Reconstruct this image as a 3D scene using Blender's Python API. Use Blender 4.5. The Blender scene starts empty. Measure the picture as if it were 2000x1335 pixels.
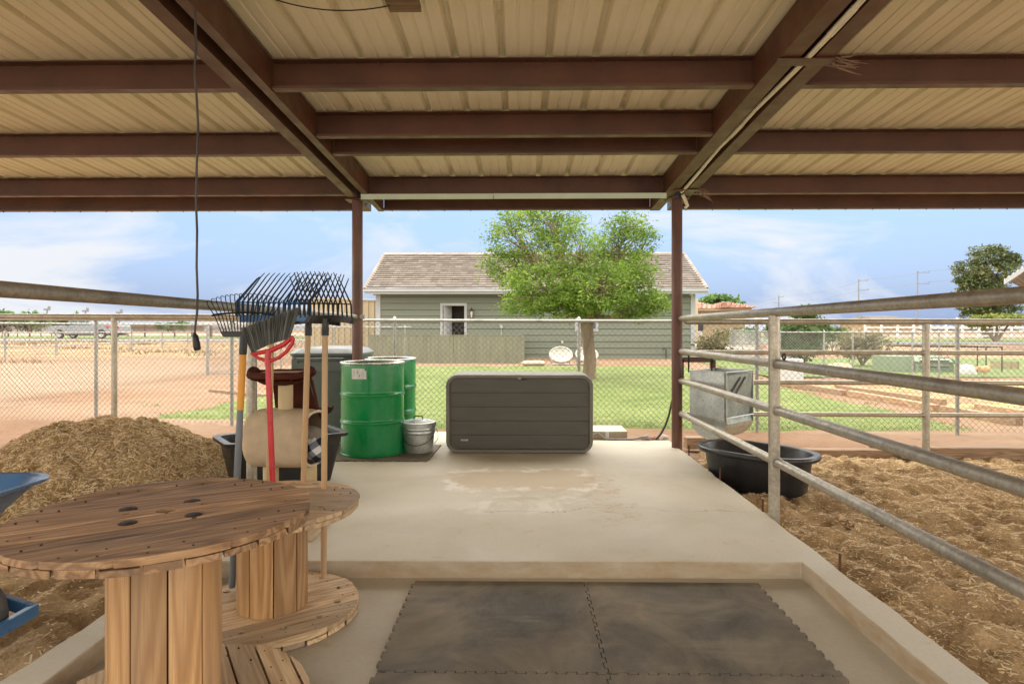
import bpy, bmesh, math, random
import numpy as np
from mathutils import Vector, Matrix, Euler, noise
R = math.radians
S = bpy.context.scene
# ---------------------------------------------------------------- camera
cam_d = bpy.data.cameras.new('camera'); cam = bpy.data.objects.new('camera', cam_d)
S.collection.objects.link(cam); S.camera = cam
cam_d.sensor_width = 36; cam_d.lens = 36 * 1200 / 2000
cam_d.shift_y = -24.5 / 2000
cam_d.clip_start = 0.05; cam_d.clip_end = 3000
YAW = math.atan(20 / 1200)
cam.location = (0, 0, 1.25); cam.rotation_euler = (R(90), 0, YAW)
# ---------------------------------------------------------------- world
SUN_EL, SUN_AZ = 58, 196      # azimuth clockwise from +Y (north); the sun stands behind the camera
W = bpy.data.worlds.new('World'); S.world = W; W.use_nodes = True
def world_nodes():
    nt = W.node_tree; N = nt.nodes; L = nt.links
    for n in list(N): N.remove(n)
    out = N.new('ShaderNodeOutputWorld'); bg = N.new('ShaderNodeBackground')
    sky = N.new('ShaderNodeTexSky'); sky.sky_type = 'NISHITA'; sky.sun_disc = False
    sky.sun_elevation = R(SUN_EL); sky.sun_rotation = R(SUN_AZ)
    sky.air_density = 1.0; sky.dust_density = 0.8; sky.ozone_density = 2.2
    bg.inputs['Strength'].default_value = 0.15
    tc = N.new('ShaderNodeTexCoord')
    mp = N.new('ShaderNodeMapping'); mp.inputs['Scale'].default_value = (1.6, 1.6, 7.0); mp.inputs['Rotation'].default_value = (R(9), R(-14), R(20))
    mp.inputs['Location'].default_value = (3.1, 0.4, 0.9)
    L.new(tc.outputs['Generated'], mp.inputs['Vector'])
    n1 = N.new('ShaderNodeTexNoise'); n1.inputs['Scale'].default_value = 1.15; n1.inputs['Detail'].default_value = 9; n1.inputs['Roughness'].default_value = 0.58; n1.inputs['Distortion'].default_value = 0.7
    L.new(mp.outputs['Vector'], n1.inputs['Vector'])
    sx = N.new('ShaderNodeSeparateXYZ'); L.new(tc.outputs['Generated'], sx.inputs[0])
    # more cloud to the left, near the horizon; unseen fill cloud overhead behind
    def math_(op, a, b=None, clamp=False):
        m = N.new('ShaderNodeMath'); m.operation = op; m.use_clamp = clamp
        for i, v in enumerate((a, b)):
            if v is None: continue
            if isinstance(v, (int, float)): m.inputs[i].default_value = v
            else: L.new(v, m.inputs[i])
        return m.outputs[0]
    left = math_('MULTIPLY', sx.outputs[0], -0.20)
    hor = math_('MULTIPLY', math_('SUBTRACT', 0.11, sx.outputs[2], True), 0.7)
    f = math_('ADD', math_('ADD', n1.outputs['Fac'], left), hor)
    rp = N.new('ShaderNodeValToRGB'); rp.color_ramp.elements[0].position = 0.47; rp.color_ramp.elements[1].position = 0.62
    rp.color_ramp.elements[0].color = (0.08, 0.08, 0.08, 1); rp.color_ramp.elements[1].color = (0.93, 0.93, 0.93, 1)
    L.new(f, rp.inputs['Fac'])
    tint = N.new('ShaderNodeMix'); tint.data_type = 'RGBA'; tint.blend_type = 'MULTIPLY'; tint.inputs['Factor'].default_value = 1
    tint.inputs['B'].default_value = (SKYT[0], SKYT[1], SKYT[2], 1)
    L.new(sky.outputs[0], tint.inputs['A'])
    # unseen bright fill cloud added beside, behind and overhead, thin white cloud ahead
    cl = N.new('ShaderNodeMix'); cl.data_type = 'RGBA'
    cl.inputs['A'].default_value = CLOUD_FRONT; cl.inputs['B'].default_value = CLOUD_FILL
    bk = math_('ADD', math_('MULTIPLY', math_('SUBTRACT', 0.60, sx.outputs[1]), 2.6), math_('MULTIPLY', math_('SUBTRACT', sx.outputs[2], 0.25), 2.0), True)
    bk = math_('MAXIMUM', bk, math_('MULTIPLY', math_('SUBTRACT', sx.outputs[2], 0.24), 5.0, True))
    L.new(bk, cl.inputs['Factor'])
    rear = N.new('ShaderNodeMix'); rear.data_type = 'RGBA'; rear.blend_type = 'MULTIPLY'; rear.inputs['B'].default_value = (0.42, 0.42, 0.42, 1)
    L.new(math_('MULTIPLY', math_('SUBTRACT', 0.1, sx.outputs[1]), 1.6, True), rear.inputs['Factor']); L.new(cl.outputs['Result'], rear.inputs['A']); cl = rear
    mx = N.new('ShaderNodeMix'); mx.data_type = 'RGBA'
    low = N.new('ShaderNodeMix'); low.data_type = 'RGBA'; low.inputs['B'].default_value = SKYB
    L.new(math_('SUBTRACT', 1.0, math_('MULTIPLY', sx.outputs[2], 2.2), True), low.inputs['Factor']); L.new(tint.outputs['Result'], low.inputs['A'])
    cov = math_('MAXIMUM', rp.outputs['Color'], math_('MULTIPLY', bk, 0.85))
    L.new(cov, mx.inputs['Factor']); L.new(low.outputs['Result'], mx.inputs['A']); L.new(cl.outputs['Result'], mx.inputs['B'])
    L.new(mx.outputs['Result'], bg.inputs['Color']); L.new(bg.outputs[0], out.inputs['Surface'])
SKYT = (1.0, 1.0, 1.08); CLOUD_FRONT = (2.75, 2.8, 2.9, 1); CLOUD_FILL = (19.5, 18.4, 16.4, 1); SKYB = (0.86, 1.22, 2.12, 1)
world_nodes()
sun_d = bpy.data.lights.new('sun', 'SUN'); sun = bpy.data.objects.new('sun', sun_d); S.collection.objects.link(sun)
sun_d.energy = 0.6; sun_d.angle = R(14); sun_d.color = (1.0, 0.95, 0.87)
az = R(SUN_AZ)
sdir = Vector((math.sin(az) * math.cos(R(SUN_EL)), math.cos(az) * math.cos(R(SUN_EL)), math.sin(R(SUN_EL))))
sun.rotation_euler = sdir.to_track_quat('Z', 'Y').to_euler()
S.view_settings.view_transform = 'Standard'; S.view_settings.look = 'None'
S.view_settings.exposure = 1.15; S.view_settings.gamma = 1
S.cycles.max_bounces = 8; S.cycles.diffuse_bounces = 5; S.cycles.transparent_max_bounces = 12
# ---------------------------------------------------------------- helpers
_c, _s = math.cos(YAW), math.sin(YAW)
def at(px, py, Y=None, z=None, D=None):
    """world point seen at a pixel of the 2000 px photograph, at world depth Y or height z"""
    u, v = (px - 1000) / 1200, -(py - 643) / 1200
    d = Vector((-_s + u * _c, _c + u * _s, v))
    t = Y / d.y if Y is not None else (z - 1.25) / d.z
    return Vector((0, 0, 1.25)) + d * t
def lerp(a, b, t): return a + (b - a) * t
class MB:
    def __init__(s): s.v = []; s.f = []; s.r = []; s.cr = 0.5; s.bulk = []
    def rnd(s, x=None): s.cr = random.random() if x is None else x; return s
    def face(s, pts):
        b = len(s.v); s.v += [tuple(p) for p in pts]; s.f.append(tuple(range(b, b + len(pts)))); s.r.append(s.cr)
    def add(s, vs, fs, M=None):
        b = len(s.v)
        s.v += [tuple(M @ Vector(p)) for p in vs] if M else [tuple(p) for p in vs]
        for f in fs: s.f.append(tuple(b + i for i in f)); s.r.append(s.cr)
    def box(s, x0, x1, y0, y1, z0, z1, M=None):
        vs = [(x0,y0,z0),(x1,y0,z0),(x1,y1,z0),(x0,y1,z0),(x0,y0,z1),(x1,y0,z1),(x1,y1,z1),(x0,y1,z1)]
        s.add(vs, [(0,3,2,1),(4,5,6,7),(0,1,5,4),(1,2,6,5),(2,3,7,6),(3,0,4,7)], M)
    def bar(s, p0, p1, w, h, up=(0,0,1)):
        """square bar between two points"""
        p0, p1 = Vector(p0), Vector(p1); d = (p1 - p0); L = d.length; d.normalize(); up = Vector(up)
        x = d.cross(up)
        if x.length < 1e-4: x = d.cross(Vector((0,1,0)))
        x.normalize(); u = x.cross(d)
        M = Matrix((x, d, u)).transposed().to_4x4(); M.translation = p0
        s.box(-w/2, w/2, 0, L, -h/2, h/2, M)
    def tube(s, path, r, n=8, cap=True, closed=False):
        P = [Vector(p) for p in path]; m = len(P); rings = []
        rr = r if isinstance(r, (list, tuple)) else [r] * m
        T = []
        for i in range(m):
            if closed: t = P[(i+1) % m] - P[i-1]
            else: t = P[min(i+1, m-1)] - P[max(i-1, 0)]
            T.append(t.normalized())
        a = Vector((0,0,1)) if abs(T[0].z) < 0.9 else Vector((1,0,0))
        x = T[0].cross(a).normalized()
        vs = []
        for i in range(m):
            x = (x - T[i] * x.dot(T[i])).normalized(); y = T[i].cross(x)
            for k in range(n):
                th = 2 * math.pi * k / n
                vs.append(P[i] + (x * math.cos(th) + y * math.sin(th)) * rr[i])
        fs = []
        for i in range(m if closed else m - 1):
            j = (i + 1) % m
            for k in range(n):
                k2 = (k + 1) % n; fs.append((i*n+k, i*n+k2, j*n+k2, j*n+k))
        if cap and not closed:
            fs.append(tuple(range(n - 1, -1, -1))); fs.append(tuple((m-1)*n + k for k in range(n)))
        s.add(vs, fs)
    def lathe(s, prof, n=32, c=(0,0,0), M=None, arc=None):
        vs = []; fs = []; m = len(prof); cx, cy, cz = c
        for k in range(n):
            th = 2 * math.pi * k / n
            for r, z in prof: vs.append((cx + r*math.cos(th), cy + r*math.sin(th), cz + z))
        for k in range(n):
            k2 = (k + 1) % n
            for i in range(m - 1):
                fs.append((k*m+i, k2*m+i, k2*m+i+1, k*m+i+1))
        s.add(vs, fs, M)
    def prism(s, poly, z0, z1, M=None):
        n = len(poly); vs = [(x, y, z0) for x, y in poly] + [(x, y, z1) for x, y in poly]
        fs = [tuple(range(n-1, -1, -1)), tuple(range(n, 2*n))] + [(i, (i+1) % n, n + (i+1) % n, n + i) for i in range(n)]
        s.add(vs, fs, M)
    def grid(s, f, nu, nv):
        vs = [f(i / nu, j / nv) for j in range(nv + 1) for i in range(nu + 1)]
        fs = [(j*(nu+1)+i, j*(nu+1)+i+1, (j+1)*(nu+1)+i+1, (j+1)*(nu+1)+i) for j in range(nv) for i in range(nu)]
        s.add(vs, fs)
    def quads(s, arr, r): s.bulk.append((np.asarray(arr, np.float32).reshape(-1, 4, 3), np.asarray(r, np.float32)))
    def build(s, name, mat, parent=None, smooth=None, bevel=None, world=True, label=None, seg=2):
        me = bpy.data.meshes.new(name)
        V = np.array(s.v, np.float32).reshape(-1, 3)
        sizes = [len(f) for f in s.f]; idx = [i for f in s.f for i in f]; r = list(s.r)
        nb = len(V)
        if s.bulk:
            B = np.concatenate([b[0] for b in s.bulk]); br = np.concatenate([b[1] for b in s.bulk])
            V = np.concatenate([V, B.reshape(-1, 3)]); k = len(B)
            idx = np.concatenate([np.array(idx, np.int32), np.arange(nb, nb + 4*k, dtype=np.int32)])
            sizes = np.concatenate([np.array(sizes, np.int32), np.full(k, 4, np.int32)])
            r = np.concatenate([np.array(r, np.float32), br])
        if parent and world:
            off = Matrix.Identity(4); p = parent
            while p: off = p.matrix_basis @ off; p = p.parent
            inv = np.array(off.inverted(), np.float32); V = V @ inv[:3,:3].T + inv[:3,3]
        sizes = np.array(sizes, np.int32); idx = np.array(idx, np.int32)
        me.vertices.add(len(V)); me.vertices.foreach_set('co', np.ascontiguousarray(V, np.float32).ravel())
        me.loops.add(len(idx)); me.loops.foreach_set('vertex_index', idx)
        me.polygons.add(len(sizes)); st = np.concatenate([[0], np.cumsum(sizes)[:-1]]).astype(np.int32)
        me.polygons.foreach_set('loop_start', st)
        at_ = me.attributes.new('rnd', 'FLOAT', 'FACE'); at_.data.foreach_set('value', np.array(r, np.float32))
        me.update(calc_edges=True); me.validate()
        if smooth is not None:
            me.shade_smooth(); me.set_sharp_from_angle(angle=R(smooth))
        else: me.shade_flat()
        me.materials.append(mat)
        o = bpy.data.objects.new(name, me); S.collection.objects.link(o); o.parent = parent
        if bevel:
            b = o.modifiers.new('bevel', 'BEVEL'); b.width = bevel; b.segments = seg; b.limit_method = 'ANGLE'; b.angle_limit = R(40)
        if label: o['label'] = label
        return o
def thing(name, label, cat, loc=(0,0,0), rz=0, group=None):
    o = bpy.data.objects.new(name, None); S.collection.objects.link(o)
    o.location = loc; o.rotation_euler = (0, 0, rz); o.empty_display_size = 0.1
    o['label'] = label; o['category'] = cat
    if group: o['group'] = group
    return o
def tag(o, label, cat, group=None):
    o['label'] = label; o['category'] = cat
    if group: o['group'] = group
    return o
def kind(o, k, label=None, cat=None):
    o['kind'] = k
    if label: o['label'] = label
    if cat: o['category'] = cat
    return o
def kids(o): return [c for c in S.objects if c.parent == o]
def copy_tree(o, loc=None, rz=None, label=None, parent=None):
    c = o.copy(); S.collection.objects.link(c); c.parent = parent
    if loc is not None: c.location = loc
    if rz is not None: c.rotation_euler = (0, 0, rz)
    if label: c['label'] = label
    for ch in kids(o): copy_tree(ch, parent=c)
    return c
def cut(o, cut_mb):
    """bore holes into a mesh once and drop the cutter"""
    c = cut_mb.build('cutter', o.data.materials[0], o, world=False)
    m = o.modifiers.new('cut', 'BOOLEAN'); m.operation = 'DIFFERENCE'; m.solver = 'EXACT'; m.object = c
    bpy.context.view_layer.update()
    dg = bpy.context.evaluated_depsgraph_get()
    me = bpy.data.meshes.new_from_object(o.evaluated_get(dg))
    o.modifiers.clear(); o.data = me; bpy.data.objects.remove(c)
# ---------------------------------------------------------------- materials
class NT:
    def __init__(s, name):
        s.m = bpy.data.materials.new(name); s.m.use_nodes = True; s.nt = s.m.node_tree; s.N = s.nt.nodes; s.L = s.nt.links
        s.b = s.N['Principled BSDF']; s.out = s.N['Material Output']
        s.tc = s.N.new('ShaderNodeTexCoord').outputs['Object']
    def set(s, inp, v):
        if isinstance(v, (int, float)): inp.default_value = v
        elif isinstance(v, (tuple, list)): inp.default_value = (*v, 1) if len(v) == 3 and inp.type == 'RGBA' else v
        else: s.L.new(v, inp)
    def map(s, scale=(1,1,1), rot=(0,0,0), loc=(0,0,0), src=None):
        n = s.N.new('ShaderNodeMapping'); n.inputs['Scale'].default_value = scale; n.inputs['Rotation'].default_value = rot; n.inputs['Location'].default_value = loc
        s.L.new(src or s.tc, n.inputs['Vector']); return n.outputs[0]
    def noise(s, scale, detail=5, rough=0.55, vec=None, dist=0):
        n = s.N.new('ShaderNodeTexNoise'); s.L.new(vec or s.tc, n.inputs['Vector'])
        n.inputs['Scale'].default_value = scale; n.inputs['Detail'].default_value = detail; n.inputs['Roughness'].default_value = rough; n.inputs['Distortion'].default_value = dist
        return n.outputs['Fac']
    def voro(s, scale, vec=None, out='Distance', feat='F1', rnd=1):
        n = s.N.new('ShaderNodeTexVoronoi'); n.feature = feat; s.L.new(vec or s.tc, n.inputs['Vector']); n.inputs['Scale'].default_value = scale
        n.inputs['Randomness'].default_value = rnd; return n.outputs[out]
    def wave(s, scale, vec=None, dist=2, dscale=1, detail=2, axis='X'):
        n = s.N.new('ShaderNodeTexWave'); n.bands_direction = axis; s.L.new(vec or s.tc, n.inputs['Vector']); n.inputs['Scale'].default_value = scale
        n.inputs['Distortion'].default_value = dist; n.inputs['Detail Scale'].default_value = dscale; n.inputs['Detail'].default_value = detail; return n.outputs['Fac']
    def math(s, op, a, b=0, c=None, clamp=False):
        n = s.N.new('ShaderNodeMath'); n.operation = op; n.use_clamp = clamp
        s.set(n.inputs[0], a); s.set(n.inputs[1], b)
        if c is not None: s.set(n.inputs[2], c)
        return n.outputs[0]
    def ramp(s, f, stops, interp='LINEAR'):
        n = s.N.new('ShaderNodeValToRGB'); s.L.new(f, n.inputs[0]); e = n.color_ramp.elements; n.color_ramp.interpolation = interp
        while len(e) < len(stops): e.new(0.5)
        for i, (p, c) in enumerate(stops):
            e[i].position = p; e[i].color = (*c, 1) if isinstance(c, (tuple, list)) else (c, c, c, 1)
        return n.outputs[0]
    def mix(s, f, a, b, mode='MIX'):
        n = s.N.new('ShaderNodeMix'); n.data_type = 'RGBA'; n.blend_type = mode
        s.set(n.inputs['Factor'], f); s.set(n.inputs['A'], a); s.set(n.inputs['B'], b); return n.outputs['Result']
    def xyz(s, src=None):
        n = s.N.new('ShaderNodeSeparateXYZ'); s.L.new(src or s.tc, n.inputs[0]); return n.outputs
    def attr(s, name='rnd'):
        n = s.N.new('ShaderNodeAttribute'); n.attribute_name = name; return n.outputs['Fac']
    def jitter(s, amt=20, src=None):
        """object coordinates shifted by the per-piece random value"""
        c = s.N.new('ShaderNodeCombineXYZ'); r = s.attr(); m = s.math('MULTIPLY', r, amt)
        for i in range(3): s.L.new(m, c.inputs[i])
        a = s.N.new('ShaderNodeVectorMath'); s.L.new(src or s.tc, a.inputs[0]); s.L.new(c.outputs[0], a.inputs[1]); return a.outputs[0]
    def band(s, v, a, b, soft):
        """1 between a and b, soft edges"""
        f1 = s.math('DIVIDE', s.math('SUBTRACT', v, a), soft, clamp=True); f2 = s.math('DIVIDE', s.math('SUBTRACT', b, v), soft, clamp=True)
        return s.math('MULTIPLY', f1, f2)
    def bump(s, h, strength=0.3, dist=0.01, normal=None):
        n = s.N.new('ShaderNodeBump'); n.inputs['Strength'].default_value = strength; n.inputs['Distance'].default_value = dist
        s.L.new(h, n.inputs['Height'])
        if normal: s.L.new(normal, n.inputs['Normal'])
        s.L.new(n.outputs[0], s.b.inputs['Normal']); return n.outputs[0]
    def done(s, color=None, rough=None, metal=None, spec=None):
        for k, v in (('Base Color', color), ('Roughness', rough), ('Metallic', metal), ('Specular IOR Level', spec)):
            if v is not None: s.set(s.b.inputs[k], v)
        return s.m
def mul(c, k): return tuple(x * k for x in c)
MATS = {}
def simple(name, col, rough=0.6, metal=0.0, var=0.18, scale=6, bump=0.0, bscale=60, rvar=0.12, stretch=(1,1,1), spec=0.5, dirt=None, dirt_amt=0.5, coat=0):
    if name in MATS: return MATS[name]
    t = NT(name); v = t.map(stretch)
    n = t.noise(scale, 6, 0.6, v)
    c = t.ramp(n, [(0.3, mul(col, 1 - var)), (0.7, mul(col, 1 + var))])
    if dirt:
        d = t.ramp(t.noise(scale * 0.6, 8, 0.7, t.map(stretch, loc=(5, 3, 1))), [(0.48, 0.0), (0.72, dirt_amt)])
        c = t.mix(d, c, dirt)
    r = t.ramp(t.noise(scale * 2.3, 4, 0.6, v), [(0.3, max(rough - rvar, 0.02)), (0.7, min(rough + rvar, 1))])
    if bump: t.bump(t.noise(bscale, 4, 0.6, v), bump, 0.005)
    if coat: t.b.inputs['Coat Weight'].default_value = coat; t.b.inputs['Coat Roughness'].default_value = 0.12
    MATS[name] = t.done(c, r, metal, spec); return MATS[name]

RED_STEEL = simple('painted red oxide steel', (0.088, 0.034, 0.017), 0.5, 0, 0.25, 3, 0.15, 40, dirt=(0.17, 0.075, 0.036), dirt_amt=0.35)
POST_RED = simple('painted steel post', (0.10, 0.038, 0.022), 0.5, 0, 0.25, 4, 0.1, 50, stretch=(1,1,0.35), dirt=(0.22, 0.11, 0.06), dirt_amt=0.5)
def galv(name, col, rough=0.42, metal=0.75, streak=True):
    t = NT(name)
    v = t.map((1, 1, 1)); a = t.voro(55, v, 'Distance'); g = t.noise(5, 6, 0.65, v); g2 = t.noise(38, 4, 0.6, t.map((1, 1, 1), loc=(3, 1, 7)))
    c = t.ramp(g, [(0.25, mul(col, 0.62)), (0.5, col), (0.8, mul(col, 1.22))])
    c = t.mix(t.ramp(g2, [(0.5, 0.0), (0.75, 0.5)]), c, mul(col, 0.62))
    c = t.mix(t.ramp(t.noise(2.1, 8, 0.7, t.map(loc=(9, 2, 4))), [(0.56, 0.0), (0.8, 0.5)]), c, (0.30, 0.21, 0.12))
    c = t.mix(0.16, c, a, 'OVERLAY')
    t.bump(g2, 0.12, 0.004)
    return t.done(c, t.ramp(g2, [(0.3, rough - 0.1), (0.7, rough + 0.16)]), metal)
GALV = galv('galvanised pipe', (0.40, 0.36, 0.29))
GALV_SHEET = galv('galvanised sheet', (0.50, 0.52, 0.50), 0.36, 0.8)
GALV_FENCE = galv('galvanised fence pipe', (0.36, 0.36, 0.34), 0.45, 0.55)
WIRE = simple('chain link wire', (0.13, 0.115, 0.09), 0.6, 0.1, 0.1)
WIRE_L = simple('bright chain link wire', (0.34, 0.34, 0.32), 0.5, 0.3, 0.1)
def roof_mat():
    t = NT('cream roof sheet'); v = t.map((1, 0.25, 1))
    c = t.ramp(t.noise(2.2, 8, 0.65, v), [(0.3, (0.70, 0.635, 0.45)), (0.7, (0.80, 0.745, 0.56))])
    c = t.mix(t.ramp(t.noise(14, 6, 0.7, t.map((1, 0.12, 1), loc=(2, 2, 2))), [(0.55, 0.0), (0.85, 0.4)]), c, (0.42, 0.33, 0.20))
    return t.done(c, 0.55, 0.0, 0.4)
ROOFM = roof_mat()
def slab_mat(name='concrete slab', stains=True, k=1.0):
    t = NT(name); x, y, z = t.xyz()
    base = t.ramp(t.noise(0.9, 9, 0.62, dist=0.4), [(0.3, (0.47, 0.405, 0.30)), (0.5, (0.57, 0.505, 0.395)), (0.72, (0.64, 0.58, 0.475))])
    st = t.map((0.35, 2.2, 1), (0, 0, R(6)))
    base = t.mix(t.ramp(t.noise(2.2, 8, 0.65, st, 0.6), [(0.42, 0.0), (0.7, 0.55)]), base, (0.56, 0.53, 0.44))
    base = t.mix(t.ramp(t.noise(60, 3, 0.6), [(0.35, 0.10), (0.6, 0.0)]), base, (0.25, 0.20, 0.14))
    base = t.mix(t.ramp(t.noise(7, 8, 0.7, t.map(loc=(4, 4, 4))), [(0.60, 0.0), (0.75, 0.55)]), base, (0.42, 0.27, 0.14))
    if stains:
        w = t.math('MULTIPLY', t.math('SUBTRACT', t.noise(4.5, 6, 0.65), 0.5), 0.55)
        xw = t.math('ADD', x, w); yw = t.math('ADD', y, t.math('MULTIPLY', w, 1.0))
        def rectline(x0, x1, y0, y1, th):
            o = t.math('MULTIPLY', t.band(xw, x0, x1, 0.04), t.band(yw, y0, y1, 0.04))
            i = t.math('MULTIPLY', t.band(xw, x0 + th, x1 - th, 0.06), t.band(yw, y0 + th, y1 - th, 0.06))
            return t.math('SUBTRACT', o, i, clamp=True), o
        brk = t.ramp(t.noise(3.2, 6, 0.7, t.map(loc=(7, 1, 0))), [(0.42, 0.0), (0.56, 1.0)])
        l1, o1 = rectline(-0.66, 0.64, 4.75, 5.55, 0.10)
        base = t.mix(t.math('MULTIPLY', o1, 0.5), base, (0.54, 0.39, 0.24))
        base = t.mix(t.math('MULTIPLY', t.math('MULTIPLY', l1, brk), 0.9), base, (0.70, 0.66, 0.58))
        o2 = t.math('MULTIPLY', t.band(xw, -0.55, 0.62, 0.25), t.band(yw, 4.05, 4.85, 0.25))
        p = t.ramp(t.noise(3.4, 7, 0.62, t.map(loc=(1, 5, 0)), 0.8), [(0.47, 0.0), (0.6, 1.0)])
        base = t.mix(t.math('MULTIPLY', t.math('MULTIPLY', o2, p), 0.5), base, (0.78, 0.74, 0.66))
        o3 = t.math('MULTIPLY', t.band(xw, 0.44, 0.82, 0.08), t.band(yw, 3.9, 5.4, 0.2))
        p3 = t.ramp(t.noise(9, 6, 0.7, t.map(loc=(3, 3, 0))), [(0.5, 0.0), (0.62, 1.0)])
        base = t.mix(t.math('MULTIPLY', t.math('MULTIPLY', o3, p3), 0.6), base, (0.46, 0.25, 0.10))
        # hairline crack wandering across the slab
        cy = t.math('ADD', 4.28, t.math('ADD', t.math('MULTIPLY', t.math('SUBTRACT', t.noise(1.3, 8, 0.7), 0.5), 0.7), t.math('MULTIPLY', x, -0.03)))
        cr = t.math('MULTIPLY', t.math('LESS_THAN', t.math('ABSOLUTE', t.math('SUBTRACT', y, cy)), 0.0045), t.band(x, -0.3, 1.66, 0.1))
        base = t.mix(t.math('MULTIPLY', cr, 0.6), base, (0.12, 0.09, 0.06))
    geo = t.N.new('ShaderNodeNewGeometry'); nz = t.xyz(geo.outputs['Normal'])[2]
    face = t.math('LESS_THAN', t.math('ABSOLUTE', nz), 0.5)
    base = t.mix(t.math('MULTIPLY', face, t.ramp(t.noise(3.5, 7, 0.7, t.map((1, 1, 3), loc=(2, 9, 0))), [(0.35, 0.45), (0.65, 0.95)])), base, (0.36, 0.25, 0.14))  # brown stains on upright faces, also painted dark to shade the step riser
    if k != 1: base = t.mix(1.0, base, (k, k*.96, k*.90), 'MULTIPLY')
    # scattered specks
    sp = t.math('LESS_THAN', t.voro(5.5, t.map((1, 1, 0.01))), 0.022)
    base = t.mix(t.math('MULTIPLY', sp, 0.7), base, (0.09, 0.06, 0.04))
    h = t.math('ADD', t.noise(2.5, 8, 0.6), t.math('MULTIPLY', t.noise(140, 3, 0.6), 0.12))
    t.bump(h, 0.25, 0.01)
    return t.done(base, t.ramp(t.noise(1.7, 6, 0.6), [(0.3, 0.5), (0.7, 0.78)]), 0, 0.45)
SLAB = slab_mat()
def mat_rubber():
    t = NT('dusty rubber mat')
    c = t.ramp(t.noise(1.9, 8, 0.66, dist=0.8), [(0.30, (0.055, 0.050, 0.042)), (0.46, (0.12, 0.105, 0.085)), (0.60, (0.19, 0.165, 0.13)), (0.74, (0.30, 0.215, 0.125))])
    c = t.mix(t.ramp(t.noise(3, 8, 0.7, t.map((0.5, 2.6, 1), (0, 0, R(-28)))), [(0.55, 0.0), (0.75, 0.5)]), c, (0.26, 0.235, 0.19))
    c = t.mix(t.ramp(t.noise(1.3, 5, 0.6, t.map(loc=(4, 8, 0))), [(0.6, 0.0), (0.72, 0.7)]), c, (0.05, 0.046, 0.04))
    c = t.mix(t.ramp(t.noise(260, 2, 0.5), [(0.55, 0.0), (0.7, 0.35)]), c, (0.3, 0.26, 0.2))
    t.bump(t.noise(180, 3, 0.6), 0.3, 0.003)
    c = t.mix(1.0, c, (1.0, 0.94, 0.83), 'MULTIPLY')
    return t.done(c, t.ramp(t.noise(3, 5, 0.6), [(0.3, 0.62), (0.7, 0.85)]), 0, 0.35)
MATM = mat_rubber()
def wood(name, dark, mid, light, axis='X', rough=0.62, grain=1.0, knots=True):
    """per-piece grain: pieces carry the 'rnd' attribute; axis = direction of the grain"""
    t = NT(name); sc = {'X': (0.7, 9, 9), 'Y': (9, 0.7, 9), 'Z': (9, 9, 0.7)}[axis]
    if axis == 'A':  sc = (0.7, 9, 9)
    j = t.jitter(37)
    v = t.map(sc, src=j)
    rg = t.math('SINE', t.math('MULTIPLY', t.noise(0.8 * grain, 2.5, 0.5, v), 85)); w = t.math('ADD', t.math('MULTIPLY', rg, 0.29), 0.5)
    fine = t.noise(9, 6, 0.7, t.map(tuple(k * 3 if k > 1 else k for k in sc), src=j))
    big = t.noise(1.2, 4, 0.6, v)
    c = t.ramp(w, [(0.0, dark), (0.45, mid), (0.9, light)])
    c = t.mix(t.ramp(fine, [(0.36, 0.5), (0.54, 0.0)]), c, dark)
    g_ = t.noise(1.1, 6, 0.65, t.map(tuple(min(k, 3) for k in sc), loc=(7, 7, 7), src=j)); c = t.mix(t.ramp(g_, [(0.45, 0.0), (0.68, 0.6)]), c, tuple(0.55*m_ + 0.45*sum(mid)/3*0.8 for m_ in mul(mid, 0.75)))
    c = t.mix(t.ramp(big, [(0.35, 0.4), (0.65, 0.0)]), c, mid)
    r = t.attr(); c = t.mix(1.0, c, t.ramp(r, [(0.0, (0.72, 0.70, 0.68)), (1.0, (1.22, 1.18, 1.12))]), 'MULTIPLY')
    if knots:
        k = t.voro(2.6, t.map(tuple(min(q, 3) * (0.6 if q < 1 else 1) for q in sc), src=j)); c = t.mix(t.ramp(k, [(0.06, 0.75), (0.13, 0.0)]), c, mul(dark, 0.5))
    t.bump(t.math('ADD', t.math('MULTIPLY', fine, 0.7), w), 0.25, 0.003)
    return t.done(c, rough, 0, 0.35)
def wood_end(): pass
WOOD_TOP = wood('weathered brown planks', (0.09, 0.046, 0.022), (0.31, 0.18, 0.09), (0.47, 0.30, 0.165), 'X')
WOOD_TOP_L = wood('pale dry planks', (0.30, 0.185, 0.095), (0.54, 0.385, 0.225), (0.68, 0.52, 0.33), 'X')
WOOD_STAVE = wood('pine staves', (0.25, 0.115, 0.04), (0.46, 0.265, 0.115), (0.58, 0.37, 0.18), 'Z', 0.5, 0.7)
WOOD_HANDLE = wood('ash handle', (0.42, 0.26, 0.13), (0.50, 0.33, 0.17), (0.55, 0.37, 0.20), 'Z', 0.5, 0.25, knots=False)
TIMBER = wood('landscape timber', (0.19, 0.11, 0.065), (0.38, 0.25, 0.155), (0.52, 0.38, 0.25), 'X', 0.8)
TIMBER_Y = wood('landscape timber lengthwise', (0.24, 0.13, 0.075), (0.46, 0.29, 0.18), (0.62, 0.45, 0.30), 'Y', 0.8)
BLACK_PLASTIC = simple('black plastic', (0.007, 0.007, 0.007), 0.42, 0, 0.2, 8, dirt=(0.09, 0.075, 0.055), dirt_amt=0.25)
DARK_METAL = simple('dark steel', (0.03, 0.028, 0.026), 0.5, 0.4, 0.2)
WHITE_PAINT = simple('white paint', (0.50, 0.50, 0.49), 0.55, 0, 0.05, 4, dirt=(0.5, 0.47, 0.4), dirt_amt=0.3)

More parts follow.
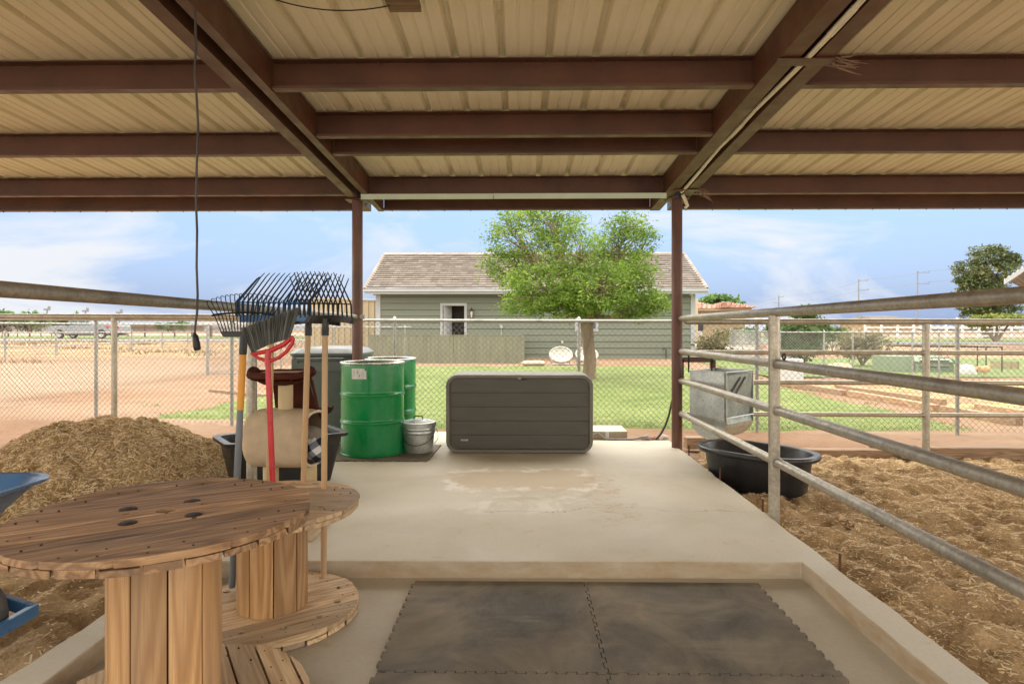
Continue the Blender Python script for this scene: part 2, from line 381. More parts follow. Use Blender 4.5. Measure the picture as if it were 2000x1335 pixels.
def gz(x, y):
    """height of the natural ground"""
    z = -0.13 + 0.10 * min(max((y - 9) / 18, 0), 1)
    z += 0.40 * min(max((y - 30) / 27, 0), 1) + 0.45 * min(max((y - 60) / 240, 0), 1)
    if x < -3.5: z += 0.10 * min(max((-3.5 - x) / 4, 0), 1) * min(max((20 - y) / 8, 0), 1) * min(max((y - 7) / 2, 0), 1) * 0.3
    return z
def rough_ground(x, y):
    z = gz(x, y)
    if y < 60: z += 0.03 * noise.fractal((x * 0.55, y * 0.55, 0), 1.0, 2.1, 4) + 0.012 * noise.noise((x * 4, y * 4, 3))
    return z
# ---- ground
def dirt_mat():
    t = NT('reddish sandy dirt'); x, y, z = t.xyz()
    c = t.ramp(t.noise(0.35, 9, 0.62, dist=0.5), [(0.3, (0.17, 0.094, 0.055)), (0.5, (0.235, 0.142, 0.087)), (0.7, (0.28, 0.187, 0.122))])
    c = t.mix(t.ramp(t.noise(0.12, 6, 0.6, t.map((1, 2.5, 1), loc=(3, 7, 0))), [(0.45, 0.0), (0.62, 0.7)]), c, (0.30, 0.22, 0.155))
    c = t.mix(t.ramp(t.noise(5, 9, 0.72, t.map(loc=(1, 1, 0))), [(0.52, 0.0), (0.7, 0.6)]), c, (0.13, 0.072, 0.04))
    c = t.mix(t.ramp(t.noise(40, 4, 0.6), [(0.4, 0.3), (0.6, 0.0)]), c, (0.30, 0.19, 0.12))
    # pale wheel-worn track on the far left
    tr = t.math('MULTIPLY', t.band(x, -60, -9.4, 0.8), t.band(y, 5, 24, 2.5))
    c = t.mix(t.math('MULTIPLY', tr, 0.55), c, (0.31, 0.235, 0.168))
    # thin weeds and dry grass far out
    g = t.math('MULTIPLY', t.ramp(t.noise(0.5, 9, 0.72, t.map(loc=(5, 5, 5))), [(0.48, 0.0), (0.6, 0.7)]), t.band(y, 26, 52, 3))
    c = t.mix(g, c, (0.40, 0.33, 0.15))
    g = t.math('MULTIPLY', t.ramp(t.noise(1.4, 9, 0.72, t.map((1, 1.8, 1), loc=(5, 5, 5))), [(0.46, 0.0), (0.60, 0.75)]), t.math('MULTIPLY', t.band(x, 6.7, 40, 0.4), t.band(y, 8.8, 16.8, 0.6)))
    c = t.mix(g, c, (0.33, 0.36, 0.13))
    t.bump(t.math('ADD', t.noise(14, 6, 0.65), t.math('MULTIPLY', t.noise(2.2, 4, 0.6), 1.5)), 0.6, 0.03)
    return t.done(c, 0.95, 0, 0.15)
def sym(n, r, p): return [(-r if i < 0 else r) * (abs(i) / n) ** p for i in range(-n, n + 1)]
def build_ground():
    xs = sorted(set([round(v, 3) for v in sym(110, 900, 3.0)] + [i * 0.25 for i in range(-60, 61)]))
    ys = [-8 + i * 0.5 for i in range(16)] + [i * 0.2 for i in range(0, 110)] + [22 + i * 0.6 for i in range(65)] + [61 + 8 * i for i in range(30)] + [320, 400, 520, 700, 1000]
    m = MB(); nx = len(xs)
    vs = []
    for y in ys:
        for x in xs:
            z = rough_ground(x, y)
            if -6.2 < x < 7.4 and y < 6.5: z = -0.30     # hidden below slab and bedding
            vs.append((x, y, z))
    fs = [(j*nx+i, j*nx+i+1, (j+1)*nx+i+1, (j+1)*nx+i) for j in range(len(ys)-1) for i in range(nx-1)]
    m.add(vs, fs); kind(m.build('dirt_ground', dirt_mat(), smooth=60), 'structure')
build_ground()
def grass_mat(name, a, b, c_):
    t = NT(name)
    c = t.ramp(t.noise(0.55, 8, 0.65), [(0.3, a), (0.55, b), (0.75, c_)])
    c = t.mix(t.ramp(t.noise(9, 8, 0.75, t.map((1, 1, 1), loc=(3, 0, 0))), [(0.42, 0.5), (0.62, 0.0)]), c, mul(a, 0.6))
    c = t.mix(t.ramp(t.noise(1.6, 8, 0.7, t.map((1, 2, 1), loc=(8, 2, 0))), [(0.50, 0.0), (0.72, 0.6)]), c, (0.33, 0.28, 0.15))
    t.bump(t.noise(60, 6, 0.7), 0.7, 0.03)
    return t.done(c, 0.9, 0, 0.2)
LAWN = grass_mat('lawn', (0.115, 0.165, 0.04), (0.20, 0.255, 0.08), (0.29, 0.315, 0.13))
def in_lawn(x, y):
    w = 0.45 * noise.fractal((x * 0.45, y * 0.45, 5), 1.0, 2.0, 4) + 0.10 * noise.noise((x * 3, y * 3, 1))
    r = lerp(6.0, 5.6, min(max((y - 9) / 8, 0), 1)) + w
    if y < 12.5: r -= 0.0
    if x > 5.0 and y < 14: r = 6.2 + w - 0.25 * max(0, y - 9.5) * 0.35
    near = 8.50 + 0.35 * w + (0.9 if x < -3 else 0)
    far = 21.5 + w * 2.2
    left = -5.4 + w * 1.4 + 0.09 * (y - 10)
    return min(x - left, r - x, y - near, far - y)
def build_lawn():
    m = MB(); st = 0.16; x0, x1, y0, y1 = -6.6, 7.4, 8.0, 24.0
    nx, ny = int((x1-x0)/st), int((y1-y0)/st); V = {}; vs = []; fs = []
    for j in range(ny + 1):
        for i in range(nx + 1):
            x, y = x0 + i*st, y0 + j*st; d = in_lawn(x, y)
            V[i, j] = (len(vs), d); vs.append((x, y, rough_ground(x, y) + max(min(d * 0.25, 0.035), -0.03) + 0.006 * noise.noise((x*6, y*6, 9))))
    for j in range(ny):
        for i in range(nx):
            q = [V[i, j], V[i+1, j], V[i+1, j+1], V[i, j+1]]
            if max(k[1] for k in q) > 0: fs.append(tuple(k[0] for k in q))
    m.add(vs, fs); kind(m.build('lawn', LAWN, smooth=60), 'structure')
build_lawn()
rng = np.random.default_rng(7)
def blades(n, sampler, h, w, lean=0.5):
    """n grass blades / flakes as tapered quads"""
    P = sampler(n); n = len(P); a = rng.uniform(0, 2*np.pi, n); hh = h * rng.uniform(0.5, 1.3, n); ww = w * rng.uniform(0.6, 1.3, n)
    dx, dy = np.cos(a), np.sin(a); l = rng.uniform(-lean, lean, (n, 2)) * hh[:, None]
    A = P + np.stack([-dx*ww, -dy*ww, 0*a], 1); B = P + np.stack([dx*ww, dy*ww, 0*a], 1)
    T = P + np.stack([l[:, 0], l[:, 1], hh], 1)
    C = T + np.stack([dx*ww*.25, dy*ww*.25, 0*a], 1); D = T - np.stack([dx*ww*.25, dy*ww*.25, 0*a], 1)
    return np.stack([A, B, C, D], 1), rng.uniform(0, 1, n)
def leaf_mat(name, stops, trans=0.35):
    t = NT(name); c = t.ramp(t.attr(), stops)
    c = t.mix(t.ramp(t.noise(0.9, 3, 0.5), [(0.35, 0.45), (0.6, 0.0)]), c, mul(stops[0][1], 0.8))
    t.done(c, 0.55, 0, 0.35)
    tr = t.N.new('ShaderNodeBsdfTranslucent'); t.L.new(c, tr.inputs['Color'])
    mx = t.N.new('ShaderNodeMixShader'); mx.inputs[0].default_value = trans
    t.L.new(t.b.outputs[0], mx.inputs[1]); t.L.new(tr.outputs[0], mx.inputs[2]); t.L.new(mx.outputs[0], t.out.inputs['Surface'])
    return t.m
BLADE = leaf_mat('grass blades', [(0, (0.11, 0.17, 0.04)), (0.6, (0.23, 0.29, 0.085)), (0.85, (0.32, 0.36, 0.15)), (1, (0.42, 0.37, 0.23))], 0.3)
def grass():
    def samp(n):
        y = 8.35 + 13.9 * rng.random(n) ** 1.5; x = rng.uniform(-6.2, 7.2, n)
        return np.array([(a, b, rough_ground(a, b) + 0.02) for a, b in zip(x, y) if in_lawn(a, b) > 0.03 * rng.random() - 0.02], np.float32)
    m = MB(); q, r = blades(62000, samp, 0.032, 0.0045, 0.8); m.quads(q, r)
    # looser tufts and clover along the lawn's edges and in the dirt
    pts = []
    for k in range(150):
        x, y = rng.uniform(-6.5, 12), rng.uniform(8.7, 17)
        if -0.9 < in_lawn(x, y) < 0.1 or x > 6.8:
            for i in range(26): a, b = x + rng.normal() * .09, y + rng.normal() * .09; pts.append((a, b, rough_ground(a, b)))
    P = np.array(pts, np.float32); q, r = blades(len(P), lambda n: P, 0.05, 0.005, 0.7); m.quads(q, r)
    kind(m.build('grass', BLADE), 'stuff', 'short green lawn grass beyond the concrete slab', 'grass')
grass()
def far_sheet(name, poly, mat, dz=0.03):
    m = MB(); m.face([(x, y, gz(x, y) + dz) for x, y in poly]); return kind(m.build(name, mat), 'structure')
ASPH = simple('grey asphalt road', (0.13, 0.13, 0.135), 0.9, 0, 0.2, 1.5)
def strip(name, x0, x1, y0, y1, mat, dz=0.03, nx=24, ny=4):
    m = MB(); m.grid(lambda u, v: (lerp(x0, x1, u), lerp(y0, y1, v), gz(lerp(x0, x1, u), lerp(y0, y1, v)) + dz), nx, ny)
    return kind(m.build(name, mat, smooth=60), 'structure')
strip('street', 13, 130, 43.5, 48.5, ASPH, 0.05)
strip('driveway', 8.5, 14, 36, 44, simple('pale concrete drive', (0.38, 0.35, 0.31), 0.9, 0, 0.1, 1), 0.05, 4)
FAR_GRASS = grass_mat('far grass', (0.11, 0.17, 0.045), (0.17, 0.23, 0.07), (0.24, 0.28, 0.11))
strip('verge', 18, 130, 50, 58, FAR_GRASS, 0.04)
strip('pasture', -160, -14, 58, 78, FAR_GRASS, 0.04, 30, 5)
strip('gravel_road', -160, -14, 50, 55, simple('grey gravel', (0.24, 0.23, 0.22), 0.95, 0, 0.3, 4), 0.04, 30)
strip('kennel_lawn', 6.9, 26, 17.2, 27, FAR_GRASS, 0.02, 10, 6)
strip('sandy_field', -200, -10, 79, 130, simple('sandy field', (0.38, 0.27, 0.19), 0.95, 0, 0.15, 0.4), 0.04, 20, 8)

# ---- concrete pad: raised slab, sunken floor and two curbs
def concrete():
    m = MB()
    top = [(-1.695, -1.5), (-1.700, 3.297), (1.505, 3.338), (1.500, -1.5), (1.655, -1.5), (1.655, 6.97), (-0.45, 6.97), (-0.45, 7.52), (-3.3, 7.52), (-3.3, 5.3), (-1.85, 4.6), (-1.85, -1.5)]
    # worn, slightly wandering outline
    pts = []
    for i in range(len(top)):
        a, b = Vector(top[i]), Vector(top[(i+1) % len(top)]); n = max(2, int((b-a).length / 0.12)); nn = Vector((b-a)).normalized(); pr = Vector((nn.y, -nn.x))
        amp = 0.006 if i in (0, 1, 2, 3, len(top)-1) else 0.018
        for k in range(n):
            p = a.lerp(b, k/n); q = p + pr * amp * noise.fractal((p.x*3, p.y*3, 2), 1, 2, 3) if k else p
            pts.append((q.x, q.y))
    m.prism(pts, -0.30, 0.0)
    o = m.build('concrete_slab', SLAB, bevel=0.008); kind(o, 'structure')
    m = MB(); m.prism([(-1.72, -1.5), (1.50, -1.5), (1.52, 3.36), (-1.72, 3.36)], -0.3, -0.092)
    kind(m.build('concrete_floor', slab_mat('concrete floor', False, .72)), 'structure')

    for x0, x1, y1 in ():
        m = MB(); n = 50
        ins = x1 if x0 < 0 else x0; out = x0 if x0 < 0 else x1
        prof_w = [(ins, 0.0), (out, 0.0), (out, -0.3), (ins + (0.035 if x0 < 0 else -0.035), -0.3), (ins + (0.03 if x0 < 0 else -0.03), -0.08)]
        vs = []; k = len(prof_w)
        for i in range(n + 1):
            y = lerp(-1.5, y1, i / n)
            for j, (x, z) in enumerate(prof_w):
                w = 0.008 * noise.fractal((x*2, y*1.7, j*0.3), 1, 2, 4)
                vs.append((x + w, y, z - 0.001 + (0.3*w if z > -0.2 else 0)))
        fs = [(i*k+j, i*k+(j+1) % k, (i+1)*k+(j+1) % k, (i+1)*k+j) for i in range(n) for j in range(k)] + [tuple(range(k)), tuple(n*k + j for j in range(k-1, -1, -1))]
        if x0 > 0: fs = [f[::-1] for f in fs]
        m.add(vs, fs); kind(m.build('concrete_curb', CURB, smooth=50, bevel=0.012), 'structure')
concrete()
# ---- bedding of wood shavings, with loose flakes
def shaving_mat(name, dark, mid, light):
    t = NT(name); r = t.attr()
    c = t.ramp(t.noise(3.0, 9, 0.7), [(0.3, mul(dark, .7)), (0.5, mul(mid, .8)), (0.72, mid)])
    c = t.mix(t.ramp(t.noise(70, 5, 0.7), [(0.35, 0.6), (0.6, 0.0)]), c, mul(dark, 0.6))
    fl = t.ramp(r, [(0.0, mul(dark, 0.8)), (0.3, mid), (0.6, light), (1.0, (0.86, 0.74, 0.52))])
    isf = t.math('GREATER_THAN', r, 0.0001)
    c = t.mix(isf, c, fl)
    t.bump(t.noise(110, 6, 0.7), 0.7, 0.01)
    return t.done(c, 0.9, 0, 0.15)
SHAV = shaving_mat('wood shavings', (0.33, 0.195, 0.095), (0.60, 0.42, 0.225), (0.80, 0.62, 0.37))
SHAV_PILE = shaving_mat('wood shavings of the heap', (0.30, 0.185, 0.08), (0.53, 0.365, 0.18), (0.76, 0.57, 0.33))
def flakes(P, Nn, L=0.022, Wd=0.004, stick=0.35):
    n = len(P); a = rng.uniform(0, 2*np.pi, n)
    d = np.stack([np.cos(a), np.sin(a), rng.uniform(-stick, stick, n)], 1); d -= Nn * (d*Nn).sum(1, keepdims=True) * 0.8
    d /= np.linalg.norm(d, axis=1, keepdims=True)
    w = np.cross(d, Nn + rng.normal(0, .35, (n, 3))); w /= np.linalg.norm(w, axis=1, keepdims=True)
    l = L * rng.lognormal(0, 0.45, n)[:, None] * 0.5; ww = Wd * rng.uniform(0.5, 1.6, n)[:, None] * 0.5
    P = P + Nn * rng.uniform(0.0, 0.008, n)[:, None]
    return np.stack([P - d*l - w*ww, P + d*l - w*ww, P + d*l + w*ww, P - d*l + w*ww], 1), np.clip(rng.beta(2.2, 1.9, n), 0.02, 1)
def bed_h(x, y):
    z = -0.125 + 0.035 * noise.fractal((x*1.5, y*1.5, 4), 0.9, 2.1, 4)
    # churned hoof holes and raked ridges
    z += 0.06 * noise.noise((x*4.5, y*4.5, 0)) + 0.045 * noise.noise((x*10, y*10, 7)) + 0.010 * noise.noise((x*24, y*24, 2))
    if x > 0: z += 0.012 * math.sin(9.5*(x*0.55 + y*0.85) + 2.0*noise.noise((x, y, 0))) * min(1, max(0, (4.6 - y) / 1.5)); z -= 0.03 * max(0, 1 - (x - 1.66) / 0.25)
    else: z += 0.02
    return z
def bedding(name, x0, x1, y0, y1, st, nf, lab, mat, hf=bed_h, bias=1.5):
    m = MB(); nx, ny = int((x1-x0)/st), int((y1-y0)/st)
    m.rnd(0.0); m.grid(lambda u, v: (lerp(x0, x1, u), lerp(y0, y1, v), hf(lerp(x0, x1, u), lerp(y0, y1, v))), nx, ny)
    y = y0 + (y1-y0) * rng.random(nf) ** bias; x = rng.uniform(x0, x1, nf)
    P = np.array([(a, b, hf(a, b)) for a, b in zip(x, y)]); q, r = flakes(P, np.tile([0, 0, 1.0], (nf, 1)), 0.024, 0.0048, .6); m.quads(q, r)
    o = m.build(name, mat, smooth=60); return kind(o, 'stuff', lab, 'bedding')
bedding('wood_shavings_bedding', 1.64, 7.6, 1.0, 6.75, 0.03, 150000, 'loose brown wood shavings spread over the pen floor behind the right pipe rails', SHAV)
bedding('dirt_and_shavings', -6.4, -1.84, 0.6, 6.7, 0.05, 26000, 'trodden dirt and shavings around the heap on the left', SHAV, bias=1.0)
def pile():
    cx, cy, h, rx, ry = -3.40, 4.95, 0.585, 1.16, 1.25
    def f(x, y):
        dx, dy = (x - cx) / rx, (y - cy) / ry; a = math.atan2(dy, dx); r = math.hypot(dx, dy) / (1 + 0.10 * noise.noise((math.cos(a)*1.3, math.sin(a)*1.3, 2)))
        z = h * max(-0.2, 1 - r ** 2.6) ** (1 if r < 1 else 1) if r < 1.1 else -0.2
        if z > 0: z = h * (1 - r ** 2.6) ** 1.1
        z += (0.085 * noise.fractal((x*2.6, y*2.6, 8), 0.8, 2.1, 6) + 0.03 * noise.noise((x*9, y*9, 6))) * min(1, max(0, z*4)) + 0.018 * noise.noise((x*18, y*18, 1))
        return z - 0.14 + (0.03 if z > 0 else 0)
    m = MB(); m.rnd(0.0); N = 110
    m.grid(lambda u, v: (cx + (u*2-1)*rx*1.2, cy + (v*2-1)*ry*1.2, f(cx + (u*2-1)*rx*1.2, cy + (v*2-1)*ry*1.2)), N, N)
    n = 75000; x = cx + rng.uniform(-1.1, 1.1, n)*rx; y = cy + rng.uniform(-1.1, 0.7, n)*ry
    P = np.array([(a, b, f(a, b)) for a, b in zip(x, y)]); e = 0.02
    gx = np.array([(f(a+e, b) - f(a-e, b)) / (2*e) for a, b in zip(x, y)]); gy = np.array([(f(a, b+e) - f(a, b-e)) / (2*e) for a, b in zip(x, y)])
    Nn = np.stack([-gx, -gy, np.ones(n)], 1); Nn /= np.linalg.norm(Nn, axis=1, keepdims=True)
    k = P[:, 2] > -0.11; q, r = flakes(P[k], Nn[k], 0.021, 0.0045, 0.6); m.quads(q, r)
    tag(m.build('wood_shavings_heap', SHAV_PILE, smooth=60), 'tall rounded heap of brown wood shavings behind the spool tables', 'heap')
pile()
# ---------------------------------------------------------------- steel barn roof
RB0, RBK = 2.964, 0.0508           # rafter underside height at Y=0 and fall per metre
def rb(y): return RB0 - RBK * y
def channel(m, p0, p1, h, w, t, side):
    """C section along Y (rafter) from y0 to y1 at x web; flanges towards side"""
    (x, y0), y1 = p0, p1
    for (za, zb, xa, xb) in ((0, h, 0, t), (0, t, t, w), (h - t, h, t, w)):
        X0, X1 = sorted((x + side*xa, x + side*xb))
        vs = [(X0,y0,rb(y0)+za),(X1,y0,rb(y0)+za),(X1,y1,rb(y1)+za),(X0,y1,rb(y1)+za),(X0,y0,rb(y0)+zb),(X1,y0,rb(y0)+zb),(X1,y1,rb(y1)+zb),(X0,y1,rb(y1)+zb)]
        m.add(vs, [(0,3,2,1),(4,5,6,7),(0,1,5,4),(1,2,6,5),(2,3,7,6),(3,0,4,7)])
barn = thing('open_barn', 'open sided barn with red brown steel rafters and a ribbed cream sheet roof', 'barn', (0, 3.5, 0))
for x, side, w in ((-1.738, -1, 0.092), (-1.593, -1, 0.062), (1.458, 1, 0.112), (1.655, 1, 0.100)):
    m = MB(); channel(m, (x, -0.65), 7.05, 0.20, w, 0.006, side)
    m.build('rafter', RED_STEEL, barn)
def purlin(y, x0, x1, h=0.185, w=0.065, z=None):
    m = MB(); z = rb(y) + 0.010 if z is None else z; t = 0.005
    m.box(x0, x1, y - t, y, z, z + h); m.box(x0, x1, y - w, y - t, z, z + t); m.box(x0, x1, y - w, y - t, z + h - t, z + h)
    m.box(x0, x1, y - w, y - w + 0.003, z + t, z + 0.018)
    n = int((x1 - x0) / 0.15)
    for i in range(n):       # screw points coming through beside the ribs
        sx = x0 + 0.08 + i * 0.15 + random.uniform(-.015, .015)
        m.lathe([(0.0, -0.022), (0.0035, -0.018), (0.0035, 0.0)], 5, (sx, y - w*0.45, z + h - t))
    m.build('purlin', RED_STEEL, barn)
random.seed(4)
for y in (-0.5, 0.21, 1.45, 2.69, 3.93, 5.17, 6.42):
    purlin(y, -1.587, 1.454); purlin(y, -8.2, -1.834); purlin(y, 1.759, 8.2)
purlin(4.76, -1.587, 1.454)
def eave(x0, x1):
    m = MB(); y = 7.04; z = rb(y) + 0.004
    m.box(x0, x1, y - 0.006, y, z, z + 0.19); m.box(x0, x1, y - 0.07, y - 0.006, z, z + 0.006)
    m.box(x0, x1, y - 0.07, y - 0.067, z + 0.006, z + 0.022)
    for i in range(int((x1-x0)/0.3)): m.lathe([(0.0, -0.012), (0.006, -0.01), (0.006, 0.0)], 6, (x0 + 0.1 + i*0.3, y - 0.03, z + 0.0))
    m.build('eave_beam', RED_STEEL, barn)
eave(-8.2, -1.834); eave(-1.587, 1.454); eave(1.759, 8.2)
PITCH = 0.296
def sheet_z(u):
    u = u % PITCH
    r = 0.0
    if u < 0.018: r = u / 0.018
    elif u < 0.042: r = 1
    elif u < 0.060: r = 1 - (u - 0.042) / 0.018
    h = r * 0.038
    for c in (0.135, 0.215):
        d = abs(u - c)
        if d < 0.012: h = 0.006 * (1 - max(0, d - 0.006) / 0.006)
    return h
def sheets():
    us = [0, 0.018, 0.042, 0.060, 0.123, 0.129, 0.141, 0.147, 0.203, 0.209, 0.221, 0.227]
    x = -8.15; k = 0
    while x < 8.1:
        m = MB(); m.rnd(); prof = []
        for j in range(3):
            prof += [(x + j*PITCH + u, sheet_z(u)) for u in us]
        prof.append((x + 3*PITCH, 0)); prof.append((x + 3*PITCH + 0.018, 0.038)); prof.append((x + 3*PITCH + 0.03, 0.038))
        dz = 0.0015 * (k % 2); ys = (-0.7, 7.16)
        vs = []
        for yy in ys:
            for px, h in prof: vs.append((px, yy, rb(yy) + 0.203 + h + dz))
        for yy in ys:
            for px, h in prof: vs.append((px, yy, rb(yy) + 0.2042 + h + dz))
        n = len(prof)
        fs = []
        for a, b in ((0, n), (2*n, 3*n)):
            for i in range(n - 1): fs.append((a+i, a+i+1, b+i+1, b+i) if a else (a+i, b+i, b+i+1, a+i+1))
        for i in range(n - 1):
            fs.append((i, i+1, 2*n+i+1, 2*n+i)); fs.append((n+i, 3*n+i, 3*n+i+1, n+i+1))
        fs.append((0, 2*n, 3*n, n)); fs.append((n-1, 2*n-1, 4*n-1, 3*n-1))
        m.add(vs, fs)
        for y in (2.1, 3.3, 4.45, 5.85):       # stitch screws along the lap
            m.lathe([(0.0, -0.035), (0.004, -0.032), (0.004, 0.0), (0.012, 0.0), (0.012, 0.006)], 6, (x + 0.03, y + 0.15*random.random(), rb(y) + 0.232))
        o = m.build('roof_sheet', ROOFM, barn); x += 3*PITCH; k += 1
sheets()
for x, lab in ((-1.765, None), (1.642, None)):
    m = MB(); m.lathe([(0, -0.25), (0.056, -0.25), (0.056, rb(6.55) - 0.010), (0.0, rb(6.55) - 0.010)], 28, (x, 6.55, 0))
    o = m.build('post', POST_RED, barn, smooth=40)
    m = MB(); m.box(x - 0.11, x + 0.11, 6.45, 6.65, rb(6.55) - 0.0095, rb(6.55) - 0.003); m.build('cap_plate', RED_STEEL, o)
# torn plates bridging the right-hand rafters, with dry twigs
TWIG = simple('dry twigs', (0.20, 0.13, 0.08), 0.9, 0, 0.4, 9)
for y, z in ((3.53, rb(3.53) - 0.012), (6.18, rb(6.18) - 0.012)):
    m = MB(); m.prism([(1.44, y - 0.035), (1.76, y - 0.035), (1.80, y + 0.01), (1.77, y + 0.055), (1.48, y + 0.055)] if y < 5 else [(1.52, y-.03), (1.80, y-.03), (1.86, y+.02), (1.80, y+.05), (1.52, y+.05)], z, z + 0.008)
    m.build('tie_plate', RED_STEEL, barn, label='flat tie plate across the twin rafters')
for y, n, ex in ((3.53, 16, 2.0), (6.18, 9, 1.98)):
    m = MB(); random.seed(int(y*10))
    for i in range(n):
        p = Vector((1.76 + random.uniform(-.02, .05), y + random.uniform(-.02, .05), rb(y) + random.uniform(-0.03, 0.02))); d = Vector((random.uniform(.5, 1), random.uniform(-.2, .25), random.uniform(-.22, .2) + (-0.5 if y > 5 else 0))).normalized()
        L = random.uniform(.08, .2); m.tube([p, p + d*L*.5 + Vector((0, 0, random.uniform(-.015, .015))), p + d*L], [0.005, 0.004, 0.0015], 5)
    tag(m.build('twig_bundle', TWIG), 'dry brown twigs stuck beside the upper tie plate of the right rafter' if y < 5 else 'small tuft of twigs on the rafter just above the right post', 'twigs')
CREAM = simple('pale cream conduit', (0.66, 0.60, 0.46), 0.5, 0, 0.12, 5)
m = MB(); path = []
for i in range(28):
    y = lerp(-0.5, 6.28, i / 27); path.append((1.610 + 0.012*math.sin(y*2.3) + (0.010 if 4.4 < y < 4.9 else 0), y, rb(y) + 0.010 + 0.008*math.sin(y*1.7)))
m.tube(path, 0.016, 8)
for i in range(3): m.tube([path[8+i*6], path[9+i*6]], 0.019, 8)
e = path[-1]; m.tube([(e[0]+0.02, e[1]+.04, e[2]-0.02), (e[0]+0.05, e[1]+0.06, e[2] - 0.06), (e[0]+0.075, e[1]+0.06, e[2] - 0.13), (e[0]+.05, e[1]+.06, e[2]-.15)], 0.018, 8)
tag(m.build('conduit', CREAM, smooth=50), 'long cream conduit tucked between the twin rafters on the right', 'conduit')
MINT = simple('pale green enamelled strip', (0.50, 0.58, 0.43), 0.45, 0, 0.08, 3)
lf = thing('metal_trim_strip', 'long pale green metal strip hung across the bay under the last purlins', 'trim', (0, 6.30, 2.6))
m = MB(); z0 = 2.585
m.box(-1.66, -0.30, 6.29, 6.296, z0, z0 + 0.055); m.box(-0.294, 1.47, 6.2885, 6.2945, z0 + .001, z0 + 0.056)
m.build('face_strip', MINT, lf)
m = MB(); m.add([(-1.64, 6.31, z0+.04), (1.46, 6.31, z0+.04), (1.46, 6.40, z0+.085), (-1.64, 6.40, z0+.085), (-1.64, 6.31, z0+.046), (1.46, 6.31, z0+.046), (1.46, 6.40, z0+.091), (-1.64, 6.40, z0+.091)], [(0,3,2,1),(4,5,6,7),(0,1,5,4),(1,2,6,5),(2,3,7,6),(3,0,4,7)])
m.build('top_strip', simple('tan strip', (0.45, 0.38, 0.25), 0.6), lf)
# things on the roof underside
p = at(785, 3, Y=3.2)
m = MB(); m.box(p.x - .085, p.x + .085, 3.12, 3.3, rb(3.2) + 0.155, rb(3.2) + 0.185); m.box(p.x - .06, p.x + .06, 3.16, 3.26, rb(3.2) + 0.185, rb(3.2) + 0.206)
tag(m.build('wooden_block', wood('old grey board', (0.10, 0.07, 0.04), (0.22, 0.15, 0.09), (0.30, 0.22, 0.14), 'X', 0.8)), 'small weathered wooden block fixed under the roof sheet at the top', 'block')
m = MB(); a = at(500, -14, Y=3.2); b = at(762, 11, Y=3.2)
m.tube([a.lerp(b, t) + Vector((0, 0, -0.055*4*t*(1-t))) for t in [i/16 for i in range(17)]], 0.0035, 6)
tag(m.build('hanging_wire', DARK_METAL, smooth=60), 'thin dark wire sagging under the roof towards the small wooden block', 'wire')
# cord with a lamp socket
cord = thing('drop_light', 'long black cord hanging from the roof with a black socket at its lower end', 'drop light', (-1.59, 3.0, 3.0))
m = MB(); random.seed(3); pts = []
for px, py in ((381, -60), (381, 0), (382, 60), (383, 90), (380, 140), (384, 190), (387, 245), (384, 330), (383, 400), (385, 450), (384, 520), (386, 575), (385, 610), (381, 640), (380, 655)):
    pts.append(at(px, py, Y=2.98))
pts[0].z = rb(3) + 0.2
m.tube(pts, 0.0055, 7); m.build('cord', simple('cord', (0.05, 0.045, 0.04), 0.6, 0, 0.4, 3), cord, smooth=60)
q0, q1 = at(380, 650, Y=2.98), at(386, 684, Y=2.98)
m = MB(); m.tube([q0, q0.lerp(q1, .12), q0.lerp(q1, .2), q0.lerp(q1, .55), q0.lerp(q1, .9), q1], [0.007, 0.010, 0.014, 0.0165, 0.017, 0.012], 12)
m.tube([q0.lerp(q1, .1), q0.lerp(q1, .1) + Vector((-.018, 0, -.006))], 0.002, 5)
m.build('socket', BLACK_PLASTIC, cord, smooth=50)

# ---------------------------------------------------------------- pipe fences
def ring(m, c, d, r, t=0.006):
    d = Vector(d).normalized(); c = Vector(c); m.tube([c - d*0.012, c - d*0.004, c + d*0.006], [r + t, r + t*0.9, r + 0.001], 14)
def weld_noise(): return 0
fr = thing('pipe_fence', 'four rail galvanised pipe fence beside the slab, running from the right barn post towards the viewer'.replace('running ', ''), 'pipe fence', (1.69, 4.0, 0), group='pipe fences around the pens')
for z, side in ((1.365, 1), (1.02, 1), (0.71, 1), (0.365, 1)):
    m = MB()
    m.tube([(1.70, -1.6, z + 0.004), (1.70, 4.155, z), (1.672, 6.50, z + 0.0)], 0.0305, 20)
    m.build('rail', GALV, fr, smooth=50)
for y in (4.155, 0.9):
    m = MB(); m.tube([(1.692, y, -0.22), (1.692, y, 1.345)], 0.0365, 22)
    for z in (1.02, 0.71, 0.365): ring(m, (1.70, y - 0.036, z), (0, 1, 0), 0.0305, 0.010)
    m.build('post', GALV, fr, smooth=50)
m = MB(); m.tube([(1.70, 4.02 + 0.020*math.cos(a), 1.073 + 0.020*math.sin(a)) for a in [i*math.pi/5 for i in range(10)]], 0.006, 6, closed=True)
m.build('latch_loop', DARK_METAL, fr, smooth=50)
ff = thing('pipe_fence', 'four rail galvanised pipe fence across the far side of the mulched pen on the right', 'pipe fence', (4.2, 6.4, 0), group='pipe fences around the pens')
for z in (1.33, 1.01, 0.70, 0.37):
    m = MB(); m.tube([(1.70, 6.44, z), (4.1, 6.40, z), (8.4, 6.36, z - 0.01)], 0.0295 if z > 1.2 else 0.024, 16); m.build('rail', GALV, ff, smooth=50)
for x in (4.16, 7.2):
    m = MB(); m.tube([(x, 6.40, -0.2), (x, 6.40, 1.31)], 0.034, 18)
    for z in (1.01, 0.70, 0.37): ring(m, (x - .034, 6.40, z), (1, 0, 0), 0.024, 0.006)
    m.build('post', GALV, ff, smooth=50)
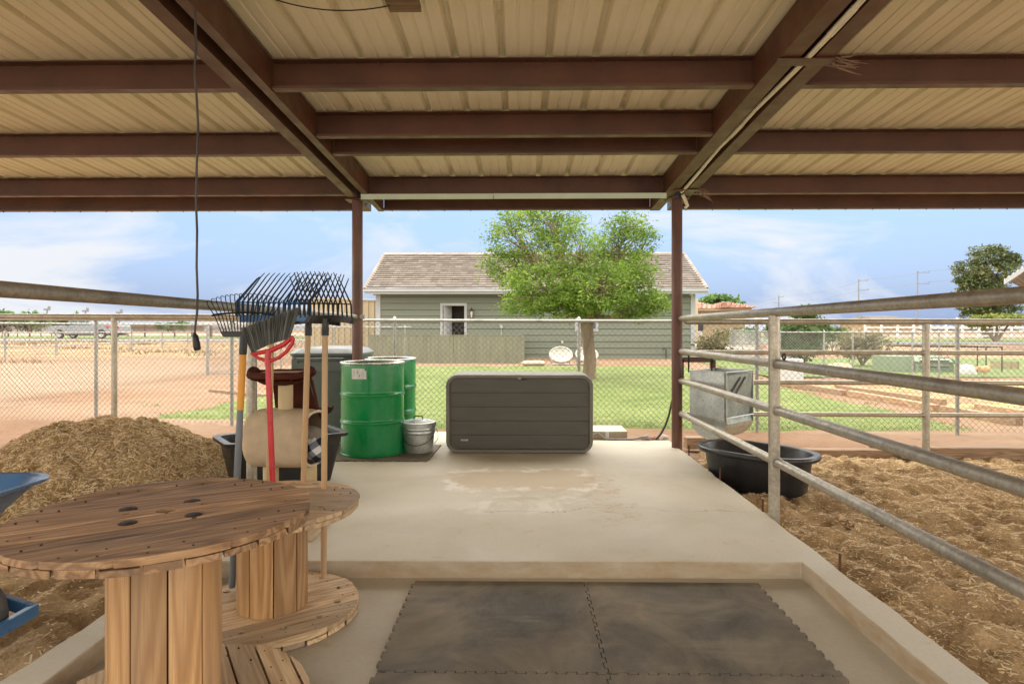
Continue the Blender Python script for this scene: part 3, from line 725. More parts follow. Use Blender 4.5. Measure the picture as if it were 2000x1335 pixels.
fl = thing('pipe_fence', 'single top rail pipe fence from the left barn post running above the spool tables', 'pipe fence', (-1.75, 4.0, 0), group='pipe fences around the pens')
m = MB(); m.tube([(-1.75, -1.6, 1.387), (-1.75, 4.0, 1.384), (-1.775, 6.50, 1.384)], 0.0285, 20); m.build('rail', GALV, fl, smooth=50)
m = MB(); m.tube([(-1.765, 3.98, -0.1), (-1.765, 3.98, 1.36)], 0.033, 20); m.build('post', GALV, fl, smooth=50)
m = MB(); m.tube([(-1.735, 6.535, 1.384), (-1.68, 6.535, 1.384)], [0.029, 0.024], 14); m.build('end_cap', WHITE_PAINT, fl, smooth=50)
fa = thing('pipe_fence', 'galvanised top rail pipe fence crossing the left side behind the shavings heap', 'pipe fence', (-4.0, 6.4, 0), group='pipe fences around the pens')
m = MB(); m.tube([(-8.2, 6.40, 1.40), (-4.2, 6.40, 1.383), (-1.81, 6.44, 1.375)], 0.0295, 16); m.build('rail', GALV, fa, smooth=50)
m = MB(); x = at(223, 700, Y=6.4).x; m.tube([(x, 6.40, -0.2), (x, 6.40, 1.37)], 0.029, 18); m.build('post', GALV, fa, smooth=50)
# ---------------------------------------------------------------- chain link
def wire_mesh(m, p0, p1, z0, z1, p=0.08, r=0.0022, dx=0):
    """diamonds between two ground points; z0, z1 functions of the distance fraction"""
    p0, p1 = Vector((*p0, 0)), Vector((*p1, 0)); d = p1 - p0; L = d.length; d.normalize(); nrm = Vector((-d.y, d.x, 0))
    H = z1(0) - z0(0)
    k = int((L + H) / p) + 1
    for sgn in (1, -1):
        for i in range(k):
            u0 = i*p - (H if sgn > 0 else 0); u1 = u0 + sgn*H; a, b = u0, u1; ta, tb = 0.0, 1.0
            if sgn > 0:
                if a < 0: ta = -a / H
                if b > L: tb = 1 - (b - L) / H
            else:
                if a > L: ta = (a - L) / H
                if b < 0: tb = 1 + b / H
            if tb - ta < 0.02: continue
            P = []
            for t in (ta, tb):
                u = lerp(a, b, t); fr_ = u / L; z = lerp(z0(fr_), z1(fr_), t); P.append(p0 + d*u + nrm*r*sgn*0.9 + Vector((0, 0, z)))
            dd = (P[1] - P[0]).normalized(); a1 = nrm*r; a2 = dd.cross(nrm).normalized()*r
            vs = [P[0]+a1, P[0]+a2, P[0]-a1, P[0]-a2, P[1]+a1, P[1]+a2, P[1]-a1, P[1]-a2]
            m.add(vs, [(0,1,5,4),(1,2,6,5),(2,3,7,6),(3,0,4,7)])
def chain_fence(label, p0, p1, fracs, H, zoff=0.0, p=0.08, r=0.0022, pr=0.024, rr=0.018, rail=True, group='chain link fences', mid=False, mat=None, ztop=None, over=0.03, big=()):
    t = thing('chain_link_fence', label, 'chain link fence', (p0[0], p0[1], 0), group=group)
    g = lambda f: gz(lerp(p0[0], p1[0], f), lerp(p0[1], p1[1], f)) + zoff
    top = (lambda f: g(f) + H) if ztop is None else (lambda f: lerp(ztop[0], ztop[1], f))
    m = MB(); wire_mesh(m, p0, p1, lambda f: g(f) + 0.02, lambda f: top(f) + 0.01, p, r); m.build('wire_mesh', mat or WIRE, t)
    for i, f in enumerate(fracs):
        x, y = lerp(p0[0], p1[0], f), lerp(p0[1], p1[1], f); m = MB(); q = pr * (1.5 if i in big else 1)
        m.tube([(x, y + 0.03, g(f) - 0.2), (x, y + 0.03, top(f) + over)], q, 12)
        m.lathe([(q*1.12, -0.02), (q*1.12, 0.0), (q*0.7, 0.018), (0.006, 0.028), (0, 0.03)], 10, (x, y + 0.03, top(f) + over)); m.build('post', GALV_FENCE, t, smooth=50)
    if rail:
        m = MB(); m.tube([(lerp(p0[0], p1[0], f), lerp(p0[1], p1[1], f), top(f)) for f in (0, .25, .5, .75, 1)], rr, 10); m.build('top_rail', GALV_FENCE, t, smooth=50)
    if mid:
        m = MB(); m.tube([(lerp(p0[0], p1[0], f), lerp(p0[1], p1[1], f), g(f) + 0.06) for f in (0, .5, 1)], rr*.8, 8); m.build('bottom_rail', GALV_FENCE, t, smooth=50)
    return t
def ypl(x): return 8.74 - 0.052 * (x + 4.1)
P0, P1 = (-9.0, ypl(-9.0)), (9.5, ypl(9.5))
def fr_at(px):
    a = at(px, 700, Y=8.5); x = a.x
    for _ in range(5): x = at(px, 700, Y=ypl(x)).x
    return (x - P0[0]) / (P1[0] - P0[0])
chain_fence('chain link fence with round top rail between the slab and the lawn', P0, P1, [fr_at(q) for q in (185, 451, 770, 1131, 1480, 1873)], 1.5, ztop=(1.405, 1.335), rr=0.021, r=0.0021)
chain_fence('chain link side fence receding across the dirt on the far left', (-9.0, 5.0), (-9.0, 26), [0.24, (13.4-5)/21, (17.4-5)/21, 0.82], 1.45, p=0.09, r=0.0026, pr=0.03, big=(1, 2))
chain_fence('chain link run of panels at the left in front of the tan metal shed', (-9.0, 17.6), (-3.2, 17.6), [0.35, 0.62, 0.97], 1.4, p=0.09, mid=True)
chain_fence('chain link kennel front in the yard on the right', (7.05, 16.9), (19, 16.9), [0.0, 0.10, 0.165, 0.30, 0.36, 0.66], 1.26, p=0.085, mat=WIRE_L, r=0.0025)
chain_fence('chain link kennel side running back towards the neighbouring house', (7.05, 16.9), (9.2, 27.5), [0.3, 0.62, 0.95], 1.26, p=0.1, mat=WIRE_L, r=0.0025)
# ---------------------------------------------------------------- cable spool tables
def strip_poly(R_, v0, v1, seed, n=14):
    """part of a disc of radius R_ between y=v0 and y=v1"""
    a0, a1 = max(-R_, v0), min(R_, v1)
    pts = []
    for i in range(n + 1):
        v = lerp(a0, a1, i / n); pts.append((math.sqrt(max(R_*R_ - v*v, 0)), v))
    pts += [(-x, v) for x, v in reversed(pts)]
    out = []
    for x, v in pts:
        if not out or (abs(x - out[-1][0]) + abs(v - out[-1][1])) > 1e-4: out.append((x, v))
    return out
def planks(m, R_, z0, z1, w, ang, gap=0.0085, off=0.0):
    M = Matrix.Rotation(ang, 4, 'Z'); n = int(2*R_ / w) + 2; v = -R_ + off - w
    while v < R_:
        a, b = max(v, -R_), min(v + w, R_)
        if b - a > 0.012:
            m.rnd(); dz = random.uniform(-0.003, 0.003)
            P = strip_poly(R_ + random.uniform(-.004, .004), a + gap/2, b - gap/2, 0)
            if len(P) > 2: m.prism(P, z0, z1 + dz, M)
        v += w
def flange(name, parent, mat_up, R_, z0, z1, w, ang, holes, seed, label=None):
    random.seed(seed)
    m = MB(); zm = (z0 + z1) / 2
    up = MB(); planks(up, R_, zm + 0.0015, z1, w, 0, off=random.uniform(0, w*.6)); o = up.build(name, mat_up, parent, world=False, label=label); o.rotation_euler = (0, 0, ang)
    lo = MB(); planks(lo, R_*0.997, z0, zm - 0.0015, w, 0, off=random.uniform(0, w*.6)); o2 = lo.build('lower_layer', mat_up, o, world=False); o2.rotation_euler = (0, 0, math.pi/2)
    bpy.context.view_layer.update(); holes = [(x*math.cos(ang) + y*math.sin(ang), -x*math.sin(ang) + y*math.cos(ang), r) for x, y, r in holes]
    c = MB(); c2 = MB()
    for x, y, r in holes: c2.prism([(y + r*math.cos(2*math.pi*k/16), -x + r*math.sin(2*math.pi*k/16)) for k in range(16)], z0-.05, z1+.05)
    for x, y, r in holes: c.prism([(x + r*math.cos(2*math.pi*k/16), y + r*math.sin(2*math.pi*k/16)) for k in range(16)], z0-.05, z1+.05)
    if holes: cut(o, c); cut(o2, c2)
    for q in (o, o2):
        b = q.modifiers.new('bevel', 'BEVEL'); b.width = 0.003; b.segments = 2; b.limit_method = 'ANGLE'; b.angle_limit = R(40)
    return o
def drum_staves(parent, r, z0, z1, n, seed):
    random.seed(seed); m = MB(); a = random.random()
    t = 0.022
    for k in range(n):
        a0 = a + 2*math.pi*k/n; a1 = a + 2*math.pi*(k+1)/n; g = 0.0022 / r; m.rnd(); rr = r + random.uniform(-.002, .003)
        P = []
        for i in range(5): q = lerp(a0 + g, a1 - g, i/4); P.append((rr*math.cos(q), rr*math.sin(q)))
        for i in range(5): q = lerp(a1 - g, a0 + g, i/4); P.append(((rr-t)*math.cos(q), (rr-t)*math.sin(q)))
        m.prism(P, z0, z1)
    return m.build('core', WOOD_STAVE, parent, world=False, bevel=0.003)
def nails(m, R_, z, ang, n, seed):
    random.seed(seed)
    for k in range(n):
        a = 2*math.pi*k/n + random.uniform(-.06, .06)
        for rr in (R_*0.92, R_*0.80):
            x, y = rr*math.cos(a) + random.uniform(-.008, .008), rr*math.sin(a) + random.uniform(-.008, .008)
            m.lathe([(0, z + 0.0028), (0.0034, z + 0.0024), (0.0036, z - 0.004)], 8, (x, y, 0))
A33 = R(33)
FX, FY = -1.174, 2.007
sp1 = thing('spool_table', 'large wooden cable spool table with a weathered brown top, nearest the viewer', 'spool table', (FX, FY, 0), group='wooden cable spools')
hole = [(0, 0, 0.030)] + [(x, y, 0.0125) for x, y in ((0.088, 0.075), (-0.105, -0.038), (0.125, -0.005))]
zt = 1.25 - 0.5985
top1 = flange('top', sp1, WOOD_TOP, 0.452, zt - 0.042, zt, 0.098, A33, hole, 11)
drum_staves(sp1, 0.167, -0.02, zt - 0.045, 10, 3)
flange('base', sp1, WOOD_TOP_L, 0.452, -0.088, -0.012, 0.098, A33 + math.pi/2, [(0, 0, 0.03)], 17)
BOLT = simple('rusty dark bolt', (0.06, 0.042, 0.03), 0.65, 0.6, 0.4, 30)
for bx, by in ((0.10, 0.10), (-0.02, 0.125), (-0.125, 0.02), (0.07, -0.035)):
    pass
for px, py in ((250, 994), (375, 979), (249, 1022), (378, 1006)):
    q = at(px, py, z=zt); m = MB()
    m.lathe([(0, 0.006), (0.010, 0.006), (0.012, 0.003), (0.014, 0.0025), (0.024, 0.0035), (0.0265, 0.002), (0.027, -0.003)], 20, (q.x, q.y, zt + 0.0005)); m.build('bolt', BOLT, sp1, smooth=40)
m = MB(); nails(m, 0.452, zt, 0, 22, 5); nails(m, 0.452, -0.012, 0, 22, 6); o = m.build('nails', BOLT, sp1, world=False)
SX, SY, SR = -1.176, 2.88, 0.395
sp2 = thing('spool_table', 'smaller wooden cable spool behind the large one, its rim holes holding rakes and brooms', 'spool table', (SX, SY, 0), group='wooden cable spools')
zt2 = 0.44
def rimholes(pxs, z):
    L = []
    for px, py in pxs: q = at(px, py, z=z); L.append((q.x - SX, q.y - SY))
    return L
th = rimholes(((585, 932), (633.6, 937.6), (662, 950), (655, 967), (614, 987)), zt2)
bh = rimholes(((632, 1128), (660.6, 1148), (658.8, 1176), (622.8, 1204.7), (554, 1228), (471.6, 1237)), -0.05)
def clampr(L): 
    out = []
    for x, y in L:
        r = math.hypot(x, y); k = min(max(r, 0.27), 0.335) / r; out.append((x*k, y*k, 0.0165))
    return out
th = clampr(th); bh = clampr(bh)
# rim holes on the hidden side complete the ring and carry two of the handles
th += [(0.30*math.cos(a), 0.30*math.sin(a), 0.0165) for a in (R(128), R(155), R(185), R(215), R(245))]
bh += [(0.31*math.cos(a), 0.31*math.sin(a), 0.0165) for a in (R(128), R(155), R(185))]
flange('top', sp2, WOOD_TOP_L, SR, zt2 - 0.042, zt2, 0.13, A33 - R(35), th, 21)
drum_staves(sp2, 0.158, -0.045, zt2 - 0.045, 9, 8)
flange('base', sp2, WOOD_TOP_L, SR, -0.088, -0.046, 0.098, A33, bh, 27)
m = MB(); nails(m, SR, -0.046, 0, 18, 9); nails(m, SR, zt2, 0, 16, 19); m.build('nails', BOLT, sp2, world=False)
# ---------------------------------------------------------------- tools standing in the spool
TD = 3.12
def P_(px, py, D=TD): return at(px, py, Y=D)
def tool(name, label, base, group='stable tools in the spool rack'): return thing(name, label, name.split('_')[-1], base, group=group)
def handle(parent, a, b, r=0.0155, mat=None, name='handle', seg=10):
    m = MB(); a, b = Vector(a), Vector(b); pts = [a.lerp(b, i/6) for i in range(7)]; m.tube(pts, [r*0.94] + [r]*5 + [r*0.9], seg); return m.build(name, mat or WOOD_HANDLE, parent, smooth=50)
BLUE_P = simple('blue plastic', (0.035, 0.12, 0.27), 0.4, 0, 0.15, 8, dirt=(0.12, 0.13, 0.13), dirt_amt=0.25)
RED_P = simple('red plastic', (0.45, 0.012, 0.018), 0.35, 0, 0.12, 8, dirt=(0.3, 0.12, 0.1), dirt_amt=0.2)
YEL = simple('yellow fibreglass', (0.62, 0.27, 0.025), 0.45, 0, 0.15, 9)
GREYH = simple('grey fibreglass', (0.13, 0.14, 0.15), 0.45, 0, 0.3, 9, stretch=(1, 1, 0.3))
# 1 leaf rake with yellow and grey handle
t1 = tool('leaf_rake', 'black leaf rake with a yellow and grey handle, leftmost of the tools', (*P_(453, 1145)[:2], -0.05))
b0, b1 = P_(453, 1146, 3.02), P_(476, 655, 3.02)
handle(t1, b0, b0.lerp(b1, 0.71), 0.0165, GREYH); handle(t1, b0.lerp(b1, 0.705), b0.lerp(b1, 0.93), 0.017, YEL, 'grip'); handle(t1, b0.lerp(b1, 0.925), b0.lerp(b1, 1.0), 0.019, BLACK_PLASTIC, 'ferrule')
m = MB(); c0, c1 = P_(430, 651, 3.02), P_(520, 651, 3.02)
m.add([P_(429, 647, 3.02), P_(524, 647, 3.02), P_(514, 658, 3.02), P_(436, 658, 3.02)] + [P_(429, 647, 3.05), P_(524, 647, 3.05), P_(514, 658, 3.05), P_(436, 658, 3.05)], [(0,1,2,3),(7,6,5,4),(0,4,5,1),(1,5,6,2),(2,6,7,3),(3,7,4,0)])
m.build('rake_base', BLACK_PLASTIC, t1, bevel=0.003)
m = MB(); N = 17
arc = []
for i in range(N):
    f = i/(N-1); s_ = 2*f - 1
    x0 = lerp(432, 520, f); x1 = lerp(403, 549, f); yt = 573 + 13*abs(s_)**2.2
    p0 = P_(x0, 648, 3.03); p1 = P_(lerp(x0, x1, .45), 616 - 4*(1-s_*s_), 3.05 + .02*(1-s_*s_)); p2 = P_(lerp(x0, x1, .93), yt + 9, 3.11); p3 = P_(x1 + 1, yt + 1, 3.10); p4 = P_(x1 + 4, yt, 3.05); p5 = P_(x1 + 8 , yt + 2, 3.0)
    m.tube([p0, p1, p2, p3, p4, p5], [0.0026, 0.0026, 0.0024, 0.0022, 0.002, 0.0018], 6); arc.append(p1 + Vector((0, 0, 0.004)))
m.build('tines', BLACK_PLASTIC, t1, smooth=50)
m = MB(); m.tube([arc[0] + Vector((-.012, 0, -.004))] + arc + [arc[-1] + Vector((.012, 0, -.004))], 0.0055, 6); m.build('spacer_bar', BLACK_PLASTIC, t1, smooth=50)
# 2 blue stall fork
t2 = tool('stall_fork', 'blue plastic stall fork with a wooden handle behind the red broom', (*P_(522, 937)[:2], 0.44))
handle(t2, at(523, 1040, Y=3.17), P_(531, 622, 3.17), 0.0135)
m = MB()
D = 3.16
m.add([P_(461, 614, D-.02), P_(606, 614, D-.02), P_(600, 628, D-.02), P_(468, 629, D-.02), P_(461, 614, D+.015), P_(606, 614, D+.015), P_(600, 628, D+.015), P_(468, 629, D+.015)], [(0,3,2,1),(4,5,6,7),(0,1,5,4),(1,2,6,5),(2,3,7,6),(3,0,4,7)])
m.build('fork_base', BLUE_P, t2, bevel=0.004)
m = MB(); N = 15
for i in range(N):
    f = i/(N-1); x0 = lerp(464, 604, f); k = 0.0048 if 0 < i < N-1 else 0.008
    a = P_(x0, 616, D); b = P_(x0 + 0.5, 588, D + .03); c = P_(x0 + (36 if i else 38), 540 if 0 < i < N-1 else 545, D + .16); e = P_(x0 + 43, 533 if 0 < i < N - 1 else 541, D + .18)
    m.tube([a, b, b.lerp(c, .12), c, e], [k*1.5, k*1.25, k, k*.62, k*.4], 6)
m.build('tines', simple('shade darkened blue plastic', (0.012, 0.045, 0.11), 0.45), t2, smooth=50)  # backlit darkness of the tines painted in as a darker blue
m = MB(); m.tube([P_(463, 590, D+.028), P_(535, 591, D+.03), P_(606, 590, D+.028)], 0.004, 6); m.build('cross_bar', BLUE_P, t2, smooth=50)
m = MB(); q = P_(466.5, 623, D-.0225); m.box(q.x-.005, q.x+.005, q.y-.002, q.y+.002, q.z-.014, q.z+.014); m.build('label_tag', simple('worn sticker', (0.45, 0.44, 0.40), 0.6), t2)
# 4 + 5 black bedding forks with wooden handles
def bedding_fork(label, hx0, hy0, hx1, xa, xb, lean, D, btm, yoff=0, hr=0.0150):
    t = tool('bedding_fork', label, (*P_(hx0, hy0, D)[:2], btm))
    handle(t, P_(hx0, hy0, D), P_(hx1, 640, D), hr)
    m = MB(); m.tube([P_(hx1, 655, D), P_(hx1 + .2, 643, D), P_(hx1 + .5, 622, D)], [0.0185, 0.019, 0.014], 10); q = P_(hx1, 648, D - .017)
    m.tube([q, q + Vector((0, -.005, 0))], 0.006, 8); m.build('ferrule', BLACK_PLASTIC, t, smooth=50)
    m = MB(); n = 12; row = []
    for i in range(n + 1):
        f = i/n; s_ = 2*f-1; row.append((P_(lerp(xa, xb, f), 615 + 5*s_*s_ + yoff, D + .02*(s_*s_)), P_(lerp(xa, xb, f), 627.5 + 5.5*s_*s_ + yoff, D + .01)))
    for i in range(n):
        (a, a2), (b, b2) = row[i], row[i+1]; th_ = Vector((0, .022, 0))
        m.add([a2, b2, b, a, a2+th_, b2+th_, b+th_, a+th_], [(0,1,2,3),(7,6,5,4),(0,4,5,1),(3,2,6,7)] + ([(0,3,7,4)] if i == 0 else []) + ([(1,5,6,2)] if i == n-1 else []))
    m.build('fork_base', BLACK_PLASTIC, t)
    m = MB(); N = 12; cb = []
    for i in range(N):
        f = i/(N-1); x0 = lerp(xa + 3, xb - 3, f); s_ = 2*f-1
        edge = 0 if abs(s_) < .93 else 7
        a = P_(x0, 617 + 3*s_*s_, D + .01); b = P_(x0 + lean*1.5, 592 + 2*abs(s_), D + .03); e = P_(x0 + lean*(27 - (0 if abs(s_) < .8 else 3)) + (-3 if s_ > 0 else 3)*abs(s_), 530 + 3*s_*s_ + edge + yoff, D + .155)
        m.tube([a, b, b.lerp(e, .5) + Vector((0, 0, .002)), e], [0.005, 0.0046, 0.0038, 0.0024], 6); cb.append(b)
    m.build('tines', BLACK_PLASTIC, t, smooth=50)
    m = MB(); m.tube(cb, 0.0036, 6); m.build('cross_bar', BLACK_PLASTIC, t, smooth=50)
bedding_fork('black bedding fork with a wooden handle, rightmost of the tools in the spool', 632, 1128, 635, 584, 690, -1, 3.13, -0.05)
bedding_fork('black bedding fork with a wooden handle, second tool from the right', 590, 1040, 602, 553, 663, 1, 3.24, 0.1, 4)
# 3 red broom
t3 = tool('angle_broom', 'red angled broom with dark bristles standing in front of the forks', (*P_(531, 942, 3.06)[:2], 0.3))
D = 2.70
def Q(px, py, d=0): return at(px, py, Y=D + d)
handle(t3, at(536, 1030, Y=2.70), Q(523, 700), 0.0125, RED_P)
m = MB()
m.tube([Q(490.5, 689.5), Q(500, 690), Q(530, 684), Q(555, 672), Q(569, 659), Q(573, 658)], [0.006, 0.009, 0.011, 0.011, 0.010, 0.008], 10)
m.tube([Q(573, 659), Q(571, 670), Q(560, 686), Q(545, 698), Q(527, 705), Q(519, 703)], [0.008, 0.009, 0.0085, 0.0085, 0.008, 0.007], 10)
m.tube([Q(491, 690), Q(505, 699), Q(517, 703), Q(524, 702)], [0.006, 0.007, 0.008, 0.009], 10)
m.tube([Q(525, 684), Q(523, 694), Q(523, 712)], [0.011, 0.013, 0.0145], 10)
m.build('broom_head', RED_P, t3, smooth=60)
t = NT('dark bristles'); BR = t.done(t.ramp(t.attr(), [(0, (.008, .009, .008)), (.6, (.04, .043, .036)), (1, (.16, .165, .14))]), .5)
m = MB(); random.seed(31)
for i in range(760):
    f = (i + .5) / 760
    # root along the head, tip along the slanted free edge
    rx, ry = lerp(492, 566, f), lerp(689, 661, f) - 3*math.sin(math.pi*f); tx, ty = lerp(472, 585, f), lerp(641, 600, f); d0 = random.uniform(-.018, .018)
    tx += random.uniform(-2.2, 2.2); ty += random.uniform(-2.5, 2.5)
    m.rnd(); m.tube([Q(rx, ry, d0*.6), Q(lerp(rx, tx, .5) + random.uniform(-.6, .6), lerp(ry, ty, .5), d0), Q(tx, ty, d0*1.6)], [0.0012, 0.0012, 0.0008], 3)
m.build('bristles', BR, t3)
# ---------------------------------------------------------------- drums, bucket, deck box
def drum_paint():
    t = NT('glossy green drum paint')
    c = t.ramp(t.noise(2.5, 5, 0.6), [(0.3, (0.002, 0.185, 0.045)), (0.7, (0.003, 0.235, 0.06))])
    c = t.mix(t.ramp(t.noise(18, 8, 0.75, t.map((1, 1, .5), loc=(2, 2, 2))), [(0.62, 0.0), (0.70, 0.6)]), c, (0.06, 0.11, 0.055))
    c = t.mix(t.ramp(t.noise(3, 8, 0.7, t.map((1, 1, .25), loc=(6, 2, 1))), [(0.52, 0.0), (0.75, 0.35)]), c, (0.16, 0.20, 0.11))
    t.b.inputs['Coat Weight'].default_value = 0.25; t.b.inputs['Coat Roughness'].default_value = 0.08
    t.bump(t.noise(9, 3, 0.5), 0.06, 0.01)
    return t.done(c, t.ramp(t.noise(6, 6, .65), [(.35, .16), (.65, .42)]), 0, 0.35)
GREEN = drum_paint()
RIM = simple('bare steel rim', (0.55, 0.53, 0.49), 0.3, 0.9, 0.25, 14, dirt=(0.28, 0.17, 0.09), dirt_amt=0.5)
def drum(label, x, y, rz):
    t = thing('steel_drum', label, 'drum', (x, y, 0.012), rz, group='green steel drums')
    r, h = 0.312, 0.905; pf = [(0, 0.012), (r-.01, 0.012), (r-.006, 0.0), (r+.004, 0.002), (r+.005, 0.014), (r, 0.02)]
    for zc in (h*0.36, h*0.66):
        for i in range(-6, 7): pf.append((r + 0.011*math.exp(-(i/2.6)**2), zc + i*0.006))
    pf += [(r, h-.03), (r-.001, h-.012), (r-.004, h-.004)]
    pf += [(r-.008, h-.006), (r-.009, h-.16), (r-.012, 0.02), (0, 0.02)]
    m = MB(); m.lathe(pf, 72); m.build('body', GREEN, t, smooth=35, world=False)
    m = MB(); m.tube([((r+.001)*math.cos(a), (r+.001)*math.sin(a), h) for a in [2*math.pi*k/72 for k in range(72)]], 0.0115, 10, closed=True)
    m.build('rim_ring', RIM, t, smooth=60, world=False)
    return t, r
d1, r1 = drum('glossy green steel drum with a paper label, nearer the viewer', -1.515, 6.20, 0)
# paper label wrapped on the drum
a0 = math.atan2(at(717, 728, Y=5.9).y - 6.20, at(717, 728, Y=5.9).x + 1.515)
PAPER = simple('worn paper label', (0.62, 0.62, 0.56), 0.7, 0, 0.1, 20)
z1_, z0_ = 0.848, 0.760
ac = R(-90) - math.asin(max(-1, min(1, (-(at(702, 728, Y=5.92).x + 1.515)) / 0.312)))
def wrap(m, a_, b_, z0, z1, r, n=8, ac=ac):
    """strip on the drum from arc offset a_ to b_ (metres)"""
    for i in range(n):
        q0, q1 = ac + lerp(a_, b_, i/n)/0.312, ac + lerp(a_, b_, (i+1)/n)/0.312
        m.face([(r*math.cos(q0), r*math.sin(q0), z0), (r*math.cos(q1), r*math.sin(q1), z0), (r*math.cos(q1), r*math.sin(q1), z1), (r*math.cos(q0), r*math.sin(q0), z1)])
m = MB(); hw = 0.076; wrap(m, -hw, hw - .018, z0_, z1_ + .012, 0.3135); wrap(m, hw - .018, hw, z0_, z1_ - .008, 0.3135, 3); lab = m.build('paper_label', PAPER, d1, world=False)
INK = simple('label ink', (0.08, 0.09, 0.08), 0.7)
m = MB(); random.seed(12)
for k in range(7):
    zz = z1_ - .004 - k*0.0115
    for s0 in range(3):
        a_ = -hw + .008 + s0*0.048
        if s0 == 0 and k in (1, 2): continue
        wrap(m, a_, a_ + random.uniform(.018, .04), zz - .0022, zz, 0.3138, 3)
for a_, zz in ((-.058, .818), (-.020, .818), (.004, .782)):
    wrap(m, a_, a_ + .012, zz, zz + .014, 0.3138, 3)
m.build('print', INK, lab, world=False)
drum('glossy green steel drum standing behind the labelled one', -1.53, 6.98, 1.1)
def drum_mat():
    m = MB(); x0, x1, y0, y1 = -1.98, -0.90, 5.80, 6.60
    pts = []
    def edge(a, b, n, ph=0):
        a, b = Vector(a), Vector(b); d = (b-a)/n; pr = Vector((d.y, -d.x)).normalized()*0.012
        for k in range(n):
            o = pr if (k + ph) % 2 else pr*0
            pts.append(tuple(a + d*(k+.08) + o)); pts.append(tuple(a + d*(k+.92) + o))
    edge((x0, y0), (x1, y0), 26); edge((x1, y0), (x1 + 0.02, y1), 20); edge((x1+.02, y1), (x0, y1), 26); edge((x0, y1), (x0, y0), 20)
    m.prism(pts, 0.0005, 0.011); tag(m.build('rubber_mat', MATM), 'small dark rubber mat under the green drum and metal pail', 'mat')
drum_mat()
pail = thing('metal_pail', 'galvanised pail with lid and wire handle between the drums and the deck box', 'pail', (-1.06, 6.25, 0.012))
m = MB(); hb = 0.29
m.lathe([(0, 0.012), (0.138, 0.012), (0.140, 0), (0.146, 0.0), (0.148, 0.02), (0.150, 0.022)] + [(0.148 + 0.024*z/hb + (0.004 if abs(z-.2) < .008 or abs(z - .235) < .006 else 0), z) for z in [0.03 + i*0.0065 for i in range(38)]] + [(0.174, hb), (0.168, hb), (0.14, 0.02), (0, 0.02)], 48)
m.build('body', GALV_SHEET, pail, smooth=35, world=False)
m = MB(); m.lathe([(0.176, hb-.032), (0.181, hb-.034), (0.182, hb+.004), (0.178, hb+.010), (0.15, hb+.014), (0.145, hb+.019), (0.13, hb+.019), (0.125, hb+.024), (0.10, hb+.025), (0.095, hb+.03), (0.055, hb+.031), (0.05, hb+.036), (0, hb+.037)], 48)
lid = m.build('lid', GALV_SHEET, pail, smooth=35, world=False)
m = MB(); m.tube([(-.045, 0, hb+.034), (-.043, 0, hb+.055), (-.032, 0, hb+.066), (.032, 0, hb+.066), (.043, 0, hb+.055), (.045, 0, hb+.034)], 0.0055, 8); m.build('lid_handle', DARK_METAL, lid, smooth=50, world=False)
m = MB(); m.tube([(0.172*math.cos(a)*1.0, -0.172*math.sin(a)*.95 - .0, 0.215 - 0.135*math.sin(a)) for a in [i*math.pi/16 for i in range(17)]], 0.003, 6)
m.tube([(0.165, 0, .235), (0.182, 0, .225), (0.205, -.02, .19), (0.205, -.03, .13), (0.17, -.05, .085)], 0.003, 6)
m.build('bail', DARK_METAL, pail, smooth=50, world=False)
# deck box
BOXC = simple('brown grey resin panel', (0.075, 0.068, 0.052), 0.5, 0, 0.08, 3, 0.25, 220, stretch=(1, 1, 6), dirt=(0.12, 0.105, 0.078), dirt_amt=0.4)
BOXF = simple('taupe resin frame', (0.145, 0.132, 0.102), 0.45, 0, 0.08, 3, 0.15, 200, dirt=(0.27, 0.235, 0.18), dirt_amt=0.4)
bx0, bx1, bz0, bz1, by0, by1 = -0.772, 0.715, 0.004, 0.795, 6.20, 6.90
def rrect(x0, x1, z0, z1, r, n=8):
    P = []
    for cx, cz, a in ((x1-r, z0+r, -90), (x1-r, z1-r, 0), (x0+r, z1-r, 90), (x0+r, z0+r, 180)):
        for i in range(n+1): q = R(a + 90*i/n); P.append((cx + r*math.cos(q), cz + r*math.sin(q)))
    return P
db = thing('deck_box', 'wide dark taupe resin deck box with five front boards standing on the slab', 'deck box', (0, 6.5, 0))
def loft(m, loops, cap0=True, cap1=True):
    n = len(loops[0]); vs = [p for L in loops for p in L]; fs = []
    for j in range(len(loops)-1):
        for i in range(n): k = (i+1) % n; fs.append((j*n+i, j*n+k, (j+1)*n+k, (j+1)*n+i))
    if cap0: fs.append(tuple(range(n-1, -1, -1)))
    if cap1: fs.append(tuple((len(loops)-1)*n + i for i in range(n)))
    m.add(vs, fs)
m = MB(); P = rrect(bx0, bx1, bz0, bz1, 0.115, 10); I = rrect(bx0 + .034, bx1 - .034, bz0 + .030, bz1 - .034, 0.085, 10); I2 = rrect(bx0 + .042, bx1 - .042, bz0 + .038, bz1 - .042, 0.078, 10)
Pm = rrect(bx0 + .006, bx1 - .006, bz0 + .006, bz1 - .006, 0.11, 10)
loft(m, [[(x, by0 + .05, z) for x, z in P], [(x, by0 + .012, z) for x, z in P], [(x, by0, z) for x, z in Pm], [(x, by0, z) for x, z in I], [(x, by0 + .03, z) for x, z in I2]], False, False)
m.build('front_frame', BOXF, db, smooth=50)
m = MB(); Lr = []
for y, dz, dx in ((by0 + .045, 0, 0.004), (by0 + .30, 0.006, 0.0), (by1 - .05, 0.0, 0.0), (by1, -.012, 0.02)):
    Lr.append([(x, y, z + (dz if z > .6 else 0)) for x, z in rrect(bx0 + dx, bx1 - dx, bz0, bz1 - (0.0 if y < 6.8 else .01), 0.115, 10)])
loft(m, Lr); m.build('shell', BOXF, db, smooth=50)
m = MB(); hh = (bz1 - .044 - bz0 - .034) / 5; xl, xr = bx0 + .036, bx1 - .036
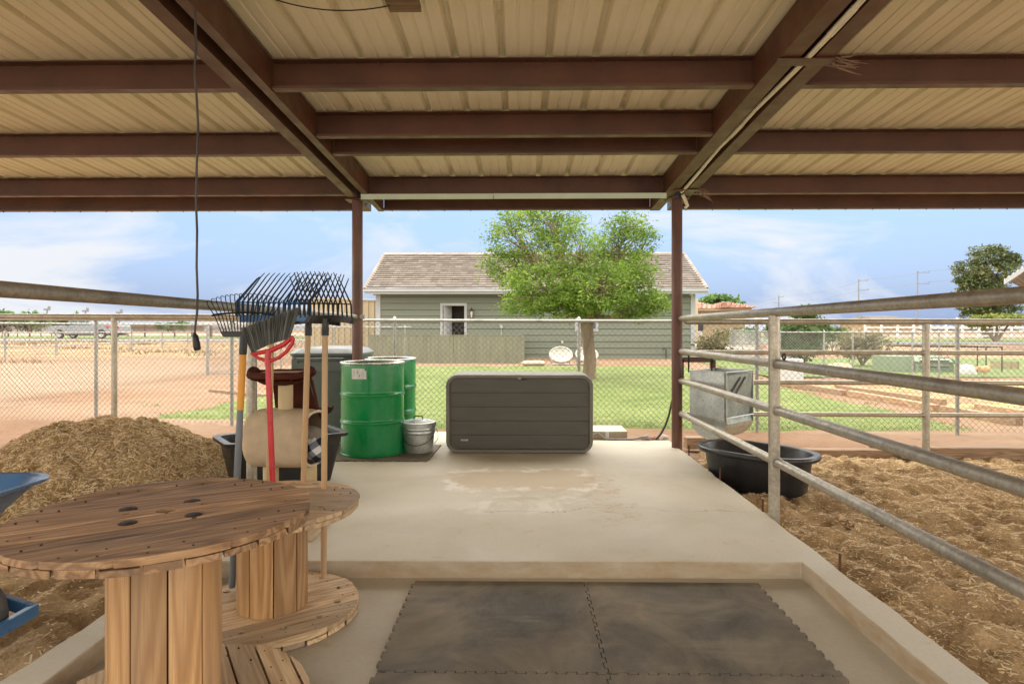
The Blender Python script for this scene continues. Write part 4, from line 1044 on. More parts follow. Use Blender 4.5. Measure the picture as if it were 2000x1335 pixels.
B2 = rrect(xl, xr, bz0 + .032, bz1 - .036, 0.083, 10)
m.prism([(x, z) for x, z in B2], 0, 0.004, Matrix(((1,0,0,0),(0,0,1,by0+.028),(0,1,0,0),(0,0,0,1))))
for k in range(5):
    z0 = bz0 + .036 + k*hh; ins = 0.03 if k in (0, 4) else 0
    m.box(xl + .004 + ins*0.25, xr - .004 - ins*0.25, by0 + .019, by0 + .029, z0 + 0.003, z0 + hh - 0.003)
m.build('front_panel', BOXC, db, bevel=0.004)
m = MB(); m.box(-0.055, 0.045, by0 + .010, by0 + .022, 0.742, 0.768); m.box(0.0, 0.03, by0 + .004, by0 + .012, 0.738, 0.764); m.build('latch', BLACK_PLASTIC, db, bevel=0.003)
m = MB(); m.box(-0.045, -0.012, by0 + .006, by0 + .0105, 0.749, 0.757); m.build('keyhole_plate', WHITE_PAINT, db)
m = MB()
for x in (bx0 - .0015, bx1 + .0015): m.box(x - .003, x + .003, by0 - .001, by0 + .055, 0.672, 0.684)
m.build('lid_gap', simple('pale gap light', (0.55, 0.52, 0.45), 0.7), db)
def text_mesh(s, size, loc, rot, mat, parent, name='lettering', depth=0.0006, align='CENTER'):
    c = bpy.data.curves.new('txt', 'FONT'); c.body = s; c.size = size; c.extrude = depth; c.align_x = align; c.align_y = 'CENTER'
    o = bpy.data.objects.new('txt', c); S.collection.objects.link(o); bpy.context.view_layer.update()
    me = bpy.data.meshes.new_from_object(o.evaluated_get(bpy.context.evaluated_depsgraph_get())); bpy.data.objects.remove(o)
    me.materials.clear(); me.materials.append(mat)
    n = bpy.data.objects.new(name, me); S.collection.objects.link(n); n.parent = parent
    M = Matrix.Translation(Vector(loc)) @ Euler(rot).to_matrix().to_4x4()
    off = Matrix.Identity(4); p = parent
    while p: off = p.matrix_basis @ off; p = p.parent
    n.matrix_basis = off.inverted() @ M
    return n
m = MB(); m.box(-0.622, -0.548, by0 + .0165, by0 + .0188, 0.122, 0.138); lp = m.build('name_plate', WHITE_PAINT, db)
text_mesh('LIFETIME', 0.0135, (-0.585, by0 + .016, 0.130), (R(90), 0, 0), INK, db, 'lettering', 0.0003)
# wheeled bin
BIN = simple('grey green bin plastic', (0.075, 0.095, 0.085), 0.5, 0, 0.12, 3, 0.1, 120, dirt=(0.16, 0.17, 0.15), dirt_amt=0.35)
BINL = simple('grey bin lid plastic', (0.10, 0.12, 0.12), 0.4, 0, 0.1, 3, dirt=(0.16, 0.17, 0.16), dirt_amt=0.4)
wb = thing('wheeled_bin', 'grey green wheeled rubbish bin with a grey lid behind the drum and the barn post', 'bin', (-2.16, 7.02, 0))
m = MB(); Lr = []
for z, w, d, r in ((0.06, .24, .27, .07), (0.5, .29, .32, .08), (0.86, .325, .37, .09), (0.90, .33, .375, .09), (0.905, .36, .40, .09), (0.955, .365, .405, .09)):
    Lr.append([(x, y, z) for x, y in rrect(-w, w, -d, d, r, 6)])
loft(m, Lr); m.build('body', BIN, wb, smooth=45, world=False)
m = MB(); Lr = []
for z, w, d, r in ((0.957, .375, .42, .09), (0.985, .378, .425, .09), (1.03, .33, .36, .1), (1.045, .22, .25, .1)):
    Lr.append([(x, y, z + 0.015*math.cos(x*4)) for x, y in rrect(-w, w, -d, d, r, 6)])
loft(m, Lr); m.build('lid', BINL, wb, smooth=45, world=False)
m = MB(); m.tube([(-.25, -.46, .90), (-.25, -.49, .93), (.25, -.49, .93), (.25, -.46, .90)], 0.017, 8); m.box(-.33, .33, -.43, -.405, .80, .93); m.build('front_rail', BIN, wb, smooth=45, world=False)
for sx in (-.27, .27):
    m = MB(); m.lathe([(0, -.03), (.11, -.03), (.13, -.02), (.13, .02), (.11, .03), (0, .03)], 20, (0, 0, 0), Matrix.Translation((sx, .33, .125)) @ Matrix.Rotation(R(90), 4, 'Y')); m.build('wheel', BLACK_PLASTIC, wb, smooth=45, world=False)
# black planter tote behind the cat tree
tt = thing('black_tote', 'long black plastic tub standing behind the cat tree', 'tub', (-1.96, 4.98, 0), R(38))
tt.scale = (.86, .86, .94)
def tub(parent, loops_out, loops_in, mat=BLACK_PLASTIC, name='body'):
    m = MB(); loft(m, loops_out + loops_in, True, True); return m.build(name, mat, parent, smooth=45, world=False)
O = [[(x, y, z) for x, y in rrect(-w, w, -d, d, r, 6)] for z, w, d, r in ((0.0, .42, .20, .07), (.36, .50, .26, .08), (.395, .505, .265, .08), (.397, .555, .31, .09), (.425, .56, .315, .09), (.43, .55, .305, .09))]
I_ = [[(x, y, z) for x, y in rrect(-w, w, -d, d, r, 6)] for z, w, d, r in ((.425, .50, .255, .08), (.36, .485, .245, .08), (.03, .41, .19, .06))]
tub(tt, O, I_)
# oval stock tub in the pen
ov = thing('stock_tub', 'black oval rubber stock tub on the shavings behind the right pipe fence', 'tub', (2.03, 5.36, -0.115), R(-47), group=None)
def oval(w, d, z, n=48, e=2.4):
    return [(w*abs(math.cos(a))**(2/e)*(1 if math.cos(a) >= 0 else -1), d*abs(math.sin(a))**(2/e)*(1 if math.sin(a) >= 0 else -1), z) for a in [2*math.pi*k/n for k in range(n)]]
O = [oval(q[0]*.84, q[1]*.84, q[2]) for q in ((.46, .28, 0.0), (.485, .30, .02), (.53, .345, .27), (.535, .35, .285), (.60, .405, .292), (.612, .415, .305), (.612, .415, .325), (.60, .405, .335), (.55, .355, .335), (.525, .335, .32), (.50, .31, .12), (.46, .28, .03))]
m = MB(); loft(m, O); m.build('body', simple('black rubber tub', (0.012, 0.0125, 0.014), 0.38, 0, 0.3, 4, 0.1, 60, dirt=(0.10, 0.09, 0.075), dirt_amt=0.35), ov, smooth=50, world=False)
m = MB(); loft(m, [oval(.455, .275, .05)], True, True) if False else None
# galvanised gravity feeder
fc, flft, frgt = Vector((1.957, 5.92, 0)), Vector((1.70, 6.27, 0)), Vector((2.335, 6.26, 0))
fd = thing('metal_feeder', 'galvanised sheet metal hay feeder with a rounded trough hung on the far pen fence', 'feeder', (2.0, 6.1, 0.3))
u1 = flft - fc; u2 = frgt - fc; zT, zB, zR = 0.838, 0.325, 0.155
def FP(a, b, z): q = fc + u1*a + u2*b; return (q.x, q.y, z)
# side profile runs along u1 (left face) : straight back, rounded belly
def prof(n=12):
    P = [(0, zT), (0, zB)]
    for i in range(1, n): 
        t = i/n; P.append((0.0 + 1.0*t, zB - (zB - zR)*math.sin(math.pi*min(t*1.0, 1))**0.7))
    P += [(1, zB), (1, zT)]
    return P
pr = [(0, zT), (0, 0.335), (0.02, 0.30), (0.12, 0.235), (0.3, 0.18), (0.5, 0.165), (0.7, 0.19), (0.88, 0.25), (0.98, 0.33), (1, 0.37), (1, zT)]
m = MB(); n = len(pr)
for b in (0.0, 0.012):
    m.face([FP(a, b, z) for a, z in (pr if b else pr[::-1])])
m.build('side_panel', GALV_SHEET, fd)
m = MB()
for b in (0.985, 1.0): m.face([FP(a, b, z) for a, z in pr])
m.build('side_panel', GALV_SHEET, fd)
m = MB()
rim = pr[1:]
for i in range(len(rim)-1):
    (a, z), (a2, z2) = rim[i], rim[i+1]; m.face([FP(a, 0.0, z), FP(a2, 0.0, z2), FP(a2, 1, z2), FP(a, 1, z)])
m.build('trough', GALV_SHEET, fd, smooth=50)
GSH = galv('dull zinc sheet', (0.30, 0.34, 0.32), 0.5, 0.6)
m = MB(); m.face([FP(0.0, 0.03, zT - .03), FP(0.0, 0.97, zT-.03), FP(0.06, 0.97, 0.40), FP(0.06, 0.03, 0.40)]); m.face([FP(0.06, 0.03, 0.40), FP(0.06, 0.97, 0.40), FP(0.01, 1.0, 0.33), FP(0.01, 0.0, 0.33)]); m.face([FP(0.06, 0.0, 0.40), FP(0.01, 0.0, 0.33), FP(0.0, 0.0, zT), FP(0.06, 0.0, zT)])
m.build('hopper_panel', GSH, fd)
m = MB()
for b in (0.16, 0.36): m.bar(FP(-0.01, b + 0.34, zT - .06), FP(-0.006, b - .10, zT - .25), 0.020, 0.004, up=(0.7, -0.7, 0))
m.build('grille_slot', simple('dark slot', (0.05, 0.055, 0.05), 0.6), fd)
m = MB(); m.tube([FP(-.01, 0, zT), FP(1.01, 0, zT)], 0.006, 6); m.tube([FP(0, 0, zT), FP(0, 1, zT)], 0.006, 6); m.tube([FP(0, 1, zT), FP(1, 1, zT)], 0.006, 6); m.tube([FP(0.0, -.01, zB + .07), FP(0, 1.01, zB + .07)], 0.008, 6)
m.tube([FP(-.004, -.004, zB), FP(-.004, -.004, zT)], 0.005, 6); m.tube([FP(-.004, 1.004, zB), FP(-.004, 1.004, zT)], 0.005, 6)
m.build('edge_trim', GALV_SHEET, fd, smooth=50)
fb = thing('feeder_bracket', 'rusty brown steel hanging frame above the metal feeder', 'bracket', (1.9, 6.5, 0.9))
m = MB(); a = at(1330, 702, Y=6.62); b = at(1392, 702, Y=6.62); m.bar(a, b, .05, .055); m.bar(b, at(1392, 745, Y=6.62), .05, .05, up=(0, 1, 0)); m.bar(a, at(1330, 745, Y=6.62), .05, .05, up=(0, 1, 0)); m.build('frame', RED_STEEL, fb)
for px in (1345, 1390):
    m = MB(); m.bar(at(px, 692, Y=6.37), at(px, 726, Y=6.30), .016, .004, up=(0, 1, 0)); m.build('hook', BLACK_PLASTIC, fb)
# ---------------------------------------------------------------- cat tree
FUR = simple('beige plush', (0.47, 0.36, 0.24), 0.95, 0, 0.16, 7, 0.9, 90, spec=0.1)
SISAL = simple('sisal rope', (0.50, 0.38, 0.21), 0.9, 0, 0.1, 5, 0.0)
BRN = simple('brown plush', (0.075, 0.022, 0.013), 0.95, 0, 0.35, 7, 0.6, 90, spec=0.1)
cx, cy = -1.475, 3.80
ct = thing('cat_tree', 'beige plush cat tree with a round tunnel, sisal post and brown platform', 'cat tree', (cx, cy, 0))
m = MB(); ax = Vector((0.93, -0.10, 0)).normalized(); pp = Vector((-ax.y, ax.x, 0)); Rt, cz = 0.175, 0.58; LEN = 0.40
def tun(r, t, a, flat=0.80):
    c = Vector((cx - 0.005, cy, cz)) + ax*t
    # squarish barrel
    ca, sa = math.cos(a), math.sin(a); k = (abs(ca)**2.8 + abs(sa)**2.8) ** (-1/2.8)
    return c + pp*(r*k*ca) + Vector((0, 0, r*k*sa))
N = 40; Lr = []
for t, r in ((-LEN/2 + .002, .02), (-LEN/2, Rt*.70), (-LEN/2 + .015, Rt*.90), (-LEN/2 + .05, Rt*1.0), (0, Rt*1.02), (LEN/2 - .05, Rt), (LEN/2 - .015, Rt*.97), (LEN/2, Rt*.94), (LEN/2 - .008, Rt*.87), (LEN/2 - .05, Rt*.82), (-LEN/2 + .05, Rt*.80), (-LEN/2 + .03, .01)):
    Lr.append([tuple(tun(r, t, 2*math.pi*k/N) + Vector((0.004*noise.noise((k*.7, t*9, 1)), 0, 0))) for k in range(N)])
loft(m, Lr); m.build('tunnel', FUR, ct, smooth=70)
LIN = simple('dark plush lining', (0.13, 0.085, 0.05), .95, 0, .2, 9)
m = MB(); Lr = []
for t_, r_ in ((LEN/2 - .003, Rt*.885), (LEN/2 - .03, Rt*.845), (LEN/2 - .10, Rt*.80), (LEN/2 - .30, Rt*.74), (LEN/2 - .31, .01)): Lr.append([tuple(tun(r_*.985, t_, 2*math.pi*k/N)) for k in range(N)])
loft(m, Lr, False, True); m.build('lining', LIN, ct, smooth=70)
m = MB(); m.tube([tun(Rt*.925, LEN/2 + .001, 2*math.pi*k/N) for k in range(N)], 0.009, 8, closed=True); m.build('rim_welt', simple('pale plush edge', (0.58, 0.48, 0.34), .95, 0, .1, 9), ct, smooth=70)
def sisal(p0, p1, r, name='post'):
    m = MB(); p0, p1 = Vector(p0), Vector(p1); L = (p1-p0).length; n = int(L/0.006); pf = []
    for i in range(n+1): pf.append((r + 0.0022*(i % 2), L*i/n))
    m.lathe([(0, 0)] + pf + [(0, L)], 26, tuple(p0)); return m.build(name, SISAL, ct, smooth=60)
zt_ = 0.58 + Rt
q = at(558, 770, Y=3.80)
sisal((q.x, 3.80, zt_ - .01), (q.x, 3.80, 0.935), 0.043)
for px, w in ((529, 1), (604, 1)):
    q = at(px, 920, Y=3.8); sisal((q.x, 3.80, 0.02), (q.x, 3.80, 0.415), 0.045)
m = MB(); m.prism(rrect(cx - .24, cx + .24, cy - .2, cy + .2, .03), 0.0, 0.03); m.build('base_board', FUR, ct, bevel=.008)
# plush bowl platform with raised ears
m = MB()
q0 = at(497, 740, Y=3.8); q1 = at(604, 735, Y=3.8)
xc = (q0.x + q1.x)/2; rx = (q1.x - q0.x)/2 + .01
def bowl(u, v):
    a = 2*math.pi*u; r = v; x = xc + rx*r*math.cos(a); y = cy + 0.19*r*math.sin(a); z = 0.938 + 0.045*max(0, r - .55)/.45 + (0.03*max(0, math.cos(2*a))**6*(r**6))
    return (x, y, z + .004*noise.noise((x*20, y*20, 0)))
m.grid(bowl, 48, 8); m.grid(lambda u, v: tuple(Vector(bowl(1-u, v)) + Vector((0, 0, -.028 - (0.012 if v > .95 else 0)))), 48, 8)
m.tube([tuple(Vector(bowl(k/48, 1)) + Vector((0, 0, -.012))) for k in range(48)], 0.022, 8, closed=True)
m.build('bowl_platform', BRN, ct, smooth=70)
m = MB(); m.prism([(xc - rx*.72, cy - .12), (xc + rx*.66, cy - .12), (xc + rx*.66, cy + .12), (xc - rx*.72, cy + .12)], .952, .985); m.build('cushion', FUR, ct, bevel=.012)
# brown hammock sheet hanging behind the sisal post down to a side pocket
m = MB()
def drape(u, v):
    pxt, pxb = lerp(533, 603, u), lerp(538, 622, u); px = lerp(pxt, pxb, v**1.6); py = lerp(738, 800, v)
    p = at(px, py, Y=3.93 + 0.015*math.sin(u*9)); return tuple(p)
m.grid(drape, 14, 10); m.grid(lambda u, v: tuple(Vector(drape(1-u, v)) + Vector((0, .012, 0))), 14, 10)
m.tube([at(600, 730, Y=3.90), at(609, 745, Y=3.91), at(615, 770, Y=3.9), at(620, 795, Y=3.88), at(629, 815, Y=3.86)], [.012, .010, .009, .009, .012], 8)
m.build('hammock', BRN, ct, smooth=70)
m = MB()
def pocket(u, v):
    a = lerp(-2.9, .4, u); c = at(640, 797, Y=3.95); r = lerp(.055, .02, v); return (c.x + r*math.cos(a)*.9, c.y + .09*(v-.5), c.z + r*math.sin(a)*.75 + .01)
m.grid(pocket, 14, 5); m.grid(lambda u, v: tuple(Vector(pocket(1-u, v))*1.0 + Vector((.004, 0, .006))), 14, 5); m.build('pocket', BRN, ct, smooth=70)
def check_mat():
    t = NT('buffalo check fleece'); v = t.map((1, 1, 1), (0, R(35), 0)); x, y, z = t.xyz(v)
    s = 26
    a = t.math('GREATER_THAN', t.math('FRACT', t.math('MULTIPLY', x, s/2)), 0.5); b = t.math('GREATER_THAN', t.math('FRACT', t.math('MULTIPLY', z, s/2)), 0.5)
    sm = t.math('MULTIPLY', t.math('ADD', a, b), 0.5)
    return t.done(t.ramp(sm, [(0.0, (0.015, 0.018, 0.03)), (0.5, (0.15, 0.155, 0.17)), (1.0, (0.58, 0.57, 0.54))], 'CONSTANT'), 0.95, 0, 0.1)
m = MB()
bc = at(618, 874, Y=3.75); 
def blob(u, v):
    a = 2*math.pi*u; b = math.pi*(v - .5); n_ = 1 + .16*noise.noise((math.cos(a)*2, math.sin(a)*2, v*3))
    return (bc.x - .012 + .070*n_*math.cos(b)*math.cos(a), bc.y + .095*n_*math.cos(b)*math.sin(a), bc.z - .006 + .070*n_*math.sin(b)*(1 + .2*math.cos(a)) - .25*(math.cos(a)*math.cos(b)*.082))
m.grid(blob, 30, 18); tag(m.build('fleece_blanket', check_mat(), smooth=70), 'black and white checked fleece blanket stuffed in the mouth of the cat tunnel', 'blanket')
m = MB(); bc2 = at(612, 848, Y=3.80)
m.grid(lambda u, v: (bc2.x + .075*math.cos(math.pi*(v-.5))*math.cos(2*math.pi*u), bc2.y + .09*math.cos(math.pi*(v-.5))*math.sin(2*math.pi*u), bc2.z + .05*math.sin(math.pi*(v-.5)) - .3*.075*math.cos(math.pi*(v-.5))*math.cos(2*math.pi*u)), 24, 14)
tag(m.build('grey_blanket', simple('grey brown fleece', (0.20, 0.17, 0.13), 0.95, 0, .2, 20, .6, 90), smooth=70), 'grey brown blanket rolled above the checked one in the cat tunnel', 'blanket')
# ---------------------------------------------------------------- interlocking stall mats
def mats():
    s = 0.9; x0 = at(738, 1308, z=-0.082).x; ys = [3.25, 2.385, 1.52, 0.655]; xs = []
    x0 = -0.575; W_ = 0.905; nt = 11
    def teeth(m, xa, xb, ya, yb, sides):
        """rectangular body with a row of square teeth along the named sides"""
        z0, z1 = -0.0915, -0.080; T = 0.016; n = 23
        x0_ = xa + (T/2 if 'l' in sides else 0); x1_ = xb - T/2; y0_ = ya + T/2; y1_ = yb - (T/2 if 't' in sides else 0)
        m.box(x0_, x1_, y0_, y1_, z0, z1)
        px = (xb - xa) / n; py = (yb - ya) / n; g = .0028
        for k in range(0, n):
            if k % 2 == 0:
                if k: m.box(xa + k*px + g, xa + (k+1)*px - g, y0_ - T + g, y0_, z0, z1); 
                m.box(x1_, x1_ + T - g, ya + k*py + g + (T/2 if k == 0 else 0), ya + (k+1)*py - g, z0, z1)
            else:
                if 'l' in sides: m.box(x0_ - T + g, x0_, ya + k*py + g, ya + (k+1)*py - g, z0, z1)
                if 't' in sides: m.box(xa + k*px + g, xa + (k+1)*px - g, y1_, y1_ + T - g, z0, z1)
    for j in range(3):
        for i in range(2):
            xa, xb = x0 + i*W_ + .001, x0 + (i+1)*W_ - .001; yb, ya = ys[j] - .001, ys[j+1] + .001
            m = MB(); m.rnd(); teeth(m, xa, xb, ya, yb, 'l' + ('t' if j else ''))
            lab = {(0, 0): 'grey rubber stall mat against the step, left one', (1, 0): 'grey rubber stall mat against the step, right one', (0, 1): 'rubber stall mat cut by the bottom edge of the photo, left one', (1, 1): 'rubber stall mat cut by the bottom edge of the photo, right one', (0, 2): 'rubber stall mat nearest the viewer on the left', (1, 2): 'rubber stall mat nearest the viewer on the right'}[i, j]
            if j < 2: tag(m.build('stall_mat', MATM), lab, 'mat', 'interlocking rubber stall mats')
mats()
# ---------------------------------------------------------------- wheelbarrow (front end shows)
BLUE = simple('blue wheelbarrow paint', (0.03, 0.13, 0.29), 0.35, 0, 0.18, 6, dirt=(0.14, 0.14, 0.13), dirt_amt=0.5, coat=0.4)
RUB = simple('grey tyre rubber', (0.06, 0.058, 0.055), 0.85, 0, 0.35, 14, 0.5, 60, dirt=(0.17, 0.14, 0.10), dirt_amt=0.5)
wx, wy = -2.50, 2.42
whb = thing('wheelbarrow', 'blue wheelbarrow whose front lip and wheel reach in at the left edge', 'wheelbarrow', (wx, wy, -0.1))
m = MB(); Lr = []
for z, x0_, x1_, d0, r in ((0.40, -.62, .16, .20, .10), (0.55, -.70, .28, .27, .12), (0.655, -.76, .385, .315, .14), (0.663, -.78, .425, .335, .15), (0.674, -.78, .43, .338, .15), (0.678, -.775, .42, .33, .15), (0.668, -.755, .385, .31, .14), (0.56, -.69, .27, .26, .12), (0.415, -.61, .15, .19, .10)):
    Lr.append([(wx + x, wy + y, z - .075) for x, y in rrect(x0_, x1_, -d0, d0, r, 8)])
loft(m, Lr); m.build('tray', BLUE, whb, smooth=50)
m = MB(); m.lathe([(0.10, -.038), (.15, -.045), (.17, -.03), (.177, 0), (.17, .03), (.15, .045), (.10, .038), (.10, -.038)], 36, (0, 0, 0), Matrix.Translation((wx + .255, wy, .105)) @ Matrix.Rotation(R(90), 4, 'X'))
whl = m.build('wheel', RUB, whb, smooth=50)
m = MB(); m.lathe([(0, -.05), (.03, -.05), (.04, -.02), (.102, -.02), (.102, .02), (.04, .02), (.03, .05), (0, .05)], 24, (0, 0, 0), Matrix.Translation((wx + .255, wy, .105)) @ Matrix.Rotation(R(90), 4, 'X')); m.build('hub', BLUE, whl, smooth=50)
m = MB()
for sgn in (-1, 1):
    m.bar((wx - .9, wy + sgn*.26, .30), (wx + .02, wy + sgn*.16, .18), .035, .04); m.bar((wx + .02, wy + sgn*.16, .18), (wx + .46, wy + sgn*.115, .075), .03, .05)
m.bar((wx + .455, wy - .13, .075), (wx + .455, wy + .13, .075), .03, .05); m.bar((wx - .3, wy - .2, .22), (wx - .3, wy + .2, .22), .03, .04)
m.build('frame', BLUE, whb, bevel=.004)
m = MB()
for sgn in (-1, 1): m.bar((wx - .45, wy + sgn*.21, .25), (wx - .50, wy + sgn*.24, -.10), .03, .03)
m.build('leg', BLUE, whb)
# ---------------------------------------------------------------- small things around the slab
RUST = simple('rusty rebar', (0.11, 0.045, 0.025), 0.85, 0.2, 0.4, 40)
for (px, py, h), lb in zip(((1336, 889, .10), (1339, 892, .09), (1389, 935, .09), (1483, 998, .085), (1629, 1112, .085)), ('beside the barn post', 'just right of the post', 'beside the black tub', 'left of the fence post foot', 'beside the curb nearest the viewer')):
    if px == 1339: continue
    q = at(px, py, z=0); m = MB(); x_ = max(q.x, 1.640)
    m.tube([(x_ + .012, q.y, -.12), (x_ + .014, q.y, h)], 0.007, 7); tag(m.build('rebar_stub', RUST), 'short rusty rebar stub at the slab edge ' + lb, 'rebar', 'rebar stubs along the slab edge')
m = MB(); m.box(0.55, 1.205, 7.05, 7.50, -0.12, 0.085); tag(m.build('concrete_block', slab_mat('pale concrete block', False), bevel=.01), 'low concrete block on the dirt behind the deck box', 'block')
HOSE = simple('black rubber hose', (0.03, 0.03, 0.028), 0.5, 0, 0.3, 10)
m = MB(); m.tube([at(1281, 858, Y=7.0), at(1290, 848, Y=6.98), at(1299, 832, Y=6.9), at(1306, 812, Y=6.8), at(1311, 790, Y=6.72), at(1316, 770, Y=6.66), at(1320, 740, Y=6.63)], 0.012, 8); tag(m.build('hose', HOSE, smooth=60), 'black hose curving from the slab edge up behind the right barn post', 'hose')
GH = simple('grey hose', (0.28, 0.27, 0.25), 0.6, 0, 0.3, 10)
m = MB(); zb = 0.012
m.tube([(.78, 6.93, -.03), (.80, 6.99, .05), (.86, 6.99, .07), (.93, 6.96, .02), (1.0, 6.955, .012), (1.12, 6.95, .012), (1.25, 6.95, .012), (1.33, 6.955, .03), (1.41, 6.96, .04), (1.45, 6.98, .0)], [.012]*7 + [.018, .022, .010], 8)
tag(m.build('grey_hose', GH, smooth=60), 'grey hose end lying along the slab edge beside the concrete block', 'hose')
m = MB(); q = at(1186, 851, Y=6.98); m.tube([(q.x, 6.985, -.02), (q.x, 6.985, .075)], 0.019, 12); m.lathe([(.021, 0), (.023, .02), (.014, .03), (0, .03)], 12, (q.x, 6.985, .07)); tag(m.build('pipe_stub', WHITE_PAINT, smooth=50), 'short white plastic pipe stub with a cap in front of the concrete block', 'pipe')
BRICK = simple('reddish stone', (0.30, 0.15, 0.10), 0.9, 0, .3, 20)
def stone(name, label, x, y, sx, sy, sz, mat, seed, group=None):
    bm = bmesh.new(); bmesh.ops.create_icosphere(bm, subdivisions=3, radius=1)
    for v in bm.verts: v.co = v.co * (1 + .25*noise.noise(v.co*1.6 + Vector((seed, 0, 0)))); v.co.x *= sx; v.co.y *= sy; v.co.z *= sz
    me = bpy.data.meshes.new(name); bm.to_mesh(me); bm.free(); me.shade_smooth(); me.materials.append(mat); at_ = me.attributes.new('rnd', 'FLOAT', 'FACE')
    o = bpy.data.objects.new(name, me); S.collection.objects.link(o); o.location = (x, y, gz(x, y) + sz*.6 if y > 8 else -.01); return tag(o, label, 'stone', group)
stone('stone', 'reddish stone on the dirt between the hose end and the post', 1.43, 7.08, .07, .05, .045, BRICK, 1, 'stones at the slab edge')
stone('stone', 'smaller reddish stone touching the pale one by the slab edge', 1.53, 7.07, .045, .04, .035, BRICK, 4, 'stones at the slab edge')
stone('stone', 'pale round stone by the foot of the black hose', 1.64, 7.12, .055, .05, .05, simple('pale stone', (0.48, 0.43, 0.36), .9, 0, .15, 20), 9, 'stones at the slab edge')
LF = simple('dead leaf', (0.10, 0.05, 0.025), .8)
def timber(label, p0, p1, w=.12, h=.12, z=None, mat=TIMBER, n=None):
    m = MB(); p0, p1 = Vector(p0), Vector(p1); m.rnd(); d = (p1-p0).normalized(); L = (p1-p0).length
    o = MB(); o.cr = random.random(); o.box(0, L, -w/2, w/2, -h/2, h/2)
    ob = o.build('landscape_timber', TIMBER, bevel=.012); ob.location = p0; ob.rotation_euler = d.to_track_quat('X', 'Z').to_euler()
    return tag(ob, label, 'timber', 'landscape timbers')
random.seed(44)
timber('timber end block standing beside the feeder and the barn post', at(1338, 862, Y=6.95) + Vector((0, 0, -.01)), at(1338, 862, Y=6.95) + Vector((.5, .03, -.01)), .14, .13)
timber('long timber along the foot of the far pen fence, left of the short one', (2.35, 6.72, -.10), (4.05, 6.70, -.10), .14, .12)
timber('short timber end lying in front of the far pen fence post', (3.86, 6.86, -.03), (4.12, 6.55, -.04), .13, .13)
timber('thick timber along the foot of the far pen fence at the right edge', (4.22, 6.62, -.075), (7.5, 6.60, -.075), .16, .16)
L0 = Vector((6.55, 14.6)); edge = [(6.30, 15.1), (6.62, 12.75), (6.70, 12.7), (6.93, 10.4), (6.98, 10.32), (7.15, 8.95)]
for k, lb in enumerate(('farthest timber of the lawn edging on the right', 'middle timber of the lawn edging on the right, left of the fence post', 'nearest timber of the lawn edging on the right')):
    a, b = edge[2*k], edge[2*k+1]; timber(lb, (a[0], a[1], gz(*a) + .05), (b[0], b[1], gz(*b) + .05), .13, .13)
for k, lb in enumerate(('outer far timber lying right of the lawn edging', 'outer near timber lying right of the lawn edging')):
    a, b = ((7.05, 13.9), (7.6, 11.2)) if k == 0 else ((7.75, 10.6), (8.0, 8.9)); timber(lb, (a[0], a[1], gz(*a) + .05), (b[0], b[1], gz(*b) + .05), .13, .13)
timber('timber in the dirt beyond the chain link fence at the left', (-6.6, 12.9, -.06), (-5.0, 12.0, -.07), .1, .1)
# ---------------------------------------------------------------- green outbuilding
def lap_mat():
    t = NT('sage painted lap siding'); c = t.ramp(t.noise(0.8, 6, .6, t.map((.3, 1, 3))), [(0.3, (0.165, 0.185, 0.142)), (0.7, (0.20, 0.222, 0.172))])
    c = t.mix(t.ramp(t.noise(9, 6, .7, t.map((.3, 1, 4))), [(.5, 0), (.8, .3)]), c, (0.155, 0.165, 0.12))
    return t.done(c, .7, 0, .3)
SAGE = lap_mat()
TRIM = simple('white trim paint', (0.37, 0.385, 0.39), .5, 0, .05, 2, dirt=(.5, .48, .42), dirt_amt=.3)
def tile_mat(name, a, b, c_):
    t = NT(name); c = t.ramp(t.attr(), [(0, a), (.5, b), (1, c_)]); c = t.mix(t.ramp(t.noise(3, 7, .7), [(.4, .35), (.65, 0)]), c, mul(a, .75)); return t.done(c, .85, 0, .25)
TILE = tile_mat('concrete roof tiles', (0.235, 0.20, 0.172), (0.305, 0.265, 0.235), (0.37, 0.328, 0.298))
HY = 27.5; HX0, HX1 = at(736, 640, Y=HY).x, at(1356, 640, Y=HY).x; HB = -0.04; HT = 3.02; HD = 6.6
hs = thing('green_outbuilding', 'long sage green lap sided outbuilding with a brown tiled gable roof behind the tree', 'outbuilding', ((HX0+HX1)/2, HY, 0))
def wall_with_holes(name, x0, x1, y, z0, z1, holes, course, mat, parent, t=.045):
    """horizontal lap boards split around the openings"""
    m = MB(); z = z0
    while z < z1 - .02:
        zt_ = min(z + course, z1) - .016; segs = [(x0, x1)]
        for hx0, hx1, hz0, hz1 in holes:
            if hz0 < zt_ - .01 and hz1 > z + .01:
                ns = []
                for a, b in segs:
                    if hx0 > a and hx1 < b: ns += [(a, hx0), (hx1, b)]
                    else: ns.append((a, b))
                segs = ns
        for a, b in segs:
            m.add([(a, y - t, z), (b, y - t, z), (b, y, z), (a, y, z), (a, y - t*.35, zt_), (b, y - t*.35, zt_), (b, y, zt_), (a, y, zt_)], [(0,3,2,1),(4,5,6,7),(0,1,5,4),(1,2,6,5),(2,3,7,6),(3,0,4,7)])
        z = zt_ + .016
    return m.build(name, mat, parent)
dx0, dx1 = at(865, 640, Y=HY).x, at(907, 640, Y=HY).x; dz1 = at(880, 597, Y=HY).z
wx0, wx1 = at(1128, 640, Y=HY).x, at(1163, 640, Y=HY).x; wz0, wz1 = at(1140, 642, Y=HY).z, at(1140, 603, Y=HY).z
wall_with_holes('front_wall', HX0, HX1, HY, HB - .1, HT, [(dx0, dx1, HB - .2, dz1), (wx0, wx1, wz0, wz1)], .285, SAGE, hs)
m = MB()
